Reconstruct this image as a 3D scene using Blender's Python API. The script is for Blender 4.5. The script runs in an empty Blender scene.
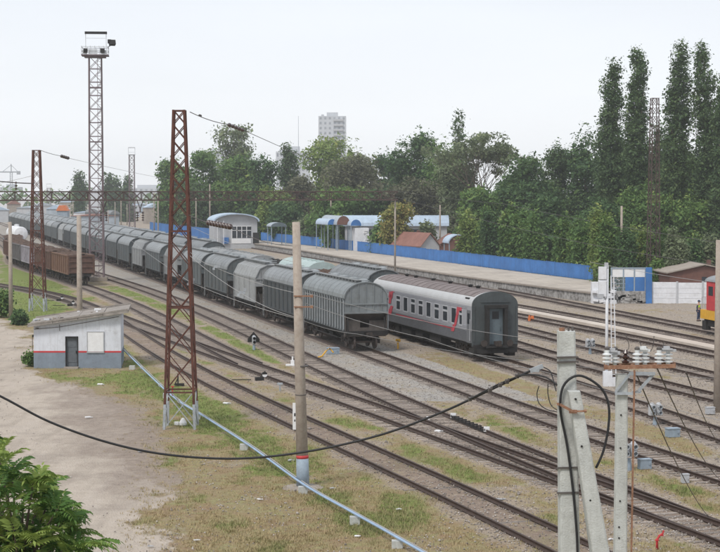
import bpy, math, random
import numpy as np
from mathutils import Vector, Matrix

# ------------------------------------------------------------------ camera, sky, sun, exposure
SC = bpy.context.scene
COL = SC.collection
FPX, CAMH, CX, CY, HOR = 1680.0, 11.0, 360.0, 276.0, 192.0
PITCH = math.atan((CY - HOR) / FPX)
cam_d = bpy.data.cameras.new('camera')
cam_d.sensor_width = 36.0
cam_d.lens = 36.0 * FPX / 720.0
cam_d.clip_start = 0.5
cam_d.clip_end = 12000
cam = bpy.data.objects.new('camera', cam_d)
COL.objects.link(cam)
cam.location = (0, 0, CAMH)
cam.rotation_euler = (math.pi / 2 - PITCH, 0, 0)
SC.camera = cam

SUN_EL, SUN_AZ = math.radians(52), math.radians(215)   # azimuth clockwise from +Y
w = bpy.data.worlds.new('World')
SC.world = w
w.use_nodes = True
nt = w.node_tree
nt.nodes.clear()
sky = nt.nodes.new('ShaderNodeTexSky')
sky.sky_type = 'NISHITA'
sky.sun_disc = False
sky.sun_elevation = SUN_EL
sky.sun_rotation = SUN_AZ
# overcast: an even cloud deck, slightly brighter overhead, hides nearly all the blue
tc = nt.nodes.new('ShaderNodeTexCoord')
sep = nt.nodes.new('ShaderNodeSeparateXYZ')
nt.links.new(tc.outputs['Generated'], sep.inputs[0])
rmp = nt.nodes.new('ShaderNodeValToRGB')
rmp.color_ramp.elements[0].position = 0.0
rmp.color_ramp.elements[0].color = (0.90, 0.915, 0.94, 1)
rmp.color_ramp.elements[1].position = 0.14
rmp.color_ramp.elements[1].color = (0.69, 0.725, 0.78, 1)
nt.links.new(sep.outputs['Z'], rmp.inputs[0])
cn = nt.nodes.new('ShaderNodeTexNoise')
cn.inputs['Scale'].default_value = 1.6
cn.inputs['Detail'].default_value = 5
cmap = nt.nodes.new('ShaderNodeMapping')
cmap.inputs['Scale'].default_value = (1, 1, 4)
nt.links.new(tc.outputs['Generated'], cmap.inputs[0])
nt.links.new(cmap.outputs[0], cn.inputs['Vector'])
cr = nt.nodes.new('ShaderNodeMapRange')
cr.inputs['From Min'].default_value = 0.3
cr.inputs['From Max'].default_value = 0.7
cr.inputs['To Min'].default_value = 9.3
cr.inputs['To Max'].default_value = 10.6
nt.links.new(cn.outputs['Fac'], cr.inputs['Value'])
sc_ = nt.nodes.new('ShaderNodeVectorMath')
sc_.operation = 'SCALE'
nt.links.new(rmp.outputs['Color'], sc_.inputs[0])
nt.links.new(cr.outputs[0], sc_.inputs['Scale'])
mx = nt.nodes.new('ShaderNodeMix')
mx.data_type = 'RGBA'
mx.inputs['Factor'].default_value = 0.93
nt.links.new(sky.outputs[0], mx.inputs['A'])
nt.links.new(sc_.outputs[0], mx.inputs['B'])
bg = nt.nodes.new('ShaderNodeBackground')
bg.inputs['Strength'].default_value = 0.1
nt.links.new(mx.outputs['Result'], bg.inputs['Color'])
wo = nt.nodes.new('ShaderNodeOutputWorld')
nt.links.new(bg.outputs[0], wo.inputs['Surface'])

sun_d = bpy.data.lights.new('sun', 'SUN')
sun_d.energy = 2.0
sun_d.angle = math.radians(14)
sun_d.color = (1.0, 0.96, 0.9)
sun = bpy.data.objects.new('sun', sun_d)
COL.objects.link(sun)
_sd = Vector((math.sin(SUN_AZ) * math.cos(SUN_EL), math.cos(SUN_AZ) * math.cos(SUN_EL), math.sin(SUN_EL)))
sun.rotation_euler = _sd.to_track_quat('Z', 'Y').to_euler()

SC.view_settings.view_transform = 'Standard'
SC.view_settings.look = 'None'
SC.view_settings.exposure = 0.31
SC.view_settings.gamma = 1.0
SC.view_settings.use_curve_mapping = False
SC.cycles.max_bounces = 6
SC.cycles.volume_bounces = 1
SC.cycles.use_denoising = True

# ------------------------------------------------------------------ helpers: picture to place
def ray(px, py):
    x, y = (px - CX) / FPX, (CY - py) / FPX
    c, s = math.cos(PITCH), math.sin(PITCH)
    return Vector((x, c + y * s, -s + y * c))

def G(px, py, z=0.0):
    """the point of the plane at height z that the photo shows at px, py"""
    r = ray(px, py)
    t = (z - CAMH) / r.z
    return Vector((r.x * t, r.y * t, z))

def AT(px, py, Y):
    """the point at distance Y that the photo shows at px, py"""
    r = ray(px, py)
    t = Y / r.y
    return Vector((r.x * t, Y, CAMH + r.z * t))

TH = math.atan(448.0 / FPX)          # heading of the straight tracks
DIR = Vector((-math.sin(TH), math.cos(TH), 0))
PERP = Vector((math.cos(TH), math.sin(TH), 0))
RT = 0.2                              # rail top height

# ------------------------------------------------------------------ helpers: meshes
class MB:
    def __init__(s):
        s.v, s.f, s.m, s.sm = [], [], [], []
        s.cur = 0
        s.smooth = False
    def add(s, vs, fs, smooth=None):
        b = len(s.v)
        s.v.extend([tuple(p) for p in vs])
        for f in fs:
            s.f.append([b + i for i in f])
            s.m.append(s.cur)
            s.sm.append(s.smooth if smooth is None else smooth)
        return s
    def box(s, c, d, rz=0.0, rx=0.0, ry=0.0):
        hx, hy, hz = d[0] / 2, d[1] / 2, d[2] / 2
        R = (Matrix.Rotation(rz, 3, 'Z') @ Matrix.Rotation(ry, 3, 'Y') @ Matrix.Rotation(rx, 3, 'X'))
        vs = []
        for x in (-hx, hx):
            for y in (-hy, hy):
                for z in (-hz, hz):
                    vs.append(Vector(c) + R @ Vector((x, y, z)))
        return s.add(vs, [(0, 1, 3, 2), (4, 6, 7, 5), (0, 4, 5, 1), (2, 3, 7, 6), (0, 2, 6, 4), (1, 5, 7, 3)])
    def lohi(s, a, b):
        return s.box([(a[i] + b[i]) / 2 for i in range(3)], [abs(b[i] - a[i]) for i in range(3)])
    def bar(s, a, b, w_, h_=None):
        h_ = h_ or w_
        a, b = Vector(a), Vector(b)
        d = (b - a)
        if d.length < 1e-6: return s
        d.normalize()
        up = Vector((0, 0, 1)) if abs(d.z) < 0.95 else Vector((0, 1, 0))
        sx = d.cross(up).normalized() * (w_ / 2)
        sy = sx.cross(d).normalized() * (h_ / 2)
        vs = [a - sx - sy, a + sx - sy, a + sx + sy, a - sx + sy, b - sx - sy, b + sx - sy, b + sx + sy, b - sx + sy]
        return s.add(vs, [(3, 2, 1, 0), (4, 5, 6, 7), (0, 1, 5, 4), (1, 2, 6, 5), (2, 3, 7, 6), (3, 0, 4, 7)])
    def tube(s, pts, r, n=6, caps=True):
        pts = [Vector(p) for p in pts]
        rs = r if isinstance(r, (list, tuple)) else [r] * len(pts)
        vs, k = [], len(pts)
        prev = None
        for i, p in enumerate(pts):
            d = (pts[min(i + 1, k - 1)] - pts[max(i - 1, 0)]).normalized()
            if prev is None:
                up = Vector((0, 0, 1)) if abs(d.z) < 0.9 else Vector((0, 1, 0))
                a = d.cross(up).normalized()
            else:
                a = (prev - d * prev.dot(d)).normalized()
            prev = a
            b = d.cross(a)
            for j in range(n):
                t = 2 * math.pi * j / n
                vs.append(p + a * (math.cos(t) * rs[i]) + b * (math.sin(t) * rs[i]))
        fs = []
        for i in range(k - 1):
            for j in range(n):
                j2 = (j + 1) % n
                fs.append((i * n + j, i * n + j2, (i + 1) * n + j2, (i + 1) * n + j))
        s.add(vs, fs, True)
        if caps:
            b = len(s.v) - len(vs)
            s.f.append([b + j for j in range(n)][::-1]); s.m.append(s.cur); s.sm.append(False)
            s.f.append([b + (k - 1) * n + j for j in range(n)]); s.m.append(s.cur); s.sm.append(False)
        return s
    def lathe(s, base, prof, n=12, axis=(0, 0, 1)):
        """prof: (radius, distance along the axis)"""
        ax = Vector(axis).normalized()
        base = Vector(base)
        return s.tube([base + ax * h for r, h in prof], [max(r, 1e-4) for r, h in prof], n) if False else s._lathe(base, ax, prof, n)
    def _lathe(s, base, ax, prof, n):
        up = Vector((0, 0, 1)) if abs(ax.z) < 0.9 else Vector((1, 0, 0))
        a = ax.cross(up).normalized(); b = ax.cross(a)
        vs, fs = [], []
        for r, h in prof:
            for j in range(n):
                t = 2 * math.pi * j / n
                vs.append(base + ax * h + a * (math.cos(t) * r) + b * (math.sin(t) * r))
        k = len(prof)
        for i in range(k - 1):
            for j in range(n):
                j2 = (j + 1) % n
                fs.append((i * n + j, i * n + j2, (i + 1) * n + j2, (i + 1) * n + j))
        fs.append([j for j in range(n)][::-1]); fs.append([(k - 1) * n + j for j in range(n)])
        return s.add(vs, fs)
    def prism(s, prof, y0, y1, smooth=False):
        """closed outline (x, z) pulled from y0 to y1"""
        n = len(prof)
        vs = [(x, y0, z) for x, z in prof] + [(x, y1, z) for x, z in prof]
        fs = [(i, (i + 1) % n, n + (i + 1) % n, n + i) for i in range(n)]
        s.add(vs, fs, smooth)
        s.f.append([len(s.v) - 2 * n + i for i in range(n)][::-1]); s.m.append(s.cur); s.sm.append(False)
        s.f.append([len(s.v) - n + i for i in range(n)]); s.m.append(s.cur); s.sm.append(False)
        return s
    def build(s, name, mats, parent=None, loc=None, rz=None):
        me = bpy.data.meshes.new(name)
        me.from_pydata(s.v, [], s.f)
        if not isinstance(mats, (list, tuple)): mats = [mats]
        for m in mats: me.materials.append(m)
        me.polygons.foreach_set('material_index', s.m)
        me.polygons.foreach_set('use_smooth', s.sm)
        me.update()
        return link(name, me, parent, loc, rz)

def link(name, me, parent=None, loc=None, rz=None):
    o = bpy.data.objects.new(name, me)
    COL.objects.link(o)
    if parent is not None: o.parent = parent
    if loc is not None: o.location = loc
    if rz is not None: o.rotation_euler = (0, 0, rz)
    return o

def tag(o, label, cat, group=None, kind=None):
    if label: o['label'] = label
    if cat: o['category'] = cat
    if group: o['group'] = group
    if kind: o['kind'] = kind
    return o

def root(name, loc, rz, label, cat, group=None):
    o = bpy.data.objects.new(name, None)
    COL.objects.link(o)
    o.location = loc
    o.rotation_euler = (0, 0, rz)
    o.empty_display_size = 0.3
    return tag(o, label, cat, group)

def struct(o):
    o['kind'] = 'structure'
    return o

def copy_tree(o, parent=None):
    c = o.copy()
    COL.objects.link(c)
    c.parent = parent
    for ch in list(o.children): copy_tree(ch, c)
    return c

def npmesh(name, verts, faces, mats, attrs=None, smooth=False, mi=None):
    """verts (N,3) and faces (M,k) as arrays; attrs: name -> one value per vertex"""
    me = bpy.data.meshes.new(name)
    nv, nf, k = len(verts), len(faces), faces.shape[1]
    me.vertices.add(nv); me.loops.add(nf * k); me.polygons.add(nf)
    me.vertices.foreach_set('co', np.asarray(verts, dtype=np.float32).ravel())
    me.loops.foreach_set('vertex_index', faces.astype(np.int32).ravel())
    me.polygons.foreach_set('loop_start', np.arange(0, nf * k, k, dtype=np.int32))
    me.polygons.foreach_set('loop_total', np.full(nf, k, dtype=np.int32))
    if mi is not None: me.polygons.foreach_set('material_index', mi.astype(np.int32))
    if smooth: me.polygons.foreach_set('use_smooth', np.ones(nf, dtype=bool))
    for an, av in (attrs or {}).items():
        at = me.attributes.new(an, 'FLOAT', 'POINT')
        at.data.foreach_set('value', np.asarray(av, dtype=np.float32))
    for m in (mats if isinstance(mats, (list, tuple)) else [mats]): me.materials.append(m)
    me.update(calc_edges=True)
    me.validate()
    return me

# ------------------------------------------------------------------ helpers: materials
class NT:
    def __init__(s, name):
        s.m = bpy.data.materials.new(name)
        s.m.use_nodes = True
        s.t = s.m.node_tree
        s.b = s.t.nodes['Principled BSDF']
    def n(s, typ, **kw):
        nd = s.t.nodes.new(typ)
        for k, v in kw.items():
            if k in nd.inputs: nd.inputs[k].default_value = v
            else: setattr(nd, k, v)
        return nd
    def l(s, a, b): s.t.links.new(a, b)
    def noise(s, vec, scale, detail=4, rough=0.6):
        nd = s.n('ShaderNodeTexNoise')
        nd.inputs['Scale'].default_value = scale
        nd.inputs['Detail'].default_value = detail
        nd.inputs['Roughness'].default_value = rough
        if vec is not None: s.l(vec, nd.inputs['Vector'])
        return nd.outputs['Fac']
    def ramp(s, fac, a, b):
        nd = s.n('ShaderNodeMapRange')
        nd.clamp = True
        nd.inputs['From Min'].default_value = a
        nd.inputs['From Max'].default_value = b
        s.l(fac, nd.inputs['Value'])
        return nd.outputs[0]
    def mix(s, fac, a, b):
        nd = s.n('ShaderNodeMix')
        nd.data_type = 'RGBA'
        for i, k in ((fac, 'Factor'), (a, 'A'), (b, 'B')):
            if isinstance(i, (int, float)): nd.inputs[k].default_value = i
            elif isinstance(i, tuple): nd.inputs[k].default_value = (*i[:3], 1)
            else: s.l(i, nd.inputs[k])
        return nd.outputs['Result']
    def math(s, op, a, b=0.0):
        nd = s.n('ShaderNodeMath')
        nd.operation = op
        for i, k in ((a, 0), (b, 1)):
            if isinstance(i, (int, float)): nd.inputs[k].default_value = i
            else: s.l(i, nd.inputs[k])
        return nd.outputs[0]
    def map(s, vec, sc):
        nd = s.n('ShaderNodeMapping')
        nd.inputs['Scale'].default_value = sc
        s.l(vec, nd.inputs[0])
        return nd.outputs[0]
    def bump(s, h, strength, dist):
        nd = s.n('ShaderNodeBump')
        nd.inputs['Strength'].default_value = strength
        nd.inputs['Distance'].default_value = dist
        s.l(h, nd.inputs['Height'])
        s.l(nd.outputs[0], s.b.inputs['Normal'])

def M(name, c, dirt=None, rough=0.7, var=0.18, scale=1.5, streak=0.4, metal=0.0, bump=0.15, lo=0.45, hi=0.75, rnd=0.0, spec=0.3):
    """weathered surface: a base colour with tonal drift, patches and run-down streaks of a second colour"""
    t = NT(name)
    tcn = t.n('ShaderNodeTexCoord')
    rnd_ = t.n('ShaderNodeObjectInfo')
    off = t.n('ShaderNodeVectorMath'); off.operation = 'ADD'
    t.l(tcn.outputs['Object'], off.inputs[0])
    t.l(t.math('MULTIPLY', rnd_.outputs['Random'], 37.0), off.inputs[1])
    vec = off.outputs[0]          # every copy weathers differently
    dirt = dirt or tuple(x * 0.6 for x in c)
    big = t.noise(vec, scale, 5)
    col = t.mix(t.ramp(big, 0.3, 0.7), tuple(x * (1 - var) for x in c), tuple(min(1, x * (1 + var)) for x in c))
    pat = t.ramp(t.noise(vec, scale * 2.7, 8, 0.7), lo, hi)
    st = t.ramp(t.noise(t.map(vec, (6, 6, 0.5)), 1.4, 5), 0.5, 0.75)
    fac = t.math('MULTIPLY', pat, 1.0)
    fac = t.math('MAXIMUM', t.math('MULTIPLY', pat, min(1.0, streak + 0.25)), t.math('MULTIPLY', st, streak))
    col = t.mix(fac, col, dirt)
    if rnd:
        oi = t.n('ShaderNodeObjectInfo')
        hsv = t.n('ShaderNodeHueSaturation')
        v = t.n('ShaderNodeMapRange')
        v.inputs['To Min'].default_value = 1 - rnd
        v.inputs['To Max'].default_value = 1 + rnd
        t.l(oi.outputs['Random'], v.inputs['Value'])
        t.l(v.outputs[0], hsv.inputs['Value'])
        t.l(col, hsv.inputs['Color'])
        col = hsv.outputs[0]
    t.l(col, t.b.inputs['Base Color'])
    t.b.inputs['Roughness'].default_value = rough
    t.b.inputs['Metallic'].default_value = metal
    t.b.inputs['Specular IOR Level'].default_value = spec
    if bump: t.bump(t.noise(vec, scale * 12, 4), bump, 0.02)
    return t.m

RUST = (0.17, 0.075, 0.04)
MT = {}
MT['rail'] = M('rail_steel', (0.056, 0.036, 0.028), (0.090, 0.049, 0.034), 0.55, 0.25, 3, 0.3, 0.2)
MT['sleeper'] = M('old_sleeper_wood', (0.235, 0.20, 0.175), (0.32, 0.275, 0.24), 0.9, 0.35, 4, 0.3, rnd=0.35)
MT['sleeper_c'] = M('sleeper_concrete', (0.26, 0.235, 0.215), (0.16, 0.125, 0.1), 0.9, 0.25, 4, 0.5, rnd=0.25)
MT['mast'] = M('rusty_mast_paint', (0.106, 0.041, 0.029), (0.060, 0.036, 0.031), 0.85, 0.3, 2, 0.5)
MT['mast_far'] = M('faded_mast_steel', (0.085, 0.058, 0.054), (0.07, 0.045, 0.04), 0.85, 0.25, 2, 0.5)
MT['mast_grey'] = M('grey_mast_paint', (0.34, 0.37, 0.40), (0.22, 0.2, 0.19), 0.8, 0.2, 3, 0.5)
MT['tower'] = M('galvanised_tower', (0.176, 0.136, 0.148), (0.104, 0.064, 0.060), 0.7, 0.2, 1, 0.5)
MT['tower_white'] = M('white_platform_paint', (0.55, 0.57, 0.60), (0.35, 0.34, 0.33), 0.7, 0.1, 2, 0.4)
MT['conc'] = M('aged_concrete', (0.314, 0.275, 0.237), (0.209, 0.171, 0.142), 0.95, 0.15, 1.2, 0.5, bump=0.4)
MT['conc_pole'] = M('pole_concrete', (0.36, 0.31, 0.265), (0.24, 0.19, 0.155), 0.95, 0.12, 2.5, 0.55, bump=0.3)
MT['conc_new'] = M('pale_pole_concrete', (0.48, 0.49, 0.47), (0.30, 0.295, 0.27), 0.9, 0.12, 4, 0.5, bump=0.45, lo=0.48)
MT['white'] = M('weathered_white_paint', (0.68, 0.69, 0.72), (0.48, 0.47, 0.46), 0.7, 0.08, 1.5, 0.35)
MT['blue'] = M('blue_fence_paint', (0.050, 0.171, 0.432), (0.045, 0.117, 0.297), 0.6, 0.22, 0.35, 0.5)
MT['blue_grey'] = M('blue_grey_paint', (0.27, 0.33, 0.39), (0.2, 0.22, 0.25), 0.7, 0.15, 3, 0.4)
MT['red'] = M('red_paint', (0.5, 0.045, 0.05), (0.36, 0.055, 0.055), 0.6, 0.15, 3, 0.3)
MT['black'] = M('dark_underframe', (0.021, 0.020, 0.020), (0.042, 0.037, 0.034), 0.85, 0.3, 3, 0.4)
MT['bogie'] = M('bogie_grime', (0.042, 0.035, 0.032), (0.081, 0.056, 0.042), 0.85, 0.3, 4, 0.4)
MT['wheel'] = M('wheel_steel', (0.14, 0.11, 0.1), (0.2, 0.17, 0.15), 0.5, 0.3, 4, 0.3, 0.4)
MT['hop'] = M('hopper_grey', (0.09, 0.106, 0.113), (0.095, 0.08, 0.068), 0.6, 0.12, 0.8, 0.55, rnd=0.16)
MT['hop_side'] = M('hopper_side_grey', (0.052, 0.062, 0.068), (0.10, 0.088, 0.078), 0.7, 0.15, 0.8, 0.4, rnd=0.18)
MT['rib'] = M('pale_rib_grey', (0.34, 0.365, 0.38), (0.15, 0.155, 0.155), 0.6, 0.15, 0.8, 0.5, rnd=0.12)
MT['hop_roof'] = M('hopper_roof_grey', (0.220, 0.233, 0.242), (0.136, 0.141, 0.139), 0.5, 0.14, 0.5, 0.45, rnd=0.15)
MT['hop_roof_near'] = M('dark_hopper_roof', (0.195, 0.215, 0.222), (0.125, 0.125, 0.12), 0.45, 0.14, 0.8, 0.45)
MT['hop_light'] = M('cement_wagon_grey', (0.285, 0.294, 0.299), (0.180, 0.180, 0.171), 0.65, 0.12, 0.9, 0.6, rnd=0.1)
MT['hop_brown'] = M('dusty_brown_steel', (0.105, 0.09, 0.08), (0.05, 0.043, 0.04), 0.85, 0.3, 1, 0.6)
MT['hatch'] = M('roof_walk_steel', (0.22, 0.23, 0.235), (0.11, 0.105, 0.1), 0.8, 0.2, 2, 0.5)
MT['gond'] = M('gondola_brown', (0.124, 0.068, 0.052), (0.064, 0.040, 0.034), 0.85, 0.25, 0.9, 0.6, rnd=0.25)
MT['gond_or'] = M('gondola_orange_brown', (0.187, 0.106, 0.072), (0.128, 0.068, 0.051), 0.85, 0.2, 0.9, 0.6, rnd=0.1)
MT['gond_grey'] = M('gondola_grey', (0.120, 0.116, 0.120), (0.080, 0.064, 0.060), 0.85, 0.25, 0.9, 0.6, rnd=0.15)
MT['gond_lilac'] = M('gondola_pale_grey', (0.30, 0.28, 0.32), (0.18, 0.16, 0.17), 0.85, 0.25, 0.9, 0.6)
MT['scrap'] = M('wagon_load', (0.10, 0.065, 0.05), (0.05, 0.04, 0.035), 0.95, 0.4, 3, 0.4)
MT['coach'] = M('coach_light_grey', (0.314, 0.318, 0.342), (0.242, 0.237, 0.247), 0.5, 0.06, 0.8, 0.35)
MT['coach_low'] = M('coach_mid_grey', (0.140, 0.145, 0.157), (0.102, 0.098, 0.102), 0.5, 0.1, 0.8, 0.4)
MT['coach_eave'] = M('coach_eave_white', (0.43, 0.435, 0.44), (0.386, 0.368, 0.359), 0.5, 0.06, 0.8, 0.4)
MT['coach_end'] = M('coach_end_dark', (0.064, 0.075, 0.079), (0.045, 0.045, 0.045), 0.6, 0.15, 1.0, 0.5)
MT['coach_roof'] = M('coach_roof_rusty', (0.19, 0.16, 0.155), (0.12, 0.1, 0.098), 0.8, 0.22, 0.9, 0.5)
MT['coach_red'] = M('coach_red', (0.46, 0.06, 0.08), (0.34, 0.08, 0.09), 0.5, 0.1, 2, 0.25)
MT['door_blue'] = M('blue_grey_door', (0.115, 0.15, 0.17), (0.08, 0.09, 0.1), 0.6, 0.12, 2, 0.4)
MT['winframe'] = M('window_frame_grey', (0.42, 0.43, 0.45), (0.28, 0.28, 0.28), 0.5, 0.08, 3, 0.3)
MT['insul'] = M('brown_porcelain', (0.045, 0.022, 0.018), (0.07, 0.045, 0.04), 0.25, 0.2, 8, 0.2, bump=0, spec=0.6)
MT['insul_white'] = M('white_porcelain', (0.66, 0.68, 0.68), (0.42, 0.41, 0.40), 0.3, 0.08, 8, 0.35, bump=0, spec=0.6)
MT['rustarm'] = M('rusty_angle_iron', (0.235, 0.12, 0.075), (0.40, 0.27, 0.19), 0.9, 0.25, 9, 0.5)
MT['cable'] = M('black_cable', (0.022, 0.022, 0.024), (0.04, 0.04, 0.042), 0.55, 0.2, 9, 0.3, bump=0)
MT['wire'] = M('dull_wire', (0.10, 0.09, 0.085), (0.06, 0.05, 0.05), 0.6, 0.2, 5, 0.3, bump=0)
MT['wire_pale'] = M('pale_contact_wire', (0.34, 0.335, 0.33), (0.24, 0.23, 0.22), 0.5, 0.1, 0.5, 0.3, bump=0)
MT['yellow'] = M('yellow_paint', (0.66, 0.36, 0.03), (0.45, 0.25, 0.04), 0.6, 0.12, 3, 0.3)
MT['orange'] = M('orange_paint', (0.6, 0.17, 0.05), (0.42, 0.12, 0.05), 0.6, 0.12, 3, 0.3)
MT['house'] = M('house_whitewash', (0.62, 0.64, 0.69), (0.38, 0.37, 0.38), 0.9, 0.06, 0.9, 0.5, bump=0.3, lo=0.5)
MT['house_low'] = M('house_plinth_paint', (0.21, 0.25, 0.30), (0.15, 0.165, 0.19), 0.9, 0.12, 1.4, 0.4, bump=0.3)
MT['slab'] = M('roof_slab', (0.29, 0.26, 0.235), (0.14, 0.125, 0.11), 0.95, 0.25, 1.3, 0.5, bump=0.6)
MT['door'] = M('steel_door', (0.12, 0.135, 0.15), (0.075, 0.08, 0.09), 0.7, 0.12, 3, 0.4)
MT['board'] = M('white_board', (0.73, 0.73, 0.74), (0.55, 0.53, 0.51), 0.8, 0.05, 2, 0.25)
MT['platform'] = M('platform_paving', (0.50, 0.44, 0.38), (0.34, 0.29, 0.25), 0.95, 0.12, 0.25, 0.35, bump=0.2)
MT['plat_wall'] = M('platform_wall', (0.38, 0.37, 0.36), (0.14, 0.13, 0.12), 0.95, 0.2, 0.8, 0.7, bump=0.4, lo=0.42, hi=0.6)
MT['roofblue'] = M('pale_blue_roof', (0.40, 0.49, 0.60), (0.28, 0.33, 0.38), 0.5, 0.1, 0.8, 0.35)
MT['roofgrey'] = M('grey_sheet_roof', (0.36, 0.41, 0.46), (0.22, 0.25, 0.28), 0.5, 0.15, 0.8, 0.5)
MT['redroof'] = M('rusty_red_roof', (0.25, 0.125, 0.10), (0.18, 0.09, 0.07), 0.85, 0.2, 1, 0.5)
MT['wallgrey'] = M('pale_grey_wall', (0.44, 0.45, 0.47), (0.32, 0.32, 0.33), 0.9, 0.06, 0.6, 0.35)
MT['brick'] = M('brown_shed', (0.15, 0.075, 0.06), (0.10, 0.06, 0.05), 0.9, 0.2, 1, 0.4)
MT['tower_far'] = M('apartment_panel', (0.50, 0.52, 0.55), (0.38, 0.4, 0.43), 0.9, 0.05, 0.1, 0.2, bump=0)
MT['win_far'] = M('far_window', (0.27, 0.29, 0.32), (0.34, 0.36, 0.39), 0.3, 0.2, 0.5, 0.2, bump=0)
MT['bark'] = M('bark', (0.11, 0.085, 0.065), (0.06, 0.05, 0.04), 0.95, 0.25, 3, 0.5)
MT['green_wagon'] = M('dark_green_paint', (0.05, 0.10, 0.075), (0.12, 0.07, 0.045), 0.8, 0.2, 1, 0.6)
MT['greenish'] = M('pale_green_roof', (0.38, 0.46, 0.45), (0.25, 0.3, 0.28), 0.6, 0.15, 0.8, 0.4)
MT['skin'] = M('skin', (0.42, 0.25, 0.18), (0.36, 0.2, 0.15), 0.6, 0.05, 3, 0.1, bump=0)
MT['vest'] = M('hi_vis_vest', (0.52, 0.72, 0.06), (0.42, 0.58, 0.07), 0.7, 0.08, 6, 0.2, bump=0)
MT['navy'] = M('navy_cloth', (0.03, 0.045, 0.09), (0.02, 0.03, 0.06), 0.85, 0.15, 6, 0.2, bump=0)
MT['pipe'] = M('pipe_paint', (0.27, 0.38, 0.53), (0.30, 0.34, 0.4), 0.5, 0.14, 1.2, 0.4)

def glass(name, c):
    t = NT(name)
    t.b.inputs['Base Color'].default_value = (*c, 1)
    t.b.inputs['Roughness'].default_value = 0.12
    t.b.inputs['Specular IOR Level'].default_value = 0.5
    v = t.noise(t.n('ShaderNodeTexCoord').outputs['Object'], 1.2, 3)
    t.l(t.mix(t.ramp(v, 0.3, 0.7), tuple(x * 0.6 for x in c), tuple(x * 1.5 for x in c)), t.b.inputs['Base Color'])
    return t.m
def paving():
    t = NT('platform_paving')
    tcn = t.n('ShaderNodeTexCoord')
    mp = t.n('ShaderNodeMapping'); mp.inputs['Rotation'].default_value = (0, 0, -0.28)
    t.l(tcn.outputs['Object'], mp.inputs[0])
    br = t.n('ShaderNodeTexBrick')
    br.inputs['Color1'].default_value = (0.46, 0.41, 0.35, 1); br.inputs['Color2'].default_value = (0.40, 0.35, 0.30, 1); br.inputs['Mortar'].default_value = (0.26, 0.23, 0.2, 1)
    br.inputs['Scale'].default_value = 0.25; br.inputs['Mortar Size'].default_value = 0.012; br.inputs['Brick Width'].default_value = 0.75; br.inputs['Row Height'].default_value = 0.5
    t.l(mp.outputs[0], br.inputs['Vector'])
    col = t.mix(t.math('MULTIPLY', t.ramp(t.noise(tcn.outputs['Object'], 0.35, 7, 0.7), 0.48, 0.62), 0.6), br.outputs['Color'], (0.27, 0.235, 0.2))
    t.l(col, t.b.inputs['Base Color']); t.b.inputs['Roughness'].default_value = 0.95
    return t.m
MT['paving'] = paving()
MT['glass'] = glass('dark_window_glass', (0.03, 0.035, 0.042))

def leafmat(name, c1, c2, c3):
    t = NT(name)
    at = t.n('ShaderNodeAttribute')
    at.attribute_name = 'tint'
    col = t.mix(t.ramp(at.outputs['Fac'], 0.0, 0.55), c1, c2)
    col = t.mix(t.ramp(at.outputs['Fac'], 0.6, 1.0), col, c3)
    t.l(col, t.b.inputs['Base Color'])
    t.b.inputs['Roughness'].default_value = 0.65
    t.b.inputs['Specular IOR Level'].default_value = 0.25
    tr = t.n('ShaderNodeBsdfTranslucent')
    t.l(col, tr.inputs['Color'])
    ms = t.n('ShaderNodeMixShader')
    ms.inputs[0].default_value = 0.3
    t.l(t.b.outputs[0], ms.inputs[1]); t.l(tr.outputs[0], ms.inputs[2])
    t.l(ms.outputs[0], t.t.nodes['Material Output'].inputs['Surface'])
    return t.m
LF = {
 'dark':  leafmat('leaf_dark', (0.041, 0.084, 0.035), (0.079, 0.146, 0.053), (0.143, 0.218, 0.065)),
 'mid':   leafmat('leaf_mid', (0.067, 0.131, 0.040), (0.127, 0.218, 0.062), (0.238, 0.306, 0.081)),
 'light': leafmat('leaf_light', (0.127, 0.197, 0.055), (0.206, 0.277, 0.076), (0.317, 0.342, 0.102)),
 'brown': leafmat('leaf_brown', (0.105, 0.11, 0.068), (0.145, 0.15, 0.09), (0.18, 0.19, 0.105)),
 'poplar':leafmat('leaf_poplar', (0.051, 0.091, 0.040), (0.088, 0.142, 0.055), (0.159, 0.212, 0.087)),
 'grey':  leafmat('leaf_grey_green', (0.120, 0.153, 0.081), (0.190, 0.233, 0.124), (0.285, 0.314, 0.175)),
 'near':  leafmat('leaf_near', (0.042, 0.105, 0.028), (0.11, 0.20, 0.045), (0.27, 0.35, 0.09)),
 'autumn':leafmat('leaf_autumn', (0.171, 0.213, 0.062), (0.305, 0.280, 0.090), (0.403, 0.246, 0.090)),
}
# ------------------------------------------------------------------ tracks: centre lines from the rails
TAN = math.tan(TH)
HG = 0.76

def centre_fit(far, near, deg, extra=()):
    pts = []
    for px, py in far:
        p = G(px, py, RT); pts.append((p.y, p.x - HG / math.cos(TH)))
    for px, py in near:
        p = G(px, py, RT); pts.append((p.y, p.x + HG / math.cos(TH)))
    for px, py in extra:
        p = G(px, py, RT); pts.append((p.y, p.x))
    pts = np.array(sorted(pts))
    y0, y1 = pts[0, 0], pts[-1, 0]
    u = (pts[:, 0] - y0) / (y1 - y0)
    cf = np.polyfit(u, pts[:, 1], deg)
    d = np.polyder(cf)
    def X(Y):
        Y = np.asarray(Y, dtype=float)
        uu = np.clip((Y - y0) / (y1 - y0), 0, 1)
        v = np.polyval(cf, uu)
        s1 = np.polyval(d, 1.0) / (y1 - y0)
        s0 = np.polyval(d, 0.0) / (y1 - y0)
        e = np.maximum(Y - y1, 0)
        L = 50.0   # the far end turns gently into the yard's common heading
        v = v + (-TAN) * e + (s1 + TAN) * L * (1 - np.exp(-e / L))
        v = v + s0 * np.minimum(Y - y0, 0)
        return v
    return X

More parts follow.
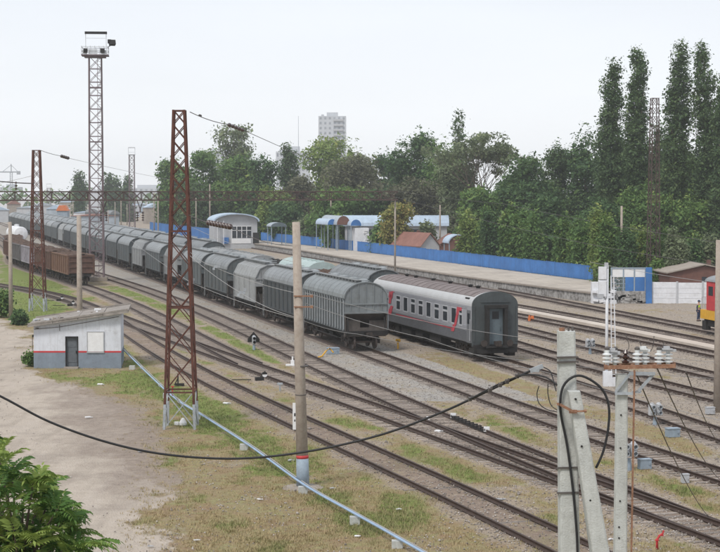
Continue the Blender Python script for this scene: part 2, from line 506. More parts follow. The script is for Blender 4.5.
TR = {}
TR['T1'] = centre_fit([(122,318),(150,332.5),(167.5,347.5),(196,366),(280,402.5),(307.5,415),(367.5,441),(427.5,467.5),(455,479.5),(560,526)],
                      [(122,329),(147.5,350),(167.5,364),(196,379),(255,407.5),(307.5,431),(385,467.5),(480,515),(550,551.5)], 4, [(13,286),(60,297),(91,305)])
TR['T2'] = centre_fit([(129,317.5),(167.5,330),(196,342.5),(247.5,357.5),(280,370),(307.5,380),(367.5,399),(410,412.5),(440,425),(495,444),(557.5,465),(640,494),(720,520)],
                      [(122,321.5),(167,339),(196,350),(250,370),(280,380),(307.5,390),(360,407.5),(400,424),(440,439),(557.5,481),(627.5,508),(720,539)], 5, [(13,286.5),(60,297),(91,305)])
TR['T3'] = centre_fit([(137.5,299),(167.5,315),(196,332.5),(225,345),(250,357),(280,370)],
                      [(130,305),(167.5,325),(196,344),(222,358),(280,380)], 4, [(13,259),(45,272),(77,286),(100,292.5)])
TR['T4'] = centre_fit([(100,272.5),(167.5,294),(196,305),(240,321),(280,339),(307.5,354),(360,376),(400,392.5),(440,410),(462.5,420),(495,434),(557.5,459),(597.5,474),(660,499),(720,519)],
                      [(100,276),(167.5,299),(196,312.5),(250,337.5),(280,352.5),(307.5,366),(360,390),(390,402.5),(425,417.5),(557.5,475),(620,503),(720,539)], 5)
TR['T5'] = centre_fit([(382.5,352.5),(420,366),(477.5,387.5),(555,416),(590,425),(635,440),(680,454),(720,468)],
                      [(357.5,352.5),(400,367.5),(420,375),(495,402.5),(556,426),(590,436.5),(635,453),(720,480)], 3)
TR['T6'] = centre_fit([(507,359),(557,373),(633,399),(720,428)], [(485,359),(557,382),(633,409),(720,438)], 2)
TR['T7'] = centre_fit([(520,341),(540,347),(600,363.5),(655,377.5),(715,392.5)], [(520,348),(540,354),(600,371),(655,385),(715,400)], 2)
TR['T8'] = centre_fit([(540,330),(572,338),(602,345),(675,362),(715,370.5)], [(540,336),(572,343.5),(602,351),(675,369.5),(715,378)], 2)
TR['T9'] = centre_fit([(520,313),(640,336),(715,351)], [(520,317),(640,340),(715,355.5)], 2)
TR['T10'] = centre_fit([(520,304),(540,307.5),(615,321),(680,332.5),(715,341)], [(520,308),(540,311.5),(615,325),(680,336.5),(715,345)], 2)
TR['T11'] = centre_fit([(520,291.5),(610,309),(680,321),(715,329.5)], [(520,295.2),(610,312.7),(680,324.7),(715,333.2)], 2)

TINFO = {  # far end, near end, label
 'T1': (330, 42, 'nearest rusty track of the yard, sleepers half sunk in dirt and dry grass'),
 'T2': (330, 42, 'second track from the front, joined by a switch from the track beyond it'),
 'T3': (420, 96, 'curved track leading from the brown gondola wagons into the switch by the grass'),
 'T4': (700, 42, 'track beside the green grass strip, merging with its neighbour at lower right'),
 'T5': (900, 42, 'track under the long grey hopper train, running out to lower right'),
 'T6': (900, 42, 'track under the grey passenger coach with red stripes'),
 'T7': (700, 42, 'track passing just right of the coach end, third beyond the coach'),
 'T8': (700, 42, 'track with dark sleepers between the coach and the pale walkway strip'),
 'T9': (700, 42, 'track along the near side of the pale concrete walkway strip'),
 'T10': (700, 42, 'track along the far side of the pale concrete walkway strip'),
 'T11': (700, 42, 'farthest track, running along the foot of the platform wall'),
}
TNEARSTOP = {'T3': G(262, 366).y, 'T2': 42}

def rail_mesh(name, pts, z0):
    """rail section swept along pts"""
    prof = [(-0.07, 0.0), (0.07, 0.0), (0.07, 0.02), (0.012, 0.045), (0.012, 0.125), (0.037, 0.14), (0.034, 0.172), (-0.034, 0.172), (-0.037, 0.14), (-0.012, 0.125), (-0.012, 0.045), (-0.07, 0.02)]
    k = len(prof)
    P = np.array([(p[0], p[1]) for p in pts])
    d = np.gradient(P, axis=0)
    d /= np.linalg.norm(d, axis=1)[:, None]
    nrm = np.stack([d[:, 1], -d[:, 0]], 1)
    vs = []
    for (a, z) in prof:
        vs.append(np.concatenate([P + nrm * a, np.full((len(P), 1), z0 + z)], 1))
    V = np.stack(vs, 1).reshape(-1, 3)
    F = []
    for i in range(len(P) - 1):
        for j in range(k):
            j2 = (j + 1) % k
            F.append((i * k + j, i * k + j2, (i + 1) * k + j2, (i + 1) * k + j))
    return npmesh(name, V, np.array(F), MT['rail'])

rng = random.Random(4)
sl_proto = {}
def sleeper_mesh(L):
    key = round(L, 1)
    if key not in sl_proto:
        b = MB()
        b.box((0, 0, 0), (L, 0.235, 0.12))
        for sx in (-1, 1):
            b.box((sx * HG, 0, 0.068), (0.34, 0.16, 0.014))
            for dx in (-0.12, 0.12):
                b.box((sx * HG + dx, 0.03 * (1 if dx > 0 else -1), 0.09), (0.045, 0.045, 0.05))
        me = bpy.data.meshes.new('sleeper')
        me.from_pydata(b.v, [], b.f)
        me.materials.append(MT['sleeper'])
        sl_proto[key] = me
    return sl_proto[key]

def build_track(key, idx):
    far, nearY, label = TINFO[key]
    X = TR[key]
    z = 0.003 * idx * (1 if key in ('T1', 'T2', 'T3', 'T4') else 0.2)
    n0 = TNEARSTOP.get(key, nearY)
    Ys = list(np.arange(n0, min(far, 220), 1.0)) + list(np.arange(220, far, 8.0))
    Ys = np.array(Ys)
    Xs = X(Ys)
    D = np.stack([np.gradient(Xs), np.gradient(Ys)], 1)
    D /= np.linalg.norm(D, axis=1)[:, None]
    N = np.stack([D[:, 1], -D[:, 0]], 1)
    C = np.stack([Xs, Ys], 1)
    org = Vector((Xs[0], Ys[0], 0))
    t = root('railway_track', org, 0, label, 'railway track', 'tracks of the rail yard')
    o2 = np.array([org.x, org.y])
    for s in (-1, 1):
        link('rail', rail_mesh('rail', C + N * (HG + 0.036) * s - o2, 0.028 + z), t)
    # sleepers
    arc = np.concatenate([[0], np.cumsum(np.linalg.norm(np.diff(C, axis=0), axis=1))])
    step = 0.56
    cnt = 0
    rest = MB()
    sunk = {'T1': 0.035, 'T2': 0.012, 'T3': 0.015}.get(key, 0.0)
    frog = G(427, 418).y
    merge = G(262, 366).y
    a = 0.2
    while a < arc[-1]:
        y = np.interp(a, arc, C[:, 1]); x = np.interp(a, arc, C[:, 0])
        dx = np.interp(a, arc, D[:, 0]); dy = np.interp(a, arc, D[:, 1])
        a += step
        if y > 260: step = 1.2
        L = 2.7
        cxo = 0.0
        if key == 'T4' and y < frog: continue         # the long sleepers of the switch belong to the second track
        if key == 'T3' and y < G(200, 335).y: continue
        if key == 'T2' and y < frog:
            x4 = float(TR['T4'](y)); gap = x4 - x
            L = 2.7 + max(0, gap); cxo = gap / 2
        if key == 'T2' and merge < y < G(200, 335).y:
            x3 = float(TR['T3'](y)); gap = x3 - x
            L = 2.7 + max(0, gap); cxo = gap / 2
        rz = math.atan2(-dx, dy) + rng.uniform(-0.025, 0.025)
        px = CX + FPX * x / y
        vis = -25 < px < 745
        pos = (x + cxo - org.x + rng.uniform(-0.05, 0.05), y - org.y, 0.0 - 0.028 - sunk + z * 0.5 + rng.uniform(-0.012, 0.004))
        if y < 51: vis = False
        if vis and cnt < 100:
            s_ = link('sleeper', sleeper_mesh(L), t, pos, rz); cnt += 1
        elif y < 420:
            rest.box(pos, (L, 0.235, 0.12), rz)
    if rest.v:
        o = rest.build('sleepers', MT['sleeper'], t); o['kind'] = 'stuff'
    return t

for i_, k_ in enumerate(TR): build_track(k_, i_)

# ------------------------------------------------------------------ ground
def vnoise(x, y, seed=0):
    """smooth value noise on arrays"""
    def h(i, j):
        n = (i * 374761393 + j * 668265263 + seed * 974711) & 0x7fffffff
        n = ((n ^ (n >> 13)) * 1274126177) & 0x7fffffff
        return ((n ^ (n >> 16)) & 0xffff) / 65535.0
    xi, yi = np.floor(x).astype(np.int64), np.floor(y).astype(np.int64)
    fx, fy = x - xi, y - yi
    fx = fx * fx * (3 - 2 * fx); fy = fy * fy * (3 - 2 * fy)
    return (h(xi, yi) * (1 - fx) + h(xi + 1, yi) * fx) * (1 - fy) + (h(xi, yi + 1) * (1 - fx) + h(xi + 1, yi + 1) * fx) * fy
def fbm(x, y, seed=0, oct_=4):
    v, a, t = 0, 1, 0
    for o in range(oct_):
        v = v + a * vnoise(x * 2 ** o, y * 2 ** o, seed + o); t += a; a *= 0.55
    return v / t
def inpoly(px, py, poly):
    c = np.zeros(px.shape, dtype=bool)
    n = len(poly)
    for i in range(n):
        x1, y1 = poly[i]; x2, y2 = poly[(i + 1) % n]
        if y1 == y2: continue
        m = ((y1 > py) != (y2 > py)) & (px < (x2 - x1) * (py - y1) / (y2 - y1) + x1)
        c ^= m
    return c
def W(poly):   # outline on the ground, world
    return [(G(a, b).x, G(a, b).y) for a, b in poly]
def smoothstep(a, b, x):
    t = np.clip((x - a) / (b - a), 0, 1); return t * t * (3 - 2 * t)

POLY_PATH = W([(-160,312),(6,318),(22,332),(31,348),(33,372),(62,383),(98,396),(112,410),(118,440),(140,470),(152,500),(150,530),(168,600),(-260,600)])
POLY_PATH2 = W([(36,384),(100,388),(132,404),(162,434),(172,470),(166,500),(135,506),(102,478),(78,436),(50,408)])
GREEN = [W(p) for p in ([(92,283),(140,289),(196,309),(250,334),(300,357),(288,368),(250,352),(205,328),(165,309),(110,290)],
                        [(110,340),(136,352),(160,380),(205,392),(262,430),(298,458),(330,470),(352,500),(400,540),(385,548),(330,500),(285,478),(230,450),(190,432),(160,405),(125,385)],
                        [(240,350),(262,358),(250,362)],
                        [(432,395),(550,438),(552,452),(500,432),(460,412)],
                        [(640,470),(700,485),(680,500),(640,488)],
                        [(40,378),(120,372),(130,384),(60,384)], [(0,250),(40,262),(80,300),(40,330),(15,322),(0,300)])]
TAN_ = [W(p) for p in ([(205,378),(300,402),(400,446),(540,510),(540,470),(450,446),(330,405),(250,375)],
                       [(95,284),(165,318),(120,310)],
                       [(60,380),(130,384),(200,430),(300,480),(420,560),(150,560),(165,500),(150,450),(110,400)],
                       [(590,440),(720,490),(720,520),(590,470)], [(560,400),(640,410),(720,440),(720,468),(560,415)],
                       [(440,352),(560,380),(560,420),(400,372)])]

def ground_attrs(X, Y):
    wx = X + (fbm(X * 0.35, Y * 0.35, 11) - 0.5) * 3.2 + (fbm(X * 1.6, Y * 1.6, 17) - 0.5) * 1.0
    wy = Y + (fbm(X * 0.35, Y * 0.35, 23) - 0.5) * 5.0 + (fbm(X * 1.6, Y * 1.6, 29) - 0.5) * 1.6
    dist = np.full(X.shape, 99.0)
    t1x = TR['T1'](Y); t5x = TR['T5'](Y)
    for k in TR:
        far = TINFO[k][0]
        d = np.abs(X - TR[k](Y)) * math.cos(TH)
        d = np.where((Y > far) | (Y < TNEARSTOP.get(k, 0)), 99, d)
        dist = np.minimum(dist, d)
    n1 = fbm(X * 0.5, Y * 0.25, 3); n2 = fbm(X * 2.2, Y * 1.4, 5); n3 = fbm(X * 0.12, Y * 0.06, 7)
    left = smoothstep(-1.0, -3.0, X - t1x)
    def soft(poly, r=1.0):
        if isinstance(poly, list) and isinstance(poly[0], list):
            v = np.zeros(X.shape)
            for p in poly: v = np.maximum(v, soft(p, r))
            return v
        v = np.zeros(X.shape)
        for k in range(9):
            v += inpoly(wx + r * math.cos(k * 2.4) * math.sqrt(k / 9.0), wy + 2.6 * r * math.sin(k * 2.4) * math.sqrt(k / 9.0), poly)
        return v / 9
    path = soft(POLY_PATH, 0.9)
    path2 = soft(POLY_PATH2, 1.6)
    green = soft(GREEN, 1.5)
    tan = soft(TAN_, 1.5)
    inner = smoothstep(-1, 2, t5x - X)          # yard in front of the hopper train: more weeds
    base_t = np.clip(0.12 + 0.5 * inner + left * 0.45, 0, 1)
    tanf = np.clip(np.maximum(tan * 0.9, base_t) + (n1 - 0.5) * 1.4 + (n2 - 0.5) * 1.0, 0, 1)
    gr = np.clip(green * 1.15 - 0.06 + (n2 - 0.5) * 1.4 + (n1 - 0.5) * 1.3, 0, 1) * (0.45 + 0.55 * np.clip(green * 2, 0, 1))
    gr = np.maximum(gr, smoothstep(0.5, 0.72, n1) * 0.72 * np.maximum(inner, left) )
    oldt1 = np.where(np.abs(X - t1x) < 3, 0.35, 0.0)
    onbed = smoothstep(2.1, 1.2, dist) * (0.85 - oldt1)
    t45 = ((X > TR['T4'](Y) + 0.6) & (X < t5x + 3) & (Y > 88)).astype(float)
    tanf = tanf * (1 - onbed) * (1 - 0.85 * t45)
    gr = gr * (1 - onbed) * (1 - 0.8 * t45)
    path = np.clip(path + (n2 - 0.5) * 0.9 * (path * (1 - path) * 4) , 0, 1)
    gr = gr * (1 - path); tanf = tanf * (1 - path)
    bare = np.clip(path2 * 1.6 - 0.3 + (n2 - .5), 0, 1); gr = gr * (1 - bare); tanf = tanf * (1 - 0.85 * bare)
    oil = smoothstep(1.35, 0.5, dist) * 0.8
    grey = np.clip(t45 + (X > t5x) * 0.25, 0, 1)
    return dict(path=path, path2=path2, grass=gr, tan=tanf, oil=oil, grey=grey, dist=dist)

rows = np.concatenate([np.linspace(-60, 36, 8), np.arange(40, 130, 0.34), 130 * np.power(1.0032, np.arange(0, 420)), ])
rows = np.concatenate([rows, np.geomspace(rows[-1] * 1.03, 9000, 40)])
cols = np.concatenate([[-6, -3, -1.5, -0.8, -0.5, -0.38], np.linspace(-0.31, 0.31, 400), [0.38, 0.5, 0.8, 1.5, 3, 6]])
Yg = np.repeat(rows[:, None], len(cols), 1)
Xg = cols[None, :] * np.maximum(Yg, 44)
AG = ground_attrs(Xg, Yg)
Zg = (fbm(Xg * 0.4, Yg * 0.4, 31) - 0.5) * 0.10 + (fbm(Xg * 2, Yg * 2, 37) - 0.5) * 0.05
Zg = Zg * smoothstep(1.4, 3.5, AG['dist']) * smoothstep(400, 150, Yg) - 0.02 + smoothstep(3.0, 1.6, AG['dist']) * 0.02
nr, nc = Yg.shape
idx = np.arange(nr * nc).reshape(nr, nc)
F = np.stack([idx[:-1, :-1], idx[:-1, 1:], idx[1:, 1:], idx[1:, :-1]], -1).reshape(-1, 4)
V = np.stack([Xg, Yg, Zg], -1).reshape(-1, 3)

def ground_mat():
    t = NT('yard_ground')
    geo = t.n('ShaderNodeNewGeometry')
    pos = geo.outputs['Position']
    def at(nm):
        a = t.n('ShaderNodeAttribute'); a.attribute_name = nm; return a.outputs['Fac']
    big = t.noise(pos, 0.35, 5); mid = t.noise(pos, 2.2, 6, 0.65); fine = t.noise(pos, 14, 5, 0.7)
    vor = t.n('ShaderNodeTexVoronoi'); vor.inputs['Scale'].default_value = 13
    t.l(pos, vor.inputs['Vector'])
    stone = vor.outputs['Color']
    ssep = t.n('ShaderNodeSeparateColor'); t.l(stone, ssep.inputs[0])
    # gravel
    gcol = t.mix(ssep.outputs[0], (0.21, 0.165, 0.13), (0.48, 0.40, 0.32))
    gcol = t.mix(t.ramp(mid, 0.35, 0.7), gcol, (0.26, 0.215, 0.175))
    ggrey = t.mix(ssep.outputs[0], (0.21, 0.195, 0.18), (0.43, 0.405, 0.375))
    gcol = t.mix(at('grey'), gcol, ggrey)
    col = t.mix(t.math('MULTIPLY', t.ramp(big, 0.42, 0.65), 0.5), gcol, (0.36, 0.29, 0.215))
    # dry grass
    tcol = t.mix(t.ramp(fine, 0.3, 0.7), (0.175, 0.165, 0.078), (0.37, 0.345, 0.17))
    tcol = t.mix(t.ramp(mid, 0.4, 0.72), tcol, (0.245, 0.16, 0.105))
    med = t.noise(pos, 0.8, 5, 0.6)
    tcol = t.mix(t.math('MULTIPLY', t.ramp(med, 0.44, 0.64), 0.75), tcol, (0.27, 0.175, 0.115))
    tcol = t.mix(t.math('MULTIPLY', t.ramp(big, 0.45, 0.7), 0.5), tcol, (0.30, 0.255, 0.13))
    tm = t.ramp(t.math('ADD', at('tan'), t.math('MULTIPLY', t.math('SUBTRACT', fine, 0.5), 1.3)), 0.3, 0.62)
    col = t.mix(tm, col, tcol)
    # green grass
    grc = t.mix(t.ramp(fine, 0.3, 0.7), (0.10, 0.14, 0.035), (0.23, 0.285, 0.075))
    grc = t.mix(t.math('MULTIPLY', t.ramp(mid, 0.45, 0.75), 0.6), grc, (0.27, 0.235, 0.11))
    gm = t.ramp(t.math('ADD', at('grass'), t.math('MULTIPLY', t.math('SUBTRACT', fine, 0.5), 1.2)), 0.32, 0.6)
    col = t.mix(gm, col, grc)
    # packed earth of the road
    pc = t.mix(t.ramp(mid, 0.3, 0.75), (0.49, 0.425, 0.36), (0.40, 0.34, 0.28))
    pc = t.mix(t.math('MULTIPLY', t.ramp(big, 0.5, 0.68), 0.55), pc, (0.29, 0.25, 0.215))
    pc = t.mix(t.math('MULTIPLY', t.ramp(fine, 0.55, 0.75), 0.35), pc, (0.25, 0.21, 0.19))
    ruts = t.noise(t.map(pos, (1.3, 0.16, 1)), 1.0, 4, 0.6)
    pc = t.mix(t.math('MULTIPLY', t.ramp(ruts, 0.5, 0.7), 0.4), pc, (0.25, 0.21, 0.175))
    pc = t.mix(t.math('MULTIPLY', t.ramp(ruts, 0.5, 0.3), 0.2), pc, (0.52, 0.465, 0.42))
    pm = t.ramp(t.math('ADD', at('path'), t.math('MULTIPLY', t.math('SUBTRACT', fine, 0.5), 0.7)), 0.35, 0.65)
    col = t.mix(pm, col, pc)
    p2 = t.mix(t.ramp(mid, 0.35, 0.65), (0.19, 0.15, 0.125), (0.33, 0.27, 0.225))
    pm2 = t.math('MULTIPLY', t.ramp(t.math('ADD', at('path2'), t.math('MULTIPLY', t.math('SUBTRACT', big, 0.5), 1.8)), 0.15, 0.8), 0.72)
    col = t.mix(pm2, col, p2)
    # oil and rust dust between the rails
    col = t.mix(t.math('MULTIPLY', at('oil'), t.ramp(mid, 0.25, 0.6)), col, (0.21, 0.155, 0.125))
    t.l(col, t.b.inputs['Base Color'])
    t.b.inputs['Roughness'].default_value = 0.95
    t.b.inputs['Specular IOR Level'].default_value = 0.15
    h = t.math('ADD', t.math('MULTIPLY', vor.outputs['Distance'], 1.0), fine)
    t.bump(h, 0.8, 0.05)
    return t.m
MT['ground'] = ground_mat()
fc = F[:, 0]
is_path = (AG['path'].ravel()[fc] > 0.5)
is_bed = (AG['dist'].ravel()[fc] < 1.9) & ~is_path & (V[fc, 1] < 700) & (V[fc, 1] > 36)
def sub(mask, name):
    f = F[mask]
    u, inv = np.unique(f, return_inverse=True)
    me = npmesh(name, V[u], inv.reshape(f.shape), MT['ground'], {k: AG[k].ravel()[u] for k in ('path', 'path2', 'grass', 'tan', 'oil', 'grey')}, smooth=True)
    return struct(link(name, me))
sub(is_path, 'dirt_road')
sub(is_bed, 'ballast')
sub(~is_path & ~is_bed, 'ground')

# loose stones
nprng = np.random.default_rng(3)
def scatter(n, y0, y1, r0=-0.235, r1=0.235):
    u = nprng.random(n)
    Y = 1 / (1 / y0 + (1 / y1 - 1 / y0) * u)
    X = (r0 + (r1 - r0) * nprng.random(n)) * Y
    return X, Y
X, Y = scatter(42000, 50, 170)
A_ = ground_attrs(X, Y)
keep = nprng.random(len(X)) < np.clip(1 - A_['grass'] - A_['path'] * 0.93 - A_['tan'] * 0.9 - A_['path2'] * .8, 0, 1)
X, Y = X[keep], Y[keep]
n = len(X)
oct_v = np.array([(1, 0, 0), (0, 1, 0), (-1, 0, 0), (0, -1, 0), (0, 0, .8), (0, 0, -.5)])
oct_f = np.array([(0, 1, 4), (1, 2, 4), (2, 3, 4), (3, 0, 4), (1, 0, 5), (2, 1, 5), (3, 2, 5), (0, 3, 5)])
sz = nprng.uniform(0.018, 0.048, n) * np.where(nprng.random(n) < 0.012, 2.0, 1)
vv = oct_v[None] * nprng.uniform(0.6, 1.3, (n, 6, 1)) * sz[:, None, None]
an = nprng.uniform(0, 6.28, n); c_, s_ = np.cos(an)[:, None], np.sin(an)[:, None]
vx = vv[:, :, 0] * c_ - vv[:, :, 1] * s_; vy = vv[:, :, 0] * s_ + vv[:, :, 1] * c_
VV = np.stack([vx + X[:, None], vy + Y[:, None], vv[:, :, 2] + 0.02], -1).reshape(-1, 3)
FF = (oct_f[None] + (np.arange(n) * 6)[:, None, None]).reshape(-1, 3)
def stone_mat():
    t = NT('loose_stones')
    a = t.n('ShaderNodeAttribute'); a.attribute_name = 'tint'
    t.l(t.mix(a.outputs['Fac'], (0.17, 0.145, 0.13), (0.50, 0.455, 0.42)), t.b.inputs['Base Color'])
    t.b.inputs['Roughness'].default_value = 0.95
    return t.m
me = npmesh('gravel', VV, FF, stone_mat(), {'tint': np.repeat(nprng.random(n) ** 1.5, 6)})
tag(link('gravel', me), 'loose grey and pinkish stones scattered over the rail yard', 'gravel', kind='stuff')

# grass tufts
X, Y = scatter(130000, 50, 210)
A_ = ground_attrs(X, Y)
den = np.clip(A_['grass'] * 1.1 + A_['tan'] * 0.42, 0, 1) * (A_['dist'] > 0.9)
den = den + 0.03 * (A_['path'] < 0.1)
keep = nprng.random(len(X)) < den
X, Y, gsel, tsel = X[keep], Y[keep], A_['grass'][keep], A_['tan'][keep]
n = len(X); B = 5
hgt = nprng.uniform(0.02, 0.075, n) * (1 + 1.3 * (nprng.random(n) < 0.05)) + gsel * 0.04
ang = nprng.uniform(0, 6.28, (n, B)); lean = nprng.uniform(0.2, 1.0, (n, B))
bx = X[:, None] + nprng.normal(0, 0.05, (n, B)); by = Y[:, None] + nprng.normal(0, 0.05, (n, B))
wd = 0.008 + 0.007 * nprng.random((n, B))
h = hgt[:, None] * nprng.uniform(0.6, 1.2, (n, B))
tx = bx + np.cos(ang) * lean * h; ty = by + np.sin(ang) * lean * h
p0 = np.stack([bx - np.sin(ang) * wd, by + np.cos(ang) * wd, np.full_like(bx, -0.02)], -1)
p1 = np.stack([bx + np.sin(ang) * wd, by - np.cos(ang) * wd, np.full_like(bx, -0.02)], -1)
p2 = np.stack([tx, ty, h], -1)
VV = np.stack([p0, p1, p2], 2).reshape(-1, 3)
FF = np.arange(n * B * 3).reshape(-1, 3)
tint = np.clip(gsel * 1.0 - tsel * 0.25 + nprng.normal(0.1, 0.18, n), 0, 1)
def blade_mat():
    t = NT('grass_blades')
    a = t.n('ShaderNodeAttribute'); a.attribute_name = 'tint'
    t.l(t.mix(a.outputs['Fac'], (0.36, 0.28, 0.15), (0.13, 0.17, 0.045)), t.b.inputs['Base Color'])
    t.b.inputs['Roughness'].default_value = 0.8
    return t.m
me = npmesh('grass', VV, FF, blade_mat(), {'tint': np.repeat(tint, B * 3)})
tag(link('grass', me), 'short green and dry grass growing between and beside the tracks', 'grass', kind='stuff')
# ------------------------------------------------------------------ rolling stock
def ordinal(n):
    w_ = ['first', 'second', 'third', 'fourth', 'fifth', 'sixth', 'seventh', 'eighth', 'ninth', 'tenth', 'eleventh', 'twelfth']
    if n <= 12: return w_[n - 1]
    return f"{n}{'th' if 10 <= n % 100 <= 20 else {1: 'st', 2: 'nd', 3: 'rd'}.get(n % 10, 'th')}"

wheelset_me = None
def bogie(parent, y, simple=False):
    global wheelset_me
    b = MB()
    for sx in (-1, 1):
        b.bar((sx * 1.0, -1.25, 0.62), (sx * 1.0, -0.55, 0.78), 0.14, 0.2)
        b.bar((sx * 1.0, 1.25, 0.62), (sx * 1.0, 0.55, 0.78), 0.14, 0.2)
        b.bar((sx * 1.0, -0.6, 0.8), (sx * 1.0, 0.6, 0.8), 0.14, 0.16)
        b.bar((sx * 1.0, -0.75, 0.68), (sx * 1.0, -0.35, 0.4), 0.14, 0.14)
        b.bar((sx * 1.0, 0.75, 0.68), (sx * 1.0, 0.35, 0.4), 0.14, 0.14)
        b.bar((sx * 1.0, -0.4, 0.38), (sx * 1.0, 0.4, 0.38), 0.16, 0.12)
        for yy in (-0.15, 0, 0.15):
            b.lathe((sx * 1.0, yy, 0.42), [(0.06, 0), (0.06, 0.34)], 6)
        for yy in (-0.925, 0.925):
            b.box((sx * 1.02, yy, 0.5), (0.2, 0.26, 0.26))
    b.box((0, 0, 0.75), (2.3, 0.4, 0.22))
    for yy in (-0.4, 0.4): b.box((0, yy, 0.45), (1.9, 0.08, 0.1))
    o = b.build('bogie', MT['bogie'], parent, (0, y, RT))
    if simple and wheelset_me is None: pass
    for yy in (-0.925, 0.925):
        if wheelset_me is None:
            q = MB()
            q.lathe((-1.1, 0, 0), [(0.075, 0), (0.075, 2.2)], 8, (1, 0, 0))
            for sx in (-1, 1):
                q.lathe((sx * 0.72 , 0, 0), [(0.30, -0.02), (0.505, -0.02), (0.505, 0.012), (0.475, 0.014), (0.465, 0.115), (0.40, 0.115), (0.39, 0.075), (0.16, 0.06), (0.14, 0.12), (0.02, 0.12)], 18, (sx, 0, 0))
            w0 = q.build('wheelset', MT['wheel'], o, (0, yy, 0.475))
            wheelset_me = w0.data
        else:
            link('wheelset', wheelset_me, o, (0, yy, 0.475))
    return o

def couplers(t, yend, z=1.05):
    for s in (-1, 1):
        b = MB()
        b.box((0, s * (yend + 0.15), z + RT), (0.2, 0.6, 0.24))
        b.box((0.04, s * (yend + 0.5), z + RT), (0.32, 0.26, 0.34))
        b.box((-0.14, s * (yend + 0.6), z + RT), (0.1, 0.2, 0.3))
        b.build('coupler', MT['bogie'], t)

def arch(hw, ze, zt, n=12):
    return [(hw * math.cos(math.pi * i / n), ze + (zt - ze) * math.sin(math.pi * i / n)) for i in range(n + 1)]

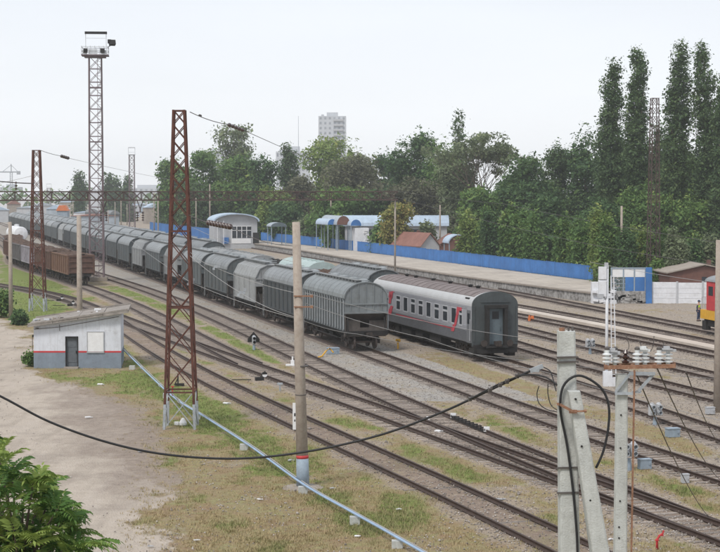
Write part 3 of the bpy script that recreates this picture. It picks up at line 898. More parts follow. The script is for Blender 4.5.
def hopper(kind, label='hopper wagon'):
    LF = 6.6
    L = {'ribbed': 6.2, 'panel': 6.3, 'smooth': 6.1, 'angular': 4.9}[kind]
    t = root('hopper_wagon', (0, 0, 0), 0, label, 'hopper wagon', 'wagons of the long grey hopper train')
    hw = 1.55
    z0, zm, ze, zt = 1.3 + RT, 2.5 + RT, 3.5 + RT, 4.62 + RT
    side_m = {'ribbed': MT['hop_side'], 'smooth': MT['hop'], 'angular': MT['hop_light'], 'panel': MT['hop_side']}[kind]
    endm = {'ribbed': MT['hop_roof_near'], 'smooth': MT['hop'], 'angular': MT['hop_light'], 'panel': MT['hop']}[kind]
    roofm = {'ribbed': MT['hop_roof_near'], 'smooth': MT['hop_roof'], 'angular': MT['hop_light'], 'panel': MT['hop_roof']}[kind]
    if kind == 'angular':
        prof = [(hw, ze - .1), (1.15, zt - 0.42), (0.5, zt - 0.12), (-0.5, zt - 0.12), (-1.15, zt - 0.42), (-hw, ze - .1)]
        ze = ze - .1
    else:
        prof = arch(hw, ze, zt, 14)
    # sides, with stakes
    for s in (-1, 1):
        b = MB()
        b.lohi((s * (hw - 0.04), -L, z0), (s * hw, L, ze))
        b.cur = 1
        nrib = {'ribbed': 17, 'smooth': 7, 'angular': 5, 'panel': 9}[kind]
        for i in range(nrib):
            y = -L + 0.06 + (2 * L - 0.12) * i / (nrib - 1)
            wd = 0.06 if kind != 'smooth' else 0.1
            b.box((s * (hw + 0.03), y, (z0 + ze) / 2), (0.075, wd, ze - z0 - 0.02))
        b.cur = 0
        b.lohi((s * (hw - 0.02), -L, ze - 0.1), (s * (hw + 0.045), L, ze + 0.02))
        b.lohi((s * (hw - 0.02), -L, z0 - 0.02), (s * (hw + 0.05), L, z0 + 0.1))
        ribm = MT['rib'] if kind in ('ribbed',) else side_m
        b.build('side_wall', [side_m, ribm], t)
    # roof shell
    b = MB()
    outer = [(x * 1.02, z + 0.03) for x, z in prof]
    inner = [(x * 0.985, z - 0.03) for x, z in prof][::-1]
    b.prism(outer + inner, -L - 0.08, L + 0.08, smooth=False)
    for i in range(9):
        y = -L + 0.3 + i * (2 * L - 0.6) / 8
        o1 = [(x * 1.027, z + 0.04) for x, z in prof]; i1 = [(x * 1.0, z + 0.01) for x, z in prof][::-1]
        b.prism(o1 + i1, y - 0.03, y + 0.03)
    rf = b.build('roof', roofm, t)
    for i in range(4):
        b = MB()
        y = -L + 2.1 + i * (2 * L - 4.2) / 3
        b.lathe((0.35 if kind != 'angular' else 0, y, zt - 0.16), [(0.36, 0), (0.36, 0.2), (0.3, 0.27), (0.05, 0.3)], 12)
        b.bar((-0.05, y - 0.42, zt + 0.06), (0.7, y - 0.42, zt + 0.02), 0.05)
        b.box((0.35, y, zt + 0.17), (0.9, 0.09, 0.05))
        b.build('hatch', MT['rib'], rf)
    b = MB()
    b.box((-0.45, 0, zt + 0.12), (0.42, 2 * L - 0.4, 0.04))
    for i in range(14):
        y = -L + 0.4 + i * (2 * L - 0.8) / 13
        b.box((-0.45, y, zt + 0.04), (0.5, 0.05, 0.16))
    b.build('roof_walkway', MT['hatch'], rf)
    # ends: full wall above, slope and lower sheet below
    for s in (-1, 1):
        b = MB()
        low = zm if kind != 'angular' else zm + 0.2
        pp = [(x * 0.985, z - 0.02) for x, z in prof]
        pp = pp + [(-hw + 0.05, low), (hw - 0.05, low)]
        b.prism(pp, s * (L - 0.05), s * L)
        for i in range(5):
            x = -1.1 + i * 0.55
            ztop = np.interp(x, [p[0] for p in prof][::-1], [p[1] for p in prof][::-1]) - 0.08
            b.box((x, s * (L + 0.025), (low + ztop) / 2), (0.06, 0.05, ztop - low - 0.04))
        b.box((0, s * (L + 0.04), low + 0.62), (2 * hw - 0.1, 0.09, 0.1))
        b.box((0, s * (L + 0.05), low + 0.03), (2 * hw - 0.02, 0.12, 0.12))
        b.build('end_wall', endm, t)
        b = MB()
        ys = s * (L - 0.06)
        b.add([(-hw + .05, ys, low), (hw - .05, ys, low), (hw - .05, s * (L - 1.9), z0 - .1), (-hw + .05, s * (L - 1.9), z0 - .1)], [(0, 1, 2, 3)] if s > 0 else [(3, 2, 1, 0)])
        b.lohi((-hw + 0.06, s * (L - 1.95), z0 - 0.1), (hw - 0.06, s * (L - 1.9), low))
        b.build('chute', MT['hop_brown'], t)
        b = MB()     # low dusty sheet across the end platform with a torn opening
        yb = s * (L - 0.28)
        b.lohi((-hw + 0.06, yb - 0.02, z0 - 0.45), (-0.35, yb + 0.02, z0 + 0.72))
        b.lohi((0.3, yb - 0.02, z0 - 0.45), (hw - 0.06, yb + 0.02, z0 + 0.66))
        b.lohi((-0.35, yb - 0.02, z0 - 0.45), (0.3, yb + 0.02, z0 + 0.18))
        b.box((0, s * (L - 0.1), z0 - 0.2), (2 * hw - .1, 0.2, 0.36))
        b.bar((-hw + .08, s * (L - 0.02), z0), (-hw + .08, s * (L - 0.02), low), 0.07)
        b.bar((hw - .08, s * (L - 0.02), z0), (hw - .08, s * (L - 0.02), low), 0.07)
        b.build('end_platform', MT['hop_brown'], t)
    # underframe, hoppers below, ladder
    b = MB()
    for s in (-1, 1):
        b.lohi((s * 1.25, -LF, z0 - 0.22), (s * 1.48, LF, z0 - 0.03))
        b.box((0, s * (LF - .1), z0 - .15), (2.9, .2, .3))
        for q_ in (-1.3, 1.3): b.bar((q_, s * (LF - .15), z0), (q_, s * L, z0 + .9), .06)
    b.lohi((-0.25, -LF, z0 - 0.35), (0.25, LF, z0 - 0.08))
    for i in range(4):
        y = -2.7 + i * 1.8
        b.add([(-1.2, y - .8, z0 - .1), (1.2, y - .8, z0 - .1), (1.2, y + .8, z0 - .1), (-1.2, y + .8, z0 - .1),
               (-.6, y - .3, .62), (.6, y - .3, .62), (.6, y + .3, .62), (-.6, y + .3, .62)],
              [(0, 1, 5, 4), (1, 2, 6, 5), (2, 3, 7, 6), (3, 0, 4, 7), (4, 5, 6, 7)])
    b.box((0.8, 0.2, 0.85), (0.5, 1.4, 0.3)); b.box((-0.9, -0.6, 0.85), (0.3, 0.9, 0.35))
    b.bar((-1.3, -L + 2.6, 0.85), (-1.3, L - 2.6, 0.85), 0.06)
    b.build('underframe', MT['black'], t)
    b = MB()
    for s in (-1, 1): b.bar((-hw - 0.12, L - 0.5 + 0.2 * s, 0.6), (-hw - 0.12, L - 0.5 + 0.2 * s, ze + 0.1), 0.035)
    for i in range(9): b.bar((-hw - 0.12, L - 0.7, 0.75 + i * 0.36), (-hw - 0.12, L - 0.3, 0.75 + i * 0.36), 0.03)
    b.build('ladder', MT['hatch'], t)
    for s in (-1, 1): bogie(t, s * (LF - 1.85))
    couplers(t, LF)
    return t

def far_hopper():
    """the distant wagons: same shape, fewer pieces"""
    L = 6.3; hw = 1.57
    t = root('hopper_wagon', (0, 0, 0), 0, 'hopper wagon', 'hopper wagon', 'wagons of the long grey hopper train')
    z0, ze, zt = 1.3 + RT, 3.5 + RT, 4.62 + RT
    b = MB()
    b.lohi((-hw, -L, z0), (hw, L, ze))
    for i in range(8):
        for s in (-1, 1): b.box((s * (hw + .03), -L + .1 + i * (2 * L - .2) / 7, (z0 + ze) / 2), (.06, .1, ze - z0))
    b.build('body', MT['hop'], t)
    b = MB(); b.prism(arch(hw * 1.01, ze, zt, 10), -L - .05, L + .05)
    b.box((0, 0, zt + 0.05), (0.8, 2 * L - 1, 0.16))
    b.build('roof', MT['hop_roof'], t)
    b = MB()
    b.lohi((-1.3, -L, z0 - .25), (1.3, L, z0 - .02)); b.lohi((-.8, -3, .6), (.8, 3, z0))
    for s in (-1, 1):
        b.box((0, s * 5, .75), (2.2, 1.9, .35))
        for q in (-.92, .92): b.lathe((-1.0, s * 5 + q, .475 + RT), [(.47, 0), (.47, .2), (.2, .22), (.2, 1.78), (.47, 1.8), (.47, 2.0)], 10, (1, 0, 0))
    b.box((0, 0, 1.15), (.25, 2 * L + 1, .25))
    b.build('underframe', MT['black'], t)
    return t

P_ROW1 = G(368, 350, RT)
P_ROW2 = G(495, 359, RT)
ROT = TH
def place(o, base, s):
    p = base + DIR * s
    o.location = (p.x, p.y, 0)
    o.rotation_euler = (0, 0, ROT)

protos = {'ribbed': hopper('ribbed'), 'smooth': hopper('smooth'), 'angular': hopper('angular'), 'panel': hopper('panel'), 'far': far_hopper()}
used = set()
def take(kind):
    if kind not in used:
        used.add(kind); return protos[kind]
    return copy_tree(protos[kind])
row1 = ['ribbed', 'panel', 'angular', 'smooth', 'smooth', 'angular', 'smooth', 'angular', 'smooth', 'smooth', 'smooth', 'smooth', 'smooth', 'smooth', 'panel', 'angular', 'smooth']
desc = {'ribbed': 'grey hopper wagon with pale vertical ribs', 'panel': 'grey hopper wagon with dark ribbed sides', 'angular': 'light grey hopper wagon with angular roof',
        'smooth': 'smooth grey hopper wagon with rounded roof', 'far': 'distant grey hopper wagon'}
N1 = 28
for i in range(N1):
    kd = row1[i] if i < len(row1) else 'far'
    o = take(kd)
    if i > 0:
        pass
    place(o, P_ROW1, 6.75 + i * 14.72)
    o['label'] = (f'{desc[kd]}, ' + ('nearest of its train' if i == 0 else f'{ordinal(i + 1)} in its train'))

# the coach
def coach():
    L = 12.1; hw = 1.55
    t = root('passenger_coach', (0, 0, 0), 0, 'grey passenger coach with red stripes, standing right of the hopper train', 'passenger coach')
    z0, ze, zt = 1.05 + RT, 3.42 + RT, 4.34 + RT
    pr = [(hw, z0), (hw + .005, 2.05), (hw, ze)] + [(hw * math.cos(a) if a < 9 else 0, ze + (zt - ze) * math.sin(a)) for a in [math.pi * i / 16 for i in range(1, 16)]] + [(-hw, ze), (-hw - .005, 2.05), (-hw, z0)]
    b = MB()
    b.lohi((-hw, -L, z0), (hw, L, 2.0))
    for s in (-1, 1):
        for k in range(7): b.lohi((s * hw, -L + 1.0, z0 + .08 + k * .105), (s * (hw + .022), L - 1.0, z0 + .13 + k * .105))
    b.build('lower_body', MT['coach_low'], t)
    b = MB()
    b.lohi((-hw, -L, 2.0), (hw, L, ze))
    for s in (-1, 1):
        for k in range(3): b.lohi((s * hw, -L + 1.0, 2.07 + k * .1), (s * (hw + .02), L - 1.0, 2.12 + k * .1))
        for k in range(2): b.lohi((s * hw, -L + 1.0, 3.42 + k * .1), (s * (hw + .02), L - 1.0, 3.47 + k * .1))
    b.build('upper_body', MT['coach'], t)
    full = [(hw * 1.005 * math.cos(math.pi * i / 24), ze + (zt - ze) * math.sin(math.pi * i / 24) ** 0.9) for i in range(25)]
    b = MB(); b.prism(full, -L, L, smooth=False); b.build('eave_panel', MT['coach_eave'], t)
    cen = [(x, z + 0.035) for x, z in full if abs(x) < hw * 0.86]
    b = MB(); b.prism(cen + [(cen[-1][0], cen[-1][1] - .1), (cen[0][0], cen[0][1] - .1)], -L + .5, L - .5)
    for i in range(17):
        y = -L + 1.2 + i * 1.36
        b.prism([(x * 1.0, z + .03) for x, z in cen] + [(x * 1.0, z - .02) for x, z in cen][::-1], y - .025, y + .025)
    rf = b.build('roof', MT['coach_roof'], t)
    for y in (-8.5, -6.9, -2.5, 1.5, 5.8, 8.2):
        b = MB(); b.lathe((0.1, y, zt), [(.13, 0), (.13, .14), (.2, .15), (.2, .2), (.02, .24)], 10); b.build('vent', MT['black'], rf)
    b = MB(); b.box((-hw + .3, -L + 1.35, ze + .42), (.35, .8, .18)); b.build('roof_box', MT['black'], rf)
    # end caps
    for s in (-1, 1):
        pr2 = [(hw - .01, z0 - .25), (hw - .01, ze)] + [(x * .99, z - .0) for x, z in full[1:-1]] + [(-hw + .01, ze), (-hw + .01, z0 - .25)]
        b = MB(); b.prism([(x * 1.012, z + .04) for x, z in pr2], s * (L - .02), s * (L + .1))
        for x in (-1.45, 1.45): b.box((x, s * (L + .13), 2.5), (.1, .06, 2.3))
        b.bar((-1.0, s * (L + .14), 3.9), (1.0, s * (L + .14), 3.9), .04)
        ew = b.build('end_wall', MT['coach_end'], t)
        b = MB()
        for x in (-.62, .62): b.box((x, s * (L + .3), 2.3), (.2, .42, 2.5))
        b.box((0, s * (L + .3), 3.62), (1.5, .46, .2)); b.box((0, s * (L + .35), 1.02), (1.5, .5, .12))
        b.build('gangway_frame', MT['black'], ew)
        b = MB(); b.box((0, s * (L + .13), 2.3), (1.0, .05, 2.35)); b.box((0, s * (L + .16), 2.55), (.75, .02, 1.5))
        b.box((.3, s * (L + .2), 2.2), (.04, .06, .22))
        dr = b.build('end_door', MT['door_blue'], ew)
        b = MB(); b.box((0, s * (L + .175), 3.05), (.46, .02, .5)); b.build('door_window', MT['glass'], dr)
    # windows
    for s in (-1, 1):
        ys = [-L + 2.25] + [-L + 3.7 + i * 1.89 for i in range(8)] + [L - 2.3]
        for i, y in enumerate(ys):
            b = MB()
            wd, z1, z2 = .98, 2.28, 3.28
            if i in (0,): wd = .55
            b.lohi((s * hw, y - wd / 2 - .06, z1 - .06), (s * (hw + .03), y + wd / 2 + .06, z1))
            b.lohi((s * hw, y - wd / 2 - .06, z2), (s * (hw + .03), y + wd / 2 + .06, z2 + .06))
            for q in (-1, 1): b.lohi((s * hw, y + q * (wd / 2), z1), (s * (hw + .03), y + q * (wd / 2 + .06), z2))
            if i % 3 != 1: b.lohi((s * (hw + .012), y - wd / 2, z2 - .36), (s * (hw + .03), y + wd / 2, z2 - .22))
            f = b.build('window', MT['winframe'], t)
            b = MB(); b.lohi((s * (hw - .01), y - wd / 2, z1), (s * (hw + .012), y + wd / 2, z2)); b.build('pane', MT['glass'], f)
        for q in (-1, 1):
            b = MB(); y = q * (L - .62)
            b.lohi((s * (hw + .002), y - .38, z0 - .02), (s * (hw + .02), y + .38, 3.35)); b.lohi((s * (hw + .02), y - .3, z0 + .1), (s * (hw + .03), y + .3, z0 + .9))
            d = b.build('side_door', MT['coach_low'], t)
            b = MB(); b.lohi((s * (hw + .02), y - .22, 2.45), (s * (hw + .032), y + .22, 3.15)); b.build('door_window', MT['glass'], d)
            b = MB(); b.bar((s * (hw + .09), y - .48, 1.4), (s * (hw + .09), y - .48, 2.8), .035); b.build('handrail', MT['winframe'], d)
        # red marks: thin line low on the side, slanting bands near each end
        b = MB()
        b.lohi((s * (hw + .024), -L + 3.6, 1.88), (s * (hw + .034), -L + 17.5, 1.94))
        def quad(y0, z0_, y1, z1_, wdt, x=hw + .032):
            v = [(s * x, y0 - wdt / 2, z0_), (s * x, y0 + wdt / 2, z0_), (s * x, y1 + wdt / 2, z1_), (s * x, y1 - wdt / 2, z1_)]
            v2 = [(s * (x + .008), a[1], a[2]) for a in v]
            b.add(v + v2, [(0, 1, 2, 3), (7, 6, 5, 4), (0, 4, 5, 1), (1, 5, 6, 2), (2, 6, 7, 3), (3, 7, 4, 0)])
        quad(-L + 3.95, 1.72, -L + 3.5, 2.2, .6); quad(-L + 3.35, 2.2, -L + 2.95, 2.9, .45); quad(-L + 2.9, 2.9, -L + 2.7, 3.42, .55); quad(-L + 2.5, 3.2, -L + 2.4, 3.42, .9, hw + .026)
        quad(-L + 19.3, 1.75, -L + 19.0, 2.15, 1.0); quad(-L + 18.9, 2.15, -L + 18.6, 2.45, .7); quad(-L + 19.2, 2.6, -L + 18.9, 3.3, .62); quad(-L + 19.0, 3.05, -L + 18.8, 3.5, 1.0)
        quad(-L + 18.4, 3.5, -L + 18.3, 3.56, .8)
        b.build('red_stripe', MT['coach_red'], t)
    b = MB()
    b.lohi((-1.35, -L + .2, z0 - .2), (1.35, L - .2, z0))
    for (y, l, x) in ((-3.5, 2.6, -1), (0.3, 1.8, -1), (3.6, 2.4, -1), (-2.0, 2.4, 1), (2.4, 3.0, 1), (6, 1.0, -1)):
        b.box((x * .95, y, .78), (.75, l, .6))
    b.build('underframe', MT['black'], t)
    for s in (-1, 1):
        bg_ = bogie(t, s * (L - 3.6))
        b = MB()
        b.lohi((-1.5, s * (L - .1), .62), (1.5, s * (L + .18), 1.15)); b.box((0, s * (L + .3), .75), (2.6, .1, .3))
        b.box((-1.2, s * (L - .5), .62), (.5, .8, .5)); b.box((1.2, s * (L - .5), .62), (.5, .8, .5))
        b.build('buffer_beam', MT['black'], t)
        for x in (-.88, .88):
            b = MB(); b.lathe((x, s * (L + .1), 1.06 + RT), [(.1, 0), (.1, .35), (.22, .36), (.22, .42)], 12, (0, s, 0)); b.build('buffer', MT['bogie'], t)
    couplers(t, L + .2)
    return t
place(coach(), P_ROW2, 12.2)

# second row behind the hopper train
def flat_box_wagon(label, roofm, sidem, L=6.75, cat='box wagon', zt=4.25, group=None):
    t = root('box_wagon', (0, 0, 0), 0, label, cat, group)
    b = MB(); hw = 1.5
    b.lohi((-hw, -L, 1.3), (hw, L, 3.55))
    for i in range(10):
        for s in (-1, 1): b.box((s * (hw + .03), -L + .1 + i * (2 * L - .2) / 9, 2.4), (.07, .09, 2.2))
    b.build('body', sidem, t)
    b = MB(); b.prism([(x, z) for x, z in arch(hw * 1.03, 3.55, zt, 10)], -L - .05, L + .05)
    for i in range(7):
        b.box((0, -L + 1 + i * (2 * L - 2) / 6, zt + .02), (.7, .5, .1))
    b.build('roof', roofm, t)
    b = MB(); b.lohi((-1.3, -L, 1.0), (1.3, L, 1.3)); b.build('underframe', MT['black'], t)
    for s in (-1, 1): bogie(t, s * (L - 1.8))
    couplers(t, L)
    return t
def gondola(label, sidem, loadm=None, load_h=2.6, group='brown gondola wagons on the left', lo=6.35, ribm=None):
    t = root('gondola_wagon', (0, 0, 0), 0, label, 'gondola wagon', group)
    hw = 1.5; z0, z1 = 1.25 + RT, 3.4 + RT
    for s in (-1, 1):
        b = MB()
        b.lohi((s * (hw - .05), -lo, z0), (s * hw, lo, z1))
        b.cur = 1
        for i in range(9):
            b.box((s * (hw + .05), -lo + .07 + i * (2 * lo - .14) / 8, (z0 + z1) / 2), (.12, .14, z1 - z0 - .02))
        b.cur = 0
        b.lohi((s * (hw - .07), -lo, z1 - .12), (s * (hw + .1), lo, z1 + .02)); b.lohi((s * (hw - .06), -lo, z0 - .1), (s * (hw + .08), lo, z0 + .04))
        b.build('side_wall', [sidem, ribm or sidem], t)
        b = MB()
        b.lohi((-hw + .05, s * (lo - .05), z0), (hw - .05, s * lo, z1))
        for k in range(4): b.lohi((-hw + .02, s * lo, z0 + .1 + k * .62), (hw - .02, s * (lo + .09), z0 + .22 + k * .62))
        for x in (-hw + .08, hw - .08): b.box((x, s * (lo + .05), (z0 + z1) / 2), (.14, .1, z1 - z0))
        b.build('end_wall', MT['gond'] if sidem != MT['gond_grey'] else sidem, t)
    b = MB(); b.lohi((-hw + .05, -lo + .05, z0 - .05), (hw - .05, lo - .05, z0 + .03)); b.build('floor', MT['black'], t)
    if loadm:
        nx, ny = 9, 50
        vs, fs = [], []
        rr = random.Random(hash(label) % 999)
        for j in range(ny):
            for i in range(nx):
                e = min(i, nx - 1 - i, 1) 
                vs.append((-hw + .06 + (2 * hw - .12) * i / (nx - 1), -lo + .06 + (2 * lo - .12) * j / (ny - 1), z0 + load_h - 1.25 + rr.uniform(-.14, .22) * e + .12 * math.sin(j * .5) * e))
        for j in range(ny - 1):
            for i in range(nx - 1): fs.append((j * nx + i, j * nx + i + 1, (j + 1) * nx + i + 1, (j + 1) * nx + i))
        MB().add(vs, fs).build('load', loadm, t)
    b = MB(); b.lohi((-1.2, -lo, 1.15), (1.2, lo, z0 - .08)); b.bar((0, -lo, 1.1), (0, lo, 1.1), .5, .3); b.bar((.9, -3, .9), (.9, 3, .9), .06); b.bar((-.9, -3, .9), (-.9, 3, .9), .06)
    b.box((-.6, 1.2, .9), (.5, 1.2, .4)); b.build('underframe', MT['black'], t)
    for s in (-1, 1): bogie(t, s * (lo - 1.7))
    couplers(t, lo)
    return t

s_ = 25.3
o = copy_tree(protos['smooth']); place(o, P_ROW2, s_ + 7); o['label'] = 'grey round-roofed hopper wagon coupled to the far end of the passenger coach'; o['group'] = 'wagons in the row behind the hopper train'
s_ += 14.7
g2 = 'wagons in the row behind the hopper train'
o = gondola('open wagon of rusty scrap between grey hopper and pale green wagon', MT['green_wagon'], MT['scrap'], 3.6, g2, 3.1); place(o, P_ROW2, s_ + 3.4); s_ += 7.0
o = flat_box_wagon('covered wagon with green sides and pale green roof in the row behind the hoppers', MT['greenish'], MT['green_wagon'], 6.2, group=g2, zt=4.6); place(o, P_ROW2, s_ + 6.5); s_ += 13.4
o = gondola('open wagon heaped with dark coal in the row behind the hoppers', MT['gond_grey'], MT['black'], 3.5, g2); place(o, P_ROW2, s_ + 7); s_ += 14
for i in range(2):
    o = flat_box_wagon(['box wagon with pale dusty roof just beyond the coal wagon', 'box wagon with pale dusty roof, further from the coal wagon'][i], MT['plat_wall'] if i < 0 else MT['hop_light'], MT['gond_grey'], group=g2, zt=4.2); place(o, P_ROW2, s_ + 7); s_ += 14.7
k = 0
while s_ < 440:
    kd = 'smooth' if k < 5 else 'far'
    o = copy_tree(protos[kd]); place(o, P_ROW2, s_ + 7); s_ += 14.72
    o['group'] = g2; k += 1
    o['label'] = f'round-roofed wagon, {ordinal(k)} beyond the pale-roofed box wagons in the second row'

# brown gondolas on the left
Xt3 = TR['T3']
pg = G(77, 284.5, RT)
y = pg.y
mats = [('gond_or', 'gond'), ('gond', 'gond'), ('gond_lilac', 'gond_grey'), ('gond_grey', 'gond_grey'), ('gond', 'gond_or'), ('gond_grey', 'gond'), ('gond', 'gond')]
words = ['orange-brown gondola wagon, nearest of the left-hand train', 'brown gondola wagon coupled behind the orange-brown one', 'pale grey-lilac gondola wagon in the middle of the left-hand train',
         'dark grey gondola wagon just beyond the pale grey one', 'brown gondola wagon with paler ribs, fifth in the left-hand train', 'grey-sided gondola wagon, sixth in the left-hand train', 'farthest brown gondola wagon of the left-hand train']
for i in range(7):
    yc = y + 6.5 * 0.96
    ax = float(Xt3(yc)); d = Vector((float(Xt3(yc + 4)) - float(Xt3(yc - 4)), 8.0, 0)).normalized()
    o = gondola(words[i], MT[mats[i][0]], MT['scrap'], 3.35, ribm=MT[mats[i][0]] if i else MT['gond_or'])
    o.location = (ax, yc, 0)
    o.rotation_euler = (0, 0, math.atan2(-d.x, d.y))
    y = yc + 7.45 * d.y

# shunting locomotive reaching in from the right edge
def loco():
    t = root('shunting_locomotive', (0, 0, 0), 0, 'red and yellow shunting locomotive reaching in at the right edge', 'locomotive')
    L = 8.0
    b = MB(); b.lohi((-1.5, -L, 1.05 + RT), (1.5, L, 1.75 + RT)); b.build('frame', MT['yellow'], t)
    b = MB(); b.lohi((-1.45, 4.2, 1.77 + RT), (1.45, 7.0, 3.95 + RT)); b.cur = 0
    cab = b.build('cab', MT['red'], t)
    b = MB(); b.prism([(x, z) for x, z in arch(1.52, 3.97 + RT, 4.45 + RT, 10)], 4.0, 7.2); b.build('roof', MT['hop_roof'], cab)
    for s in (-1, 1):
        for yy in (5.0, 6.2):
            b = MB(); b.lohi((s * 1.45, yy - .4, 2.9 + RT), (s * 1.47, yy + .4, 3.6 + RT)); b.build('window', MT['glass'], cab)
    b = MB()
    for x in (-.7, .7): b.lohi((x - .4, 7.0, 2.9 + RT), (x + .4, 7.02, 3.6 + RT))
    b.build('window', MT['glass'], cab)
    b = MB(); b.lohi((-1.0, -7.4, 1.77 + RT), (1.0, 4.2, 3.6 + RT)); b.build('hood', MT['red'], t)
    b = MB()
    for s in (-1, 1):
        pts = [(s * 1.42, yy, 1.76 + RT) for yy in (-7.9, -5.5, -3, -0.5, 2, 4.0, 7.3, 7.9)]
        for p in pts: b.bar(p, (p[0], p[1], p[2] + .95), .04)
        b.bar((s * 1.42, -7.9, 2.7 + RT), (s * 1.42, 4.0, 2.7 + RT), .04)
    b.bar((-1.4, 7.9, 2.7 + RT), (1.4, 7.9, 2.7 + RT), .04)
    b.build('handrail', MT['winframe'], t)
    b = MB(); b.lohi((-1.3, -L + .3, .7), (1.3, L - .3, 1.05 + RT)); b.box((-1.1, 0, .75), (.7, 3, .6)); b.box((-1.25, 7.4, .75), (.4, .7, .7)); b.build('underframe', MT['black'], t)
    for yy in (-4.6, 4.6): bogie(t, yy)
    couplers(t, L)
    for x in (-.9, .9):
        b = MB(); b.lathe((x, 8.0, 1.5), [(.15, 0), (.15, .1), (.02, .12)], 10, (0, 1, 0)); b.build('headlight', MT['winframe'], t)
    return t
lo = loco()
pA = G(713, 330.8, RT)
X11 = TR['T11']; yA = pA.y - 8.3
dA = Vector((float(X11(yA + 5)) - float(X11(yA - 5)), 10.0, 0)).normalized()
lo.location = (float(X11(yA)), yA, 0); lo.rotation_euler = (0, 0, math.atan2(-dA.x, dA.y))
# ------------------------------------------------------------------ masts, poles, gantry
def lattice(name, label, cat, base, H, w0, w1, n, mat, leg=0.09, br=0.05, rz=0.0, foot=None, group=None, rungs=(), star=False):
    t = root(name, (base.x, base.y, 0), rz, label, cat, group)
    def corner(i, z):
        w_ = w0 + (w1 - w0) * z / H
        sx, sy = ((-1, -1), (1, -1), (1, 1), (-1, 1))[i % 4]
        return Vector((sx * w_ / 2, sy * w_ / 2, z))
    zf = foot or 0.0
    for i in range(4):
        MB().bar(corner(i, zf), corner(i, H), leg).build('leg', mat, t)
        if foot: MB().bar(corner(i, -0.1), corner(i, zf), leg * 1.15).build('painted_foot', MT['mast_grey'], t)
    # panel heights follow the taper
    zs = [0.0]; 
    k = n; r = (w1 / w0) ** (1.0 / n); tot = sum(r ** j for j in range(n)); 
    for j in range(n): zs.append(zs[-1] + H * (r ** j) / tot)
    b = MB(); b2 = MB()
    for j in range(n):
        for f in range(4):
            a0, a1 = corner(f, zs[j] + .03), corner(f + 1, zs[j] + .03)
            c0, c1 = corner(f, zs[j + 1] - .03), corner(f + 1, zs[j + 1] - .03)
            tgt = b2 if (foot and zs[j + 1] <= foot * 1.6) else b
            if star:
                m = (a0 + a1 + c0 + c1) / 4
                tgt.bar(a0, c1, br * .8); tgt.bar(a1, c0, br * .8); tgt.bar(a0, a1, br)
            else:
                tgt.bar(a0, c1, br); tgt.bar(a1, c0, br)
    for z in list(rungs) + [H - .04]:
        for f in range(4): b.bar(corner(f, z), corner(f + 1, z), br * 1.6)
    b.build('bracing', mat, t)
    if b2.v: b2.build('lower_bracing', MT['mast_grey'], t)
    return t

def zat(px, py, Y): return AT(px, py, Y).z
b182 = G(181, 427)
H182 = zat(184, 110, b182.y)
m182 = lattice('lattice_mast', 'tall rusty tapering lattice mast with grey-painted feet in the grass', 'lattice mast', b182, H182, 1.42, 0.5, 13, MT['mast'], 0.105, 0.042, 0.0, foot=1.15, rungs=(H182 * .115, H182 * .38, H182 * .62), group='rusty catenary masts')
b38 = G(38, 311)
H38 = zat(38, 150, b38.y)
lattice('lattice_mast', 'thin rusty lattice mast beyond the low white building, near the left edge', 'lattice mast', b38, H38, 1.35, 0.6, 12, MT['mast'], 0.12, 0.045, 0.0, foot=1.2, rungs=(H38 * .3, H38 * .5), group='rusty catenary masts')
b652 = G(653, 293)
H652 = zat(652, 98, b652.y)
lattice('lattice_mast', 'tall thin dark lattice mast among the poplars behind the blue gate', 'lattice mast', b652, H652, 1.2, 0.7, 18, MT['mast_far'], 0.07, 0.04, 0.2, rungs=(H652 * .5,), group='rusty catenary masts')

# lighting tower
bl = G(97, 281)
HL = zat(97, 56, bl.y)
lt = lattice('lighting_tower', 'very tall lattice lighting tower with a railed white platform on top', 'lighting tower', bl, HL, 1.75, 1.5, 16, MT['tower'], 0.13, 0.07, 0.1, rungs=(HL * .33, HL * .62, HL * .86), star=True, group=None)
q = MB(); q.box((0, 0, 0.25), (2.6, 2.4, .5)); q.build('plinth', MT['conc'], lt)
q = MB(); q.bar((0.3, -0.9, 0), (0.3, -0.9, HL), 0.05); q.bar((0.75, -0.9, 0), (0.75, -0.9, HL), 0.05)
for i in range(int(HL / .35)): q.bar((0.3, -0.9, i * .35), (0.75, -0.9, i * .35), 0.03)
q.build('ladder', MT['tower'], lt)
q = MB(); q.box((0, 0, HL + .05), (3.3, 2.4, .12)); q.box((0, 0, HL - .12), (2.6, 1.9, .18)); q.build('deck', MT['tower'], lt)
q = MB()
for sy in (-1.15, 1.15):
    for z in (.55, 1.05): q.bar((-1.6, sy, HL + z), (1.6, sy, HL + z), .06)
    for i in range(7): q.bar((-1.6 + i * 3.2 / 6, sy, HL), (-1.6 + i * 3.2 / 6, sy, HL + 1.15), .06)
    q.bar((-1.6, sy, HL + .1), (-.8, sy, HL + 1.0), .05); q.bar((1.6, sy, HL + .1), (.8, sy, HL + 1.0), .05)
for sx in (-1.6, 1.6):
    for z in (.55, 1.05): q.bar((sx, -1.15, HL + z), (sx, 1.15, HL + z), .06)
q.box((-.2, -1.12, HL + .45), (1.1, .04, .6)); q.box((-1.2, -1.12, HL + .4), (.6, .04, .5)); q.box((1.1, -1.12, HL + .4), (.7, .04, .5))
q.build('railing', MT['tower_white'], lt)
HT = zat(97, 32, bl.y)
q = MB()
for sx in (-1.15, 1.35):
    q.bar((sx, 0, HL), (sx, 0, HT - .15), .07)
q.bar((-1.15, 0, HT - .75), (1.35, 0, HT - .75), .04)
q.build('lamp_frame', MT['tower_white'], lt)
q = MB(); q.box((0.1, 0, HT - .1), (2.7, .5, .28)); q.build('lamp_bar', MT['black'], lt)
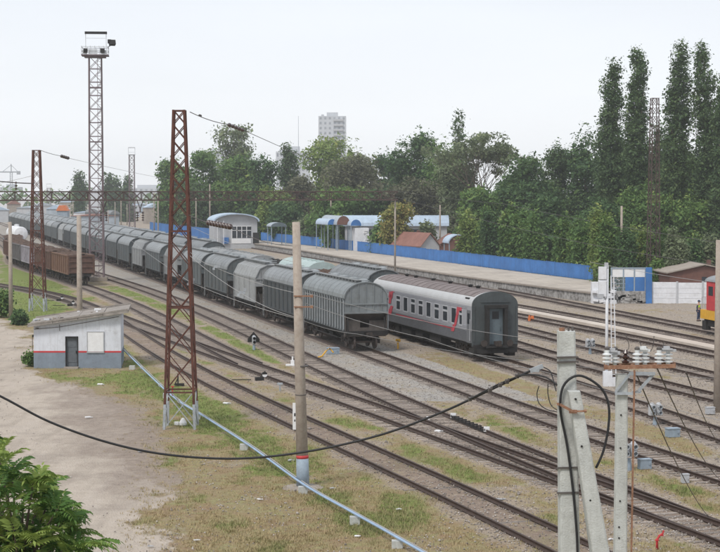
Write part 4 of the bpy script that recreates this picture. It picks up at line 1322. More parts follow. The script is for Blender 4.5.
for (x, y_, z, a) in ((-1.1, -1.25, .55, .3), (.95, -1.25, .55, -.2)):
    q = MB(); q.box((x, y_, HL + z), (.5, .35, .45), 0, a); q.build('floodlight', MT['black'], lt)
q = MB(); q.box((2.1, -.4, HL + 1.6), (.75, .5, .6), .3, -.4); q.bar((1.5, -.4, HL + 1.0), (2.1, -.4, HL + 1.4), .08); q.box((1.75, -.5, HL + 1.75), (.4, .3, .45), 0, .4); q.build('floodlight', MT['black'], lt)

for (px, py0, D, wpx, lab) in ((132, 147, 480, 6.5, 'distant pale lighting tower right of the tall one, above the yard'), (49, 180, 900, 5, 'very distant small lighting tower near the left edge')):
    H = zat(px, py0 + 8, D); b = AT(px, 200, D); s = FPX / D
    t = lattice('lighting_tower', lab, 'lighting tower', Vector((b.x, b.y, 0)), H, wpx * .55 / s + .6, wpx * .5 / s + .5, 12, MT['tower'], 0.14, 0.08, 0, star=True)
    q = MB(); q.box((0, 0, H + .1), (wpx / s, 2, .2)); q.box((0, 0, H + .8), (wpx / s, .1, .1))
    for sx in (-1, 1): q.bar((sx * wpx / s / 2, 0, H), (sx * wpx / s / 2, 0, H + 2.1), .12)
    q.box((0, 0, H + 2.1), (wpx / s, .4, .3)); q.build('platform', MT['tower_white'], t)

# rigid gantry across the yard
gx0 = AT(-22, 196, 186); ztop = zat(0, 191.7, 187); zbot = zat(0, 200.3, 187)
gdir = PERP
Lg = (AT(397, 196, 197).x - gx0.x) / gdir.x
gt = root('catenary_gantry', (gx0.x, gx0.y, 0), math.atan2(gdir.y, gdir.x), 'long rusty lattice beam spanning the yard tracks above the trains', 'gantry')
q = MB()
for sy in (-.45, .45):
    q.bar((0, sy, ztop), (Lg, sy, ztop), .13); q.bar((0, sy, zbot), (Lg, sy, zbot), .15)
nb = int(Lg / 1.0)
for i in range(nb):
    a, b_ = i * Lg / nb, (i + 1) * Lg / nb
    for sy in (-.45, .45):
        q.bar((a, sy, ztop), (b_, sy, zbot), .06)
        if i % 2: q.bar((a, sy, zbot), (b_, sy, ztop), .06)
        if i % 2 == 0: q.bar((a, sy, zbot), (a, sy, ztop), .08)
    q.bar((a, -.45, ztop), (b_, .45, ztop), .06); q.bar((a, .45, zbot), (b_, -.45, zbot), .06)
q.build('beam', MT['mast_far'], gt)
for x in (0.2, Lg - .2):
    q = MB(); q.tube([(x, 0, -.1), (x, 0, zbot)], [.13, .1], 10); q.build('column', MT['conc'], gt)

def insulator(label, a, b, n=6, r=.13, mat=None, group='insulator strings'):
    """a rod strung with sheds from a to b"""
    a, b = Vector(a), Vector(b)
    t = MB(); ax = (b - a); L = ax.length; ax.normalize()
    prof = [(.02, 0)]
    for i in range(n):
        h = L * (i + .5) / n; e = L / n
        prof += [(.035, h - e * .4), (r, h - e * .12), (r * .95, h + .02), (.035, h + e * .2)]
    prof += [(.02, L)]
    t.lathe((0, 0, 0), prof, 10, ax)
    o = t.build('insulator_string', mat or MT['insul'], None, a)
    return tag(o, label, 'insulator', group)

def gpt(px, z):      # a point under the gantry
    for k in range(200):
        x = Lg * k / 199.0
        p = gx0 + gdir * x
        if CX + FPX * p.x / p.y >= px: break
    return Vector((p.x, p.y, z))
for px, word in ((103, 'below the gantry beam just right of the tall lighting tower'), (140, 'below the gantry beam, midway between tower and tall rusty mast')):
    p = gpt(px, zbot)
    q = MB(); q.bar((-.35, 0, 0), (0, 0, -1.0), .09); q.bar((.35, 0, 0), (0, 0, -1.0), .09); q.bar((0, 0, -.9), (0, 0, -1.35), .12); q.bar((-.45, 0, -1.35), (.45, 0, -1.35), .07)
    o = q.build('hanger_bracket', MT['mast_far'], None, p)
    tag(o, 'rusty V-shaped hanger ' + word, 'bracket', 'hangers under the gantry')
    for sx, wd in ((-.3, 'left'), (.3, 'right')):
        insulator(f'{wd} one of two short insulators ' + word.replace('just right of', 'right of').replace(', midway between tower and tall rusty mast', ' left of the rusty mast'), p + Vector((sx, 0, -1.35)), p + Vector((sx, 0, -2.4)), 4, .16)

def pole(px, pyb, pyt, r0, r1, label, D=None, lean=0.0, mat='conc_pole', group='concrete poles', n=12):
    base = G(px, pyb) if D is None else Vector((AT(px, pyb, D).x, D, 0))
    z = zat(px, pyt, base.y)
    t = root('concrete_pole', (base.x, base.y, 0), 0, label, 'pole', group)
    MB().tube([(0, 0, -.1), (lean * .5, 0, z * .5), (lean, 0, z)], [r0, (r0 + r1) / 2, r1], n).build('shaft', MT[mat], t)
    return t, base, z
t3, b3, z3 = pole(303, 487, 222, .232, .145, 'stout round concrete pole with a red band and pale blue painted foot', lean=-.24)
q = MB(); q.tube([(0, 0, -.05), (-.02, 0, 1.08)], [.243, .231], 16); q.build('painted_foot', MT['blue_grey'], t3)
q = MB(); q.tube([(-.02, 0, 1.08), (-.023, 0, 1.2)], [.2315, .230], 16); q.build('red_band', MT['red'], t3)
q = MB(); q.box((-.30, -.02, 2.66), (.16, .03, 1.0)); pl = q.build('plate', MT['board'], t3)
q = MB(); q.box((-.30, -.038, 2.72), (.05, .006, .12)); q.box((-.30, -.038, 2.5), (.04, .006, .08)); q.build('plate_mark', MT['black'], pl)
for z_ in (7.15, 6.75):
    q = MB(); q.bar((-.32, -.16, z_), (.32, -.16, z_), .05, .05); q.bar((-.2, -.18, z_), (-.2, .18, z_), .04); q.bar((.1, -.18, z_), (.1, .18, z_), .04)
    q.box((.34, -.16, z_), (.1, .1, .1)); q.build('bracket', MT['rustarm'], t3)
q = MB(); q.lathe((0, 0, 4.5), [(.202, 0), (.207, .01), (.207, .05), (.202, .06)], 14); q.lathe((-.08, 0, 3.45), [(.215, 0), (.215, .03)], 14); q.build('strap', MT['wire'], t3)
q = MB(); q.lathe((0, 0, 0), [(.9, -.05), (.7, .02), (.3, .05)], 12); q.build('footing', MT['conc'], t3)
t8, b8, z8 = pole(80, 348, 215.5, .22, .16, 'round concrete pole rising from behind the low white building', n=12)
pole(11, 318, 222, .2, .15, 'concrete pole at the left edge beside the dirt road')
pole(717.5, 412, 240, .21, .17, 'concrete pole at the right edge in front of the locomotive')
for (px, yb, yt, lab) in ((413, 247, 209, 'thin concrete pole behind the coach, in front of the red-roofed house'), (440, 249, 205, 'thin pole on the platform left of the red-roofed house'), (331, 246, 199, 'thin pole on the platform by the blue arches'),
                          (621, 290, 206, 'concrete pole behind the blue gate'), (210, 236, 184, 'thin pale pole left of the station building')):
    pole(px, yb, yt, .17, .12, lab, D=G(px, yb, 1.0).y if px < 600 else None, group='poles along the platform', n=8)
fp = [(108, 214, 480, 'wait'), (115, 206, 520, ''), (121, 204, 430, ''), (127, 208, 560, ''), (154, 196, 400, ''), (158, 200, 330, ''), (166, 204, 460, ''), (146, 205, 600, ''), (73, 205, 600, ''), (28, 205, 650, ''), (196, 202, 380, '')]
for i, (px, yt, D, _) in enumerate(sorted(fp)):
    pole(px, 200, yt - 4, .16, .11, f'{ordinal(i + 1)} thin distant pole from the left among the far yard tracks', D=D, group='distant poles of the yard', n=6)

# ------------------------------------------------------------------ wires
def cable(name, label, pts, r=.012, sag=0.0, mat='wire', n=5, cat='wire', seg=14, group=None):
    P = []
    for k in range(len(pts) - 1):
        a, b = Vector(pts[k]), Vector(pts[k + 1])
        for i in range(seg):
            u = i / seg
            P.append(a.lerp(b, u) - Vector((0, 0, 4 * sag * u * (1 - u))))
    P.append(Vector(pts[-1]))
    o0 = P[0].copy()
    o = MB().tube([p - o0 for p in P], r, n).build(name, MT[mat], None, o0)
    return tag(o, label, cat, group)

YM = b182.y
# from the top of the tall mast
pa, pb, pc, pd = AT(190, 112, YM), AT(228, 124.5, YM + 8), AT(244, 130.5, YM + 12), AT(392, 186, 300)
cable('wire', 'wire from the top of the tall rusty mast to its dark insulator', [pa, pb], .02, .08, cat='wire')
insulator('dark insulator string against the sky right of the tall rusty mast', pb, pc, 5, .11)
cable('wire', 'wire running down right from the insulator in the sky toward the trees', [pc, pd], .018, .5, mat='wire')
q = AT(199, 115.2, YM + 2); o = MB().lathe((0, 0, 0), [(.02, 0), (.06, .1), (.06, .35), (.02, .45)], 8, (pb - pa).normalized()).build('turnbuckle', MT['wire'], None, q); tag(o, 'small dark turnbuckle on the wire beside the tall mast top', 'turnbuckle')
Y38 = b38.y
pa, pb, pc, pd = AT(41, 150.5, Y38), AT(61, 156, Y38 + 8), AT(69, 158.3, Y38 + 12), AT(230, 187, 480)
cable('wire', 'wire from the left mast top to its dark insulator', [pa, pb], .025, .05)
insulator('dark insulator on the wire between left mast and lighting tower', pb, pc, 4, .17)
cable('wire', 'thin pale wire passing behind the lighting tower toward the trees', [pc, pd], .02, .6, mat='wire_pale')
cable('wire', 'thick dark wire from the left edge to the thin left mast', [AT(-30, 177.5, Y38 - 5), AT(34, 183.5, Y38)], .05, .1)
cable('wire', 'thin wire rising from the distant crane side to the left mast', [AT(-20, 186, Y38 + 40), AT(33, 175.5, Y38)], .02, .1, mat='wire_pale')
insulator('short upright insulator on the thick wire at the left edge', AT(16, 181.5, Y38 - 2), AT(16, 190.5, Y38 - 2), 3, .12)
# cross span with the long insulator
YP = b3.y
p0, p1, p2, p3 = AT(187, 214, YM), AT(207.5, 222.5, YM - 4), AT(231.5, 227, YM - 8), AT(297, 246, YP)
cable('wire', 'short wire from the tall mast to the long brown insulator', [p0, p1], .02, .02)
insulator('long horizontal string of brown insulator discs in front of the station building', p1, p2, 8, .13)
cable('wire', 'wire from the brown disc string to the round concrete pole', [p2, p3], .014, .2)
W_ = [
 ('pale wire descending from the tall mast to the lower pole bracket', [AT(187, 253, YM), AT(241, 293, YM - 8), AT(295, 317, YP)], .016, .1),
 ('pale wire crossing the lower hopper wagons from left of the mast', [AT(128, 238, 190), AT(190, 282, YM + 1), AT(296, 318.5, YP)], .016, .1),
 ('pale wire from mid mast to the upper bracket of the concrete pole', [AT(188, 250, YM), AT(212, 266, YM - 4), AT(296, 293, YP)], .014, .1),
 ('pale wire running from the concrete pole across the coach side to the right', [AT(305, 293, YP), AT(540, 339.5, YP + 16), AT(740, 363, YP + 40)], .017, .2),
 ('second pale wire from the concrete pole crossing below the coach end', [AT(305, 303, YP), AT(425, 338, YP + 5), AT(545, 372, YP + 9), AT(740, 425, YP + 12)], .017, .1),
 ('pale wire low across the near hopper bogies', [AT(297, 318, YP), AT(357, 334, YP + 3), AT(530, 361, YP + 18), AT(740, 380, YP + 30)], .015, .1),
 ('pale wire running across the hopper train roofs above the station', [AT(190, 226, YM), AT(294, 262, YP)], .012, .15),
]
for lab, pts, r, sg in W_: cable('wire', lab, pts, r * .72, sg, mat='wire_pale')
for k, (p_, wd) in enumerate((((242, 292.6, YM - 8), 'left of the concrete pole'), ((191, 282, YM + .5), 'beside the tall mast leg'), ((217, 266.5, YM - 5), 'in front of the dark hopper wagon'))):
    o = MB().box((0, 0, 0), (.26, .08, .1)).box((.12, 0, .12), (.1, .1, .12)).box((-.14, 0, -.1), (.1, .1, .1)).build('wire_clamp', MT['mast_grey'], None, AT(*p_))
    tag(o, f'pale wire clamp {wd}', 'clamp', 'clamps on the pale wires')
cable('wire', 'dark wire crossing the trees above the blue fence to the right edge', [AT(392, 190, 300), AT(504, 204, 230), AT(740, 246, 150)], .022, .2)
cable('wire', 'lower dark wire crossing the shrubs behind the platform', [AT(392, 196, 300), AT(560, 238, 190), AT(740, 268, 140)], .022, .2)
cable('wire', 'pale wire across the white wall at right', [AT(590, 262, 170), AT(740, 286, 140)], .02, .15, mat='wire_pale')

# ------------------------------------------------------------------ signals, boxes and small trackside things
def mast_signal():
    b = G(609, 386)
    H = zat(609, 265, b.y)
    t = root('mast_signal', (b.x, b.y, 0), 0, 'tall white signal mast with a ladder, seen from behind near the right poles', 'railway signal')
    MB().tube([(-.15, 0, 0), (-.15, 0, H)], .085, 10).build('mast', MT['white'], t)
    q = MB()
    for x in (.16, .42): q.bar((x, .1, 0), (x * .6 - .02, .1, H - .6), .05)
    for i in range(18): q.bar((.14, .1, .35 * i + .3), (.36, .1, .35 * i + .3), .03)
    q.build('ladder', MT['white'], t)
    q = MB(); q.box((-.42, 0, H - .45), (.42, .35, .7)); q.box((-.42, 0, H - 1.35), (.42, .35, .85)); q.box((-.42, -.1, H - .88), (.5, .05, .12))
    for z in (H - .3, H - .62, H - 1.15, H - 1.5): q.lathe((-.42, .15, z), [(.13, 0), (.14, .25), (.1, .26)], 10, (0, 1, 0))
    q.build('signal_head', MT['white'], t)
    q = MB(); q.box((-.2, 0, H - .02), (.2, .2, .3)); q.box((-.55, -.2, H - 1.75), (.35, .04, .25)); q.build('bracket', MT['winframe'], t)
    q = MB(); q.box((-.1, -.1, .42), (.5, .35, .84)); q.box((.2, -.1, .25), (.35, .3, .5)); q.build('relay_box', MT['white'], t)
    return t
mast_signal()

def dwarf(px, py, s, label, twin=False, dark=False):
    b = G(px, py)
    t = root('dwarf_signal', (b.x, b.y, 0), .2, label, 'dwarf signal', 'dwarf signals of the yard')
    MB().lathe((0, 0, -.05), [(.11, 0), (.1, .3), (.07, .45), (.07, .75 * s)], 10).build('post', MT['blue_grey'], t)
    q = MB()
    xs = (-.17, .17) if twin else (0,)
    for x in xs:
        q.box((x, 0, .75 * s + .27), (.25, .26, .5)); q.lathe((x, 0, .75 * s + .52), [(.125, 0), (.09, .08), (.02, .1)], 10)
    h = q.build('signal_head', MT['wallgrey'], t)
    for x in xs:
        for z in (.15, .42):
            q = MB(); q.lathe((x, -.14, .75 * s + z), [(.09, 0), (.1, .16), (.08, .16), (.07, .02)], 10, (0, -1, 0)); q.build('hood', MT['black'] if dark else MT['mast_grey'], h)
    if dark:
        q = MB(); q.prism([(-.42, .75 * s + .12), (.42, .75 * s + .12), (.42, .75 * s + .35), (.2, .75 * s + .62), (0, .75 * s + .85), (-.2, .75 * s + .62), (-.42, .75 * s + .35)], .16, .19); q.build('backboard', MT['black'], t)
    return t
dwarf(254, 350, .55, 'dwarf signal with black backboard on the green strip beside the track', dark=True)
dwarf(655, 425, .6, 'twin-headed white dwarf signal in front of the right-hand tracks', twin=True)
dwarf(590, 354, .6, 'twin-headed grey-white dwarf signal between the pale pole and the signal mast', twin=True)
dwarf(629, 470, .7, 'dwarf signal half hidden behind the insulator pole', twin=True)

def trackbox(px, py, w_, h_, label, mat='blue_grey', rz=.25, legs=False):
    b = G(px, py)
    t = root('equipment_box', (b.x, b.y, 0), rz, label, 'equipment box', 'grey equipment boxes beside the tracks')
    q = MB(); q.box((0, 0, h_ * .5), (w_, w_ * .62, h_ * .92)); q.build('body', MT[mat], t)
    q = MB(); q.box((0, 0, h_ * .99), (w_ * 1.08, w_ * .7, h_ * .1)); q.box((w_ * .3, -w_ * .36, h_ * .6), (.05, .04, .1)); q.build('lid', MT[mat], t)
    return t
trackbox(672.5, 437, .58, .40, 'pale blue-grey box between two tracks right of the pole insulators')
trackbox(644.5, 469, .48, .40, 'blue-grey box standing just right of the insulator pole')
trackbox(685, 483, .28, .34, 'smallest grey box, on the gravel at lower right', 'winframe')
trackbox(710, 414, .42, .34, 'pale box near the foot of the right-edge pole', 'winframe')
trackbox(333, 354, .78, .42, 'blue-grey box on the gravel just right of the round concrete pole')

def small(name, label, cat, px, py, fn, mats, rz=0, group=None):
    b = G(px, py)
    q = MB(); fn(q)
    return tag(q.build(name, mats, None, (b.x, b.y, 0), rz), label, cat, group)
small('cable_hood', 'little white concrete marker beside the pole with black cap', 'marker', 292.5, 366, lambda q: (q.box((0, 0, .18), (.22, .2, .36)), q.box((-.15, -.02, .06), (.55, .3, .1)), q.box((0, 0, .48), (.1, .1, .24))), MT['board'])
small('cable_hood', 'small grey T-shaped post in the dry grass left of the round pole', 'marker', 280, 391, lambda q: (q.box((0, 0, .2), (.09, .09, .4)), q.box((0, 0, .4), (.3, .16, .1))), MT['mast_grey'])
def lever(px, py, label):
    b = G(px, py)
    t = root('switch_lever', (b.x, b.y, 0), .3, label, 'switch lever', 'hand levers of the switches')
    q = MB(); q.box((0, 0, .1), (.5, .25, .2)); q.bar((0, 0, .1), (.35, 0, .55), .05); q.bar((-.5, 0, .07), (-1.6, .3, .07), .05); q.build('stand', MT['black'], t)
    q = MB(); q.lathe((.3, -.08, .35), [(.15, 0), (.16, .02), (.16, .12), (.15, .14)], 14, (0, 1, 0)); wq = q.build('counterweight', MT['black'], t)
    q = MB(); q.prism([(.3 + .155 * math.cos(a), .35 + .155 * math.sin(a)) for a in [math.pi + math.pi * i / 8 for i in range(9)]], -.09, -.084); q.build('white_half', MT['board'], wq)
lever(259.5, 380.5, 'switch lever with black and white counterweight beside the second track')
lever(312, 0, '') if False else None
lever(59, 301, 'dark switch lever behind the left end of the white building')
lever(70, 306, 'dark switch lever behind the white building, nearer its middle')
def machine(px, py, label):
    b = G(px, py); X = TR['T4']; d = Vector((float(X(b.y + 2)) - float(X(b.y - 2)), 4, 0)).normalized()
    return b, math.atan2(-d.x, d.y)
# joint bars with white marks on the near rail
X4 = TR['T4']
for (ya, yb) in ((G(462, 420).y, G(494, 434).y),):
    a = Vector((float(X4(ya)) + .82 / math.cos(TH), ya, 0)); b = Vector((float(X4(yb)) + .82 / math.cos(TH), yb, 0))
    t = root('rail_brace', a, 0, 'dark rail brace with white painted ends on the outer rail near the centre', 'rail brace')
    d = b - a
    q = MB(); q.bar((0, 0, .16), d + Vector((0, 0, .13)), .2, .12)
    nn = 9
    for i in range(nn + 1): q.box(d * (i / nn) + Vector((0, 0, .2)), (.26, .08, .1), math.atan2(-d.x, d.y))
    q.build('bar', MT['black'], t)
    for e in (Vector((0, 0, .22)), d + Vector((0, 0, .22))):
        q = MB(); q.box(e, (.26, .12, .22)); q.build('white_end', MT['board'], t)
small('rail_mark', 'small white painted mark on the rail left of the rail brace', 'marker', 428, 423, lambda q: q.box((0, 0, .14), (.14, .1, .34)), MT['board'])
def hyd(q):
    q.tube([(0, 0, 0), (0, 0, .3), (.08, 0, .42), (.17, 0, .48)], [.045, .035, .032, .03], 8); q.lathe((0, 0, .26), [(.065, 0), (.065, .04)], 10); q.bar((.15, 0, .42), (.2, 0, .58), .045); q.bar((.03, 0, .42), (.2, 0, .42), .03)
small('standpipe', 'red standpipe in the grass at lower right', 'standpipe', 657, 549, hyd, MT['red'])
small('marker_post', 'small orange marker between the tracks right of the coach', 'marker', 531, 321, lambda q: (q.box((0, 0, .15), (.5, .3, .3)), q.box((.1, 0, .35), (.25, .2, .2)), q.box((-.15, 0, .34), (.12, .15, .3))), MT['orange'])
small('marker_post', 'yellow marker post on the gravel beside the nearest hopper wagon', 'marker', 398, 349, lambda q: (q.box((0, 0, .3), (.12, .1, .6)), q.box((0, 0, .6), (.34, .1, .22))), MT['yellow'])
small('marker_post', 'low dark bracket standing in the grass inside the tall mast', 'marker', 178, 386, lambda q: (q.box((0, 0, .35), (.07, .07, .7)), q.box((.1, 0, .08), (.5, .2, .14)), q.bar((-.2, 0, .05), (0, 0, .45), .06)), MT['black'])
small('valve', 'white valve cap on the ground between the mast feet', 'valve', 183, 425, lambda q: (q.lathe((0, 0, 0), [(.18, 0), (.18, .12), (.08, .3), (.03, .34)], 12), q.box((-.3, 0, .08), (.2, .2, .14))), MT['board'])
small('hose', 'yellow hose lying from the gravel to the blue-grey box', 'hose', 318, 358, lambda q: q.tube([(0, 0, .05), (.25, .3, .08), (.5, 1.2, .35), (.75, 1.5, .5), (1.0, .8, .3)], .05, 7), MT['yellow'])

# pale concrete walkway between two tracks
X9, X10 = TR['T9'], TR['T10']
vs, fs = [], []
Ys = np.arange(90, 330, 3.0)
for i, y_ in enumerate(Ys):
    c_ = (float(X9(y_)) * .42 + float(X10(y_)) * .58); hw_ = .62
    vs += [(c_ - hw_, y_, 0.0), (c_ - hw_, y_, .22), (c_ + hw_, y_, .22), (c_ + hw_, y_, 0.0)]
for i in range(len(Ys) - 1):
    for j in range(3): fs.append((i * 4 + j, i * 4 + j + 1, i * 4 + 5 + j, i * 4 + 4 + j))
q = MB(); q.add(vs, fs); struct(q.build('walkway', MT['platform']))

# pipeline on low supports in the grass
pp = [(119, 354), (150, 378), (176, 399), (205, 417), (250, 446), (303, 484), (350, 511), (384, 530), (440, 562)]
P3 = [G(a, b, .32) for a, b in pp]
P3[0].z = .9; P3[1].z = .45
o0 = P3[0].copy(); t = root('pipeline', (o0.x, o0.y, 0), 0, 'long pale blue pipe running diagonally over the grass past the round pole', 'pipe')
def smooth(P, n=8):
    out = []
    for i in range(len(P) - 1):
        p0, p1, p2, p3_ = P[max(i - 1, 0)], P[i], P[i + 1], P[min(i + 2, len(P) - 1)]
        for k in range(n):
            u = k / n
            out.append(0.5 * ((2 * p1) + (p2 - p0) * u + (2 * p0 - 5 * p1 + 4 * p2 - p3_) * u * u + (3 * p1 - p0 - 3 * p2 + p3_) * u ** 3))
    out.append(P[-1]); return out
base0 = Vector((o0.x, o0.y, 0))
PS = smooth(P3)
MB().tube([p - base0 for p in PS], .042, 10).build('pipe', MT['pipe'], t)
MB().tube([p - base0 + Vector((.16, .12, -.05)) for p in PS], .026, 8).build('thin_pipe', MT['wire_pale'], t)
for i in range(4, len(PS), 9):
    p = PS[i] - base0
    q = MB(); q.box((p.x, p.y, .1), (.34, .3, .26)); q.build('support', MT['conc_new'], t)
q = MB()
for i in (6, 11, 17): q.lathe(PS[i] - base0, [(.09, -.1), (.09, .1)], 10, PS[i + 1] - PS[i])
q.build('joint', MT['winframe'], t)
p = PS[15] - base0; q = MB(); q.tube([p, p + Vector((0, 0, .55))], .03, 8); q.lathe(p + Vector((0, 0, .5)), [(.09, 0), (.09, .04)], 10); q.build('valve', MT['red'], t)

rl = random.Random(31)
for k, (px, py) in enumerate([(150, 547), (196, 541), (259, 500), (290, 461), (357, 537), (398, 510), (332, 489), (226, 404), (100, 385), (140, 452), (88, 418), (610, 540), (500, 500), (438, 432), (388, 366)]):
    where = ['at the bottom edge beside the dirt road', 'in the tan grass at the bottom edge', 'in the grass left of the round pole foot', 'beside the pipe left of the round pole', 'near the bottom below the pipe end', 'beside the nearest track above the pipe end', 'beside the pipe right of the round pole', 'in the grass right of the tall mast feet',
             'on the dirt in front of the white building', 'on the dark dirt patch by the road', 'on the dirt road edge above the leafy tree', 'between the two foreground poles', 'between the rails of the nearest track', 'beside the switch frog near the centre', 'on the gravel beside the hopper track'][k]
    b = G(px, py); s_ = rl.uniform(.07, .16)
    q = MB(); q.box((0, 0, s_ * .2), (s_ * 2, s_, s_ * .35), rl.uniform(0, 3), rl.uniform(-.2, .2)); q.box((s_ * 1.2, s_ * .5, s_ * .1), (s_ * .8, s_ * .6, s_ * .2), rl.uniform(0, 3))
    tag(q.build('paper_scrap', MT['board' if k % 3 else 'wallgrey'], None, (b.x, b.y, .02)), 'scrap of pale litter ' + where, 'paper scrap', 'scraps of litter in the yard')
# ------------------------------------------------------------------ low white building
hb = G(34, 368); hr = G(121, 368)
HY = (hb.y + hr.y) / 2
hW = hr.x - hb.x
zl = zat(34, 326, HY); zr = zat(121, 313, HY)
HD = 5.2
t = root('switch_hut', (hb.x, HY, 0), 0, 'low whitewashed building with red stripe, steel door and sloping slab roof', 'building')
HSK = -0.55     # its back runs a little leftward, as the side wall shows
def hp(x, y, z): return (x + HSK * y / HD * 1.0, y, z)
q = MB(); thick = .3
def wallpanel(q, x0, x1, z0, f0, f1, y0=0.0, y1=.3):
    """front-facing wall piece between x0 and x1 from z0 up to heights f0, f1"""
    q.add([(x0, y0, z0), (x1, y0, z0), (x1, y0, f1), (x0, y0, f0), (x0, y1, z0), (x1, y1, z0), (x1, y1, f1), (x0, y1, f0)],
          [(0, 1, 2, 3), (5, 4, 7, 6), (4, 0, 3, 7), (1, 5, 6, 2), (3, 2, 6, 7), (4, 5, 1, 0)])
def top(x): return zl + (zr - zl) * x / hW
dx0, dx1 = G(65.6, 368).x - hb.x, G(78.4, 368).x - hb.x
wx0, wx1 = G(88, 368).x - hb.x, G(103.6, 368).x - hb.x
dz = zat(70, 337, HY); wz0, wz1 = zat(95, 351.5, HY), zat(95, 332, HY); zs = zat(70, 352.5, HY)
# whole shell as a skewed box with the door recess cut in front
q.add([hp(0, 0.3, -.1), hp(hW, 0.3, -.1), hp(hW, HD, -.1), hp(0, HD, -.1), hp(0, 0.3, top(0)), hp(hW, 0.3, top(hW)), hp(hW, HD, top(hW)), hp(0, HD, top(0))],
      [(0, 1, 5, 4), (1, 2, 6, 5), (2, 3, 7, 6), (3, 0, 4, 7), (4, 5, 6, 7)])
wallpanel(q, 0, dx0, zs, top(0), top(dx0)); wallpanel(q, dx0, dx1, dz, top(dx0), top(dx1)); wallpanel(q, dx1, hW, zs, top(dx1), top(hW))
q.build('wall', MT['house'], t)
q = MB(); wallpanel(q, -.012, dx0, -.1, zs, zs, -.012); wallpanel(q, dx1, hW + .012, -.1, zs, zs, -.012)
q.add([hp(-.014, .3, -.1), hp(-.014, HD, -.1), hp(-.014, HD, zs), hp(-.014, .3, zs)], [(0, 1, 2, 3)]); q.add([hp(hW + .014, .3, -.1), hp(hW + .014, HD, -.1), hp(hW + .014, HD, zs), hp(hW + .014, .3, zs)], [(3, 2, 1, 0)])
q.build('plinth', MT['house_low'], t)
q = MB(); wallpanel(q, -.02, dx0, zs - .005, zs + .1, zs + .1, -.02, .1); wallpanel(q, dx1, hW + .02, zs - .005, zs + .1, zs + .1, -.02, .1)
q.add([hp(-.022, .1, zs), hp(-.022, HD, zs), hp(-.022, HD, zs + .1), hp(-.022, .1, zs + .1)], [(0, 1, 2, 3)])
q.build('red_stripe', MT['red'], t)
q = MB(); q.lohi((dx0 + .04, .14, 0), (dx1 - .04, .18, dz - .05)); 
for z in (.35, 1.3): q.lohi((dx0 + .12, .12, z), (dx1 - .12, .14, z + .7))
d_ = q.build('door', MT['door'], t)
q = MB(); q.box((dx1 - .14, .1, 1.0), (.05, .08, .16)); q.build('handle', MT['black'], d_)
q = MB()
for x in (dx0, dx1 - .05): q.lohi((x, -.03, 0), (x + .05, .2, dz))
q.lohi((dx0, -.03, dz - .05), (dx1, .2, dz + .04)); q.build('door_frame', MT['black'], t)
q = MB(); q.lohi((wx0, -.05, wz0), (wx1, .02, wz1)); w_ = q.build('boarded_window', MT['board'], t)
q = MB()
for a, b_ in (((wx0 - .05, wz0 - .04), (wx0, wz1 + .04)), ((wx1, wz0 - .04), (wx1 + .05, wz1 + .04)), ((wx0, wz1), (wx1, wz1 + .04)), ((wx0 - .06, wz0 - .09), (wx1 + .06, wz0 - .02))): q.lohi((a[0], -.07, a[1]), (b_[0], .01, b_[1]))
q.build('frame', MT['winframe'], w_)
# roof: worn slabs with overhang, felt ridges and litter
q = MB(); ox0, ox1, oy0, oy1 = -.35, hW + .5, -.45, HD + .4
rr = random.Random(5)
nx = 4
for i in range(nx):
    xa = ox0 + (ox1 - ox0) * i / nx; xb = ox0 + (ox1 - ox0) * (i + 1) / nx - .02
    za, zb = top(xa), top(xb)
    e = rr.uniform(-.03, .02); oy = oy0 + rr.uniform(-.04, .04)
    q.add([hp(xa, oy, za + e), hp(xb, oy, zb + e), hp(xb, oy1, zb + e), hp(xa, oy1, za + e), hp(xa, oy, za + .15 + e), hp(xb, oy, zb + .15 + e), hp(xb, oy1, zb + .15 + e), hp(xa, oy1, za + .15 + e)],
          [(0, 3, 2, 1), (4, 5, 6, 7), (0, 1, 5, 4), (1, 2, 6, 5), (2, 3, 7, 6), (3, 0, 4, 7)])
rf = q.build('roof', MT['slab'], t)
q = MB(); q.bar(hp(-.32, oy0 + .1, top(-.3) + .18), hp(hW + .45, oy0 + .1, top(hW + .45) + .18), .2, .1); q.build('roof_edge', MT['slab'], rf)
q = MB(); q.bar(hp(-.32, HD + .2, top(-.3) + .18), hp(hW + .45, HD + .2, top(hW + .45) + .18), .16, .1)
q.build('roof_edge', MT['slab'], rf)
for i in range(14):
    x = rr.uniform(-.1, hW * .75); y = rr.uniform(.2, HD); s = rr.uniform(.06, .2)
    q = MB(); q.box(hp(x, y, top(x) + .16 + s * .2), (s * 2.2, s, s * .7), rr.uniform(0, 3), .2) ; o = q.build('rubble', MT[rr.choice(['slab', 'conc', 'wallgrey', 'board'])], rf)
q = MB(); q.bar((.15, -.16, top(0) - .12), (.35, -.16, top(0) - .12), .06); q.bar((hW * .3, -.06, top(0) + .1), (hW * .3, -.06, top(0) - .3), .03); q.tube([(.05, -.05, top(0) - .2), (hW * .3, -.05, top(hW * .3) - .3), (hW - .1, -.05, top(hW) - .22)], .018, 6); q.build('cable_run', MT['wire'], t)
q = MB(); q.box((-.06, .1, 2.0), (.1, .14, .14)); q.bar((-.1, .1, 1.1), (-.1, .1, 1.95), .03); q.build('wall_lamp', MT['black'], t)
q = MB(); q.lohi((dx0 - .05, -.5, -.02), (dx1 + .05, -.02, .09)); q.build('step', MT['conc'], t)

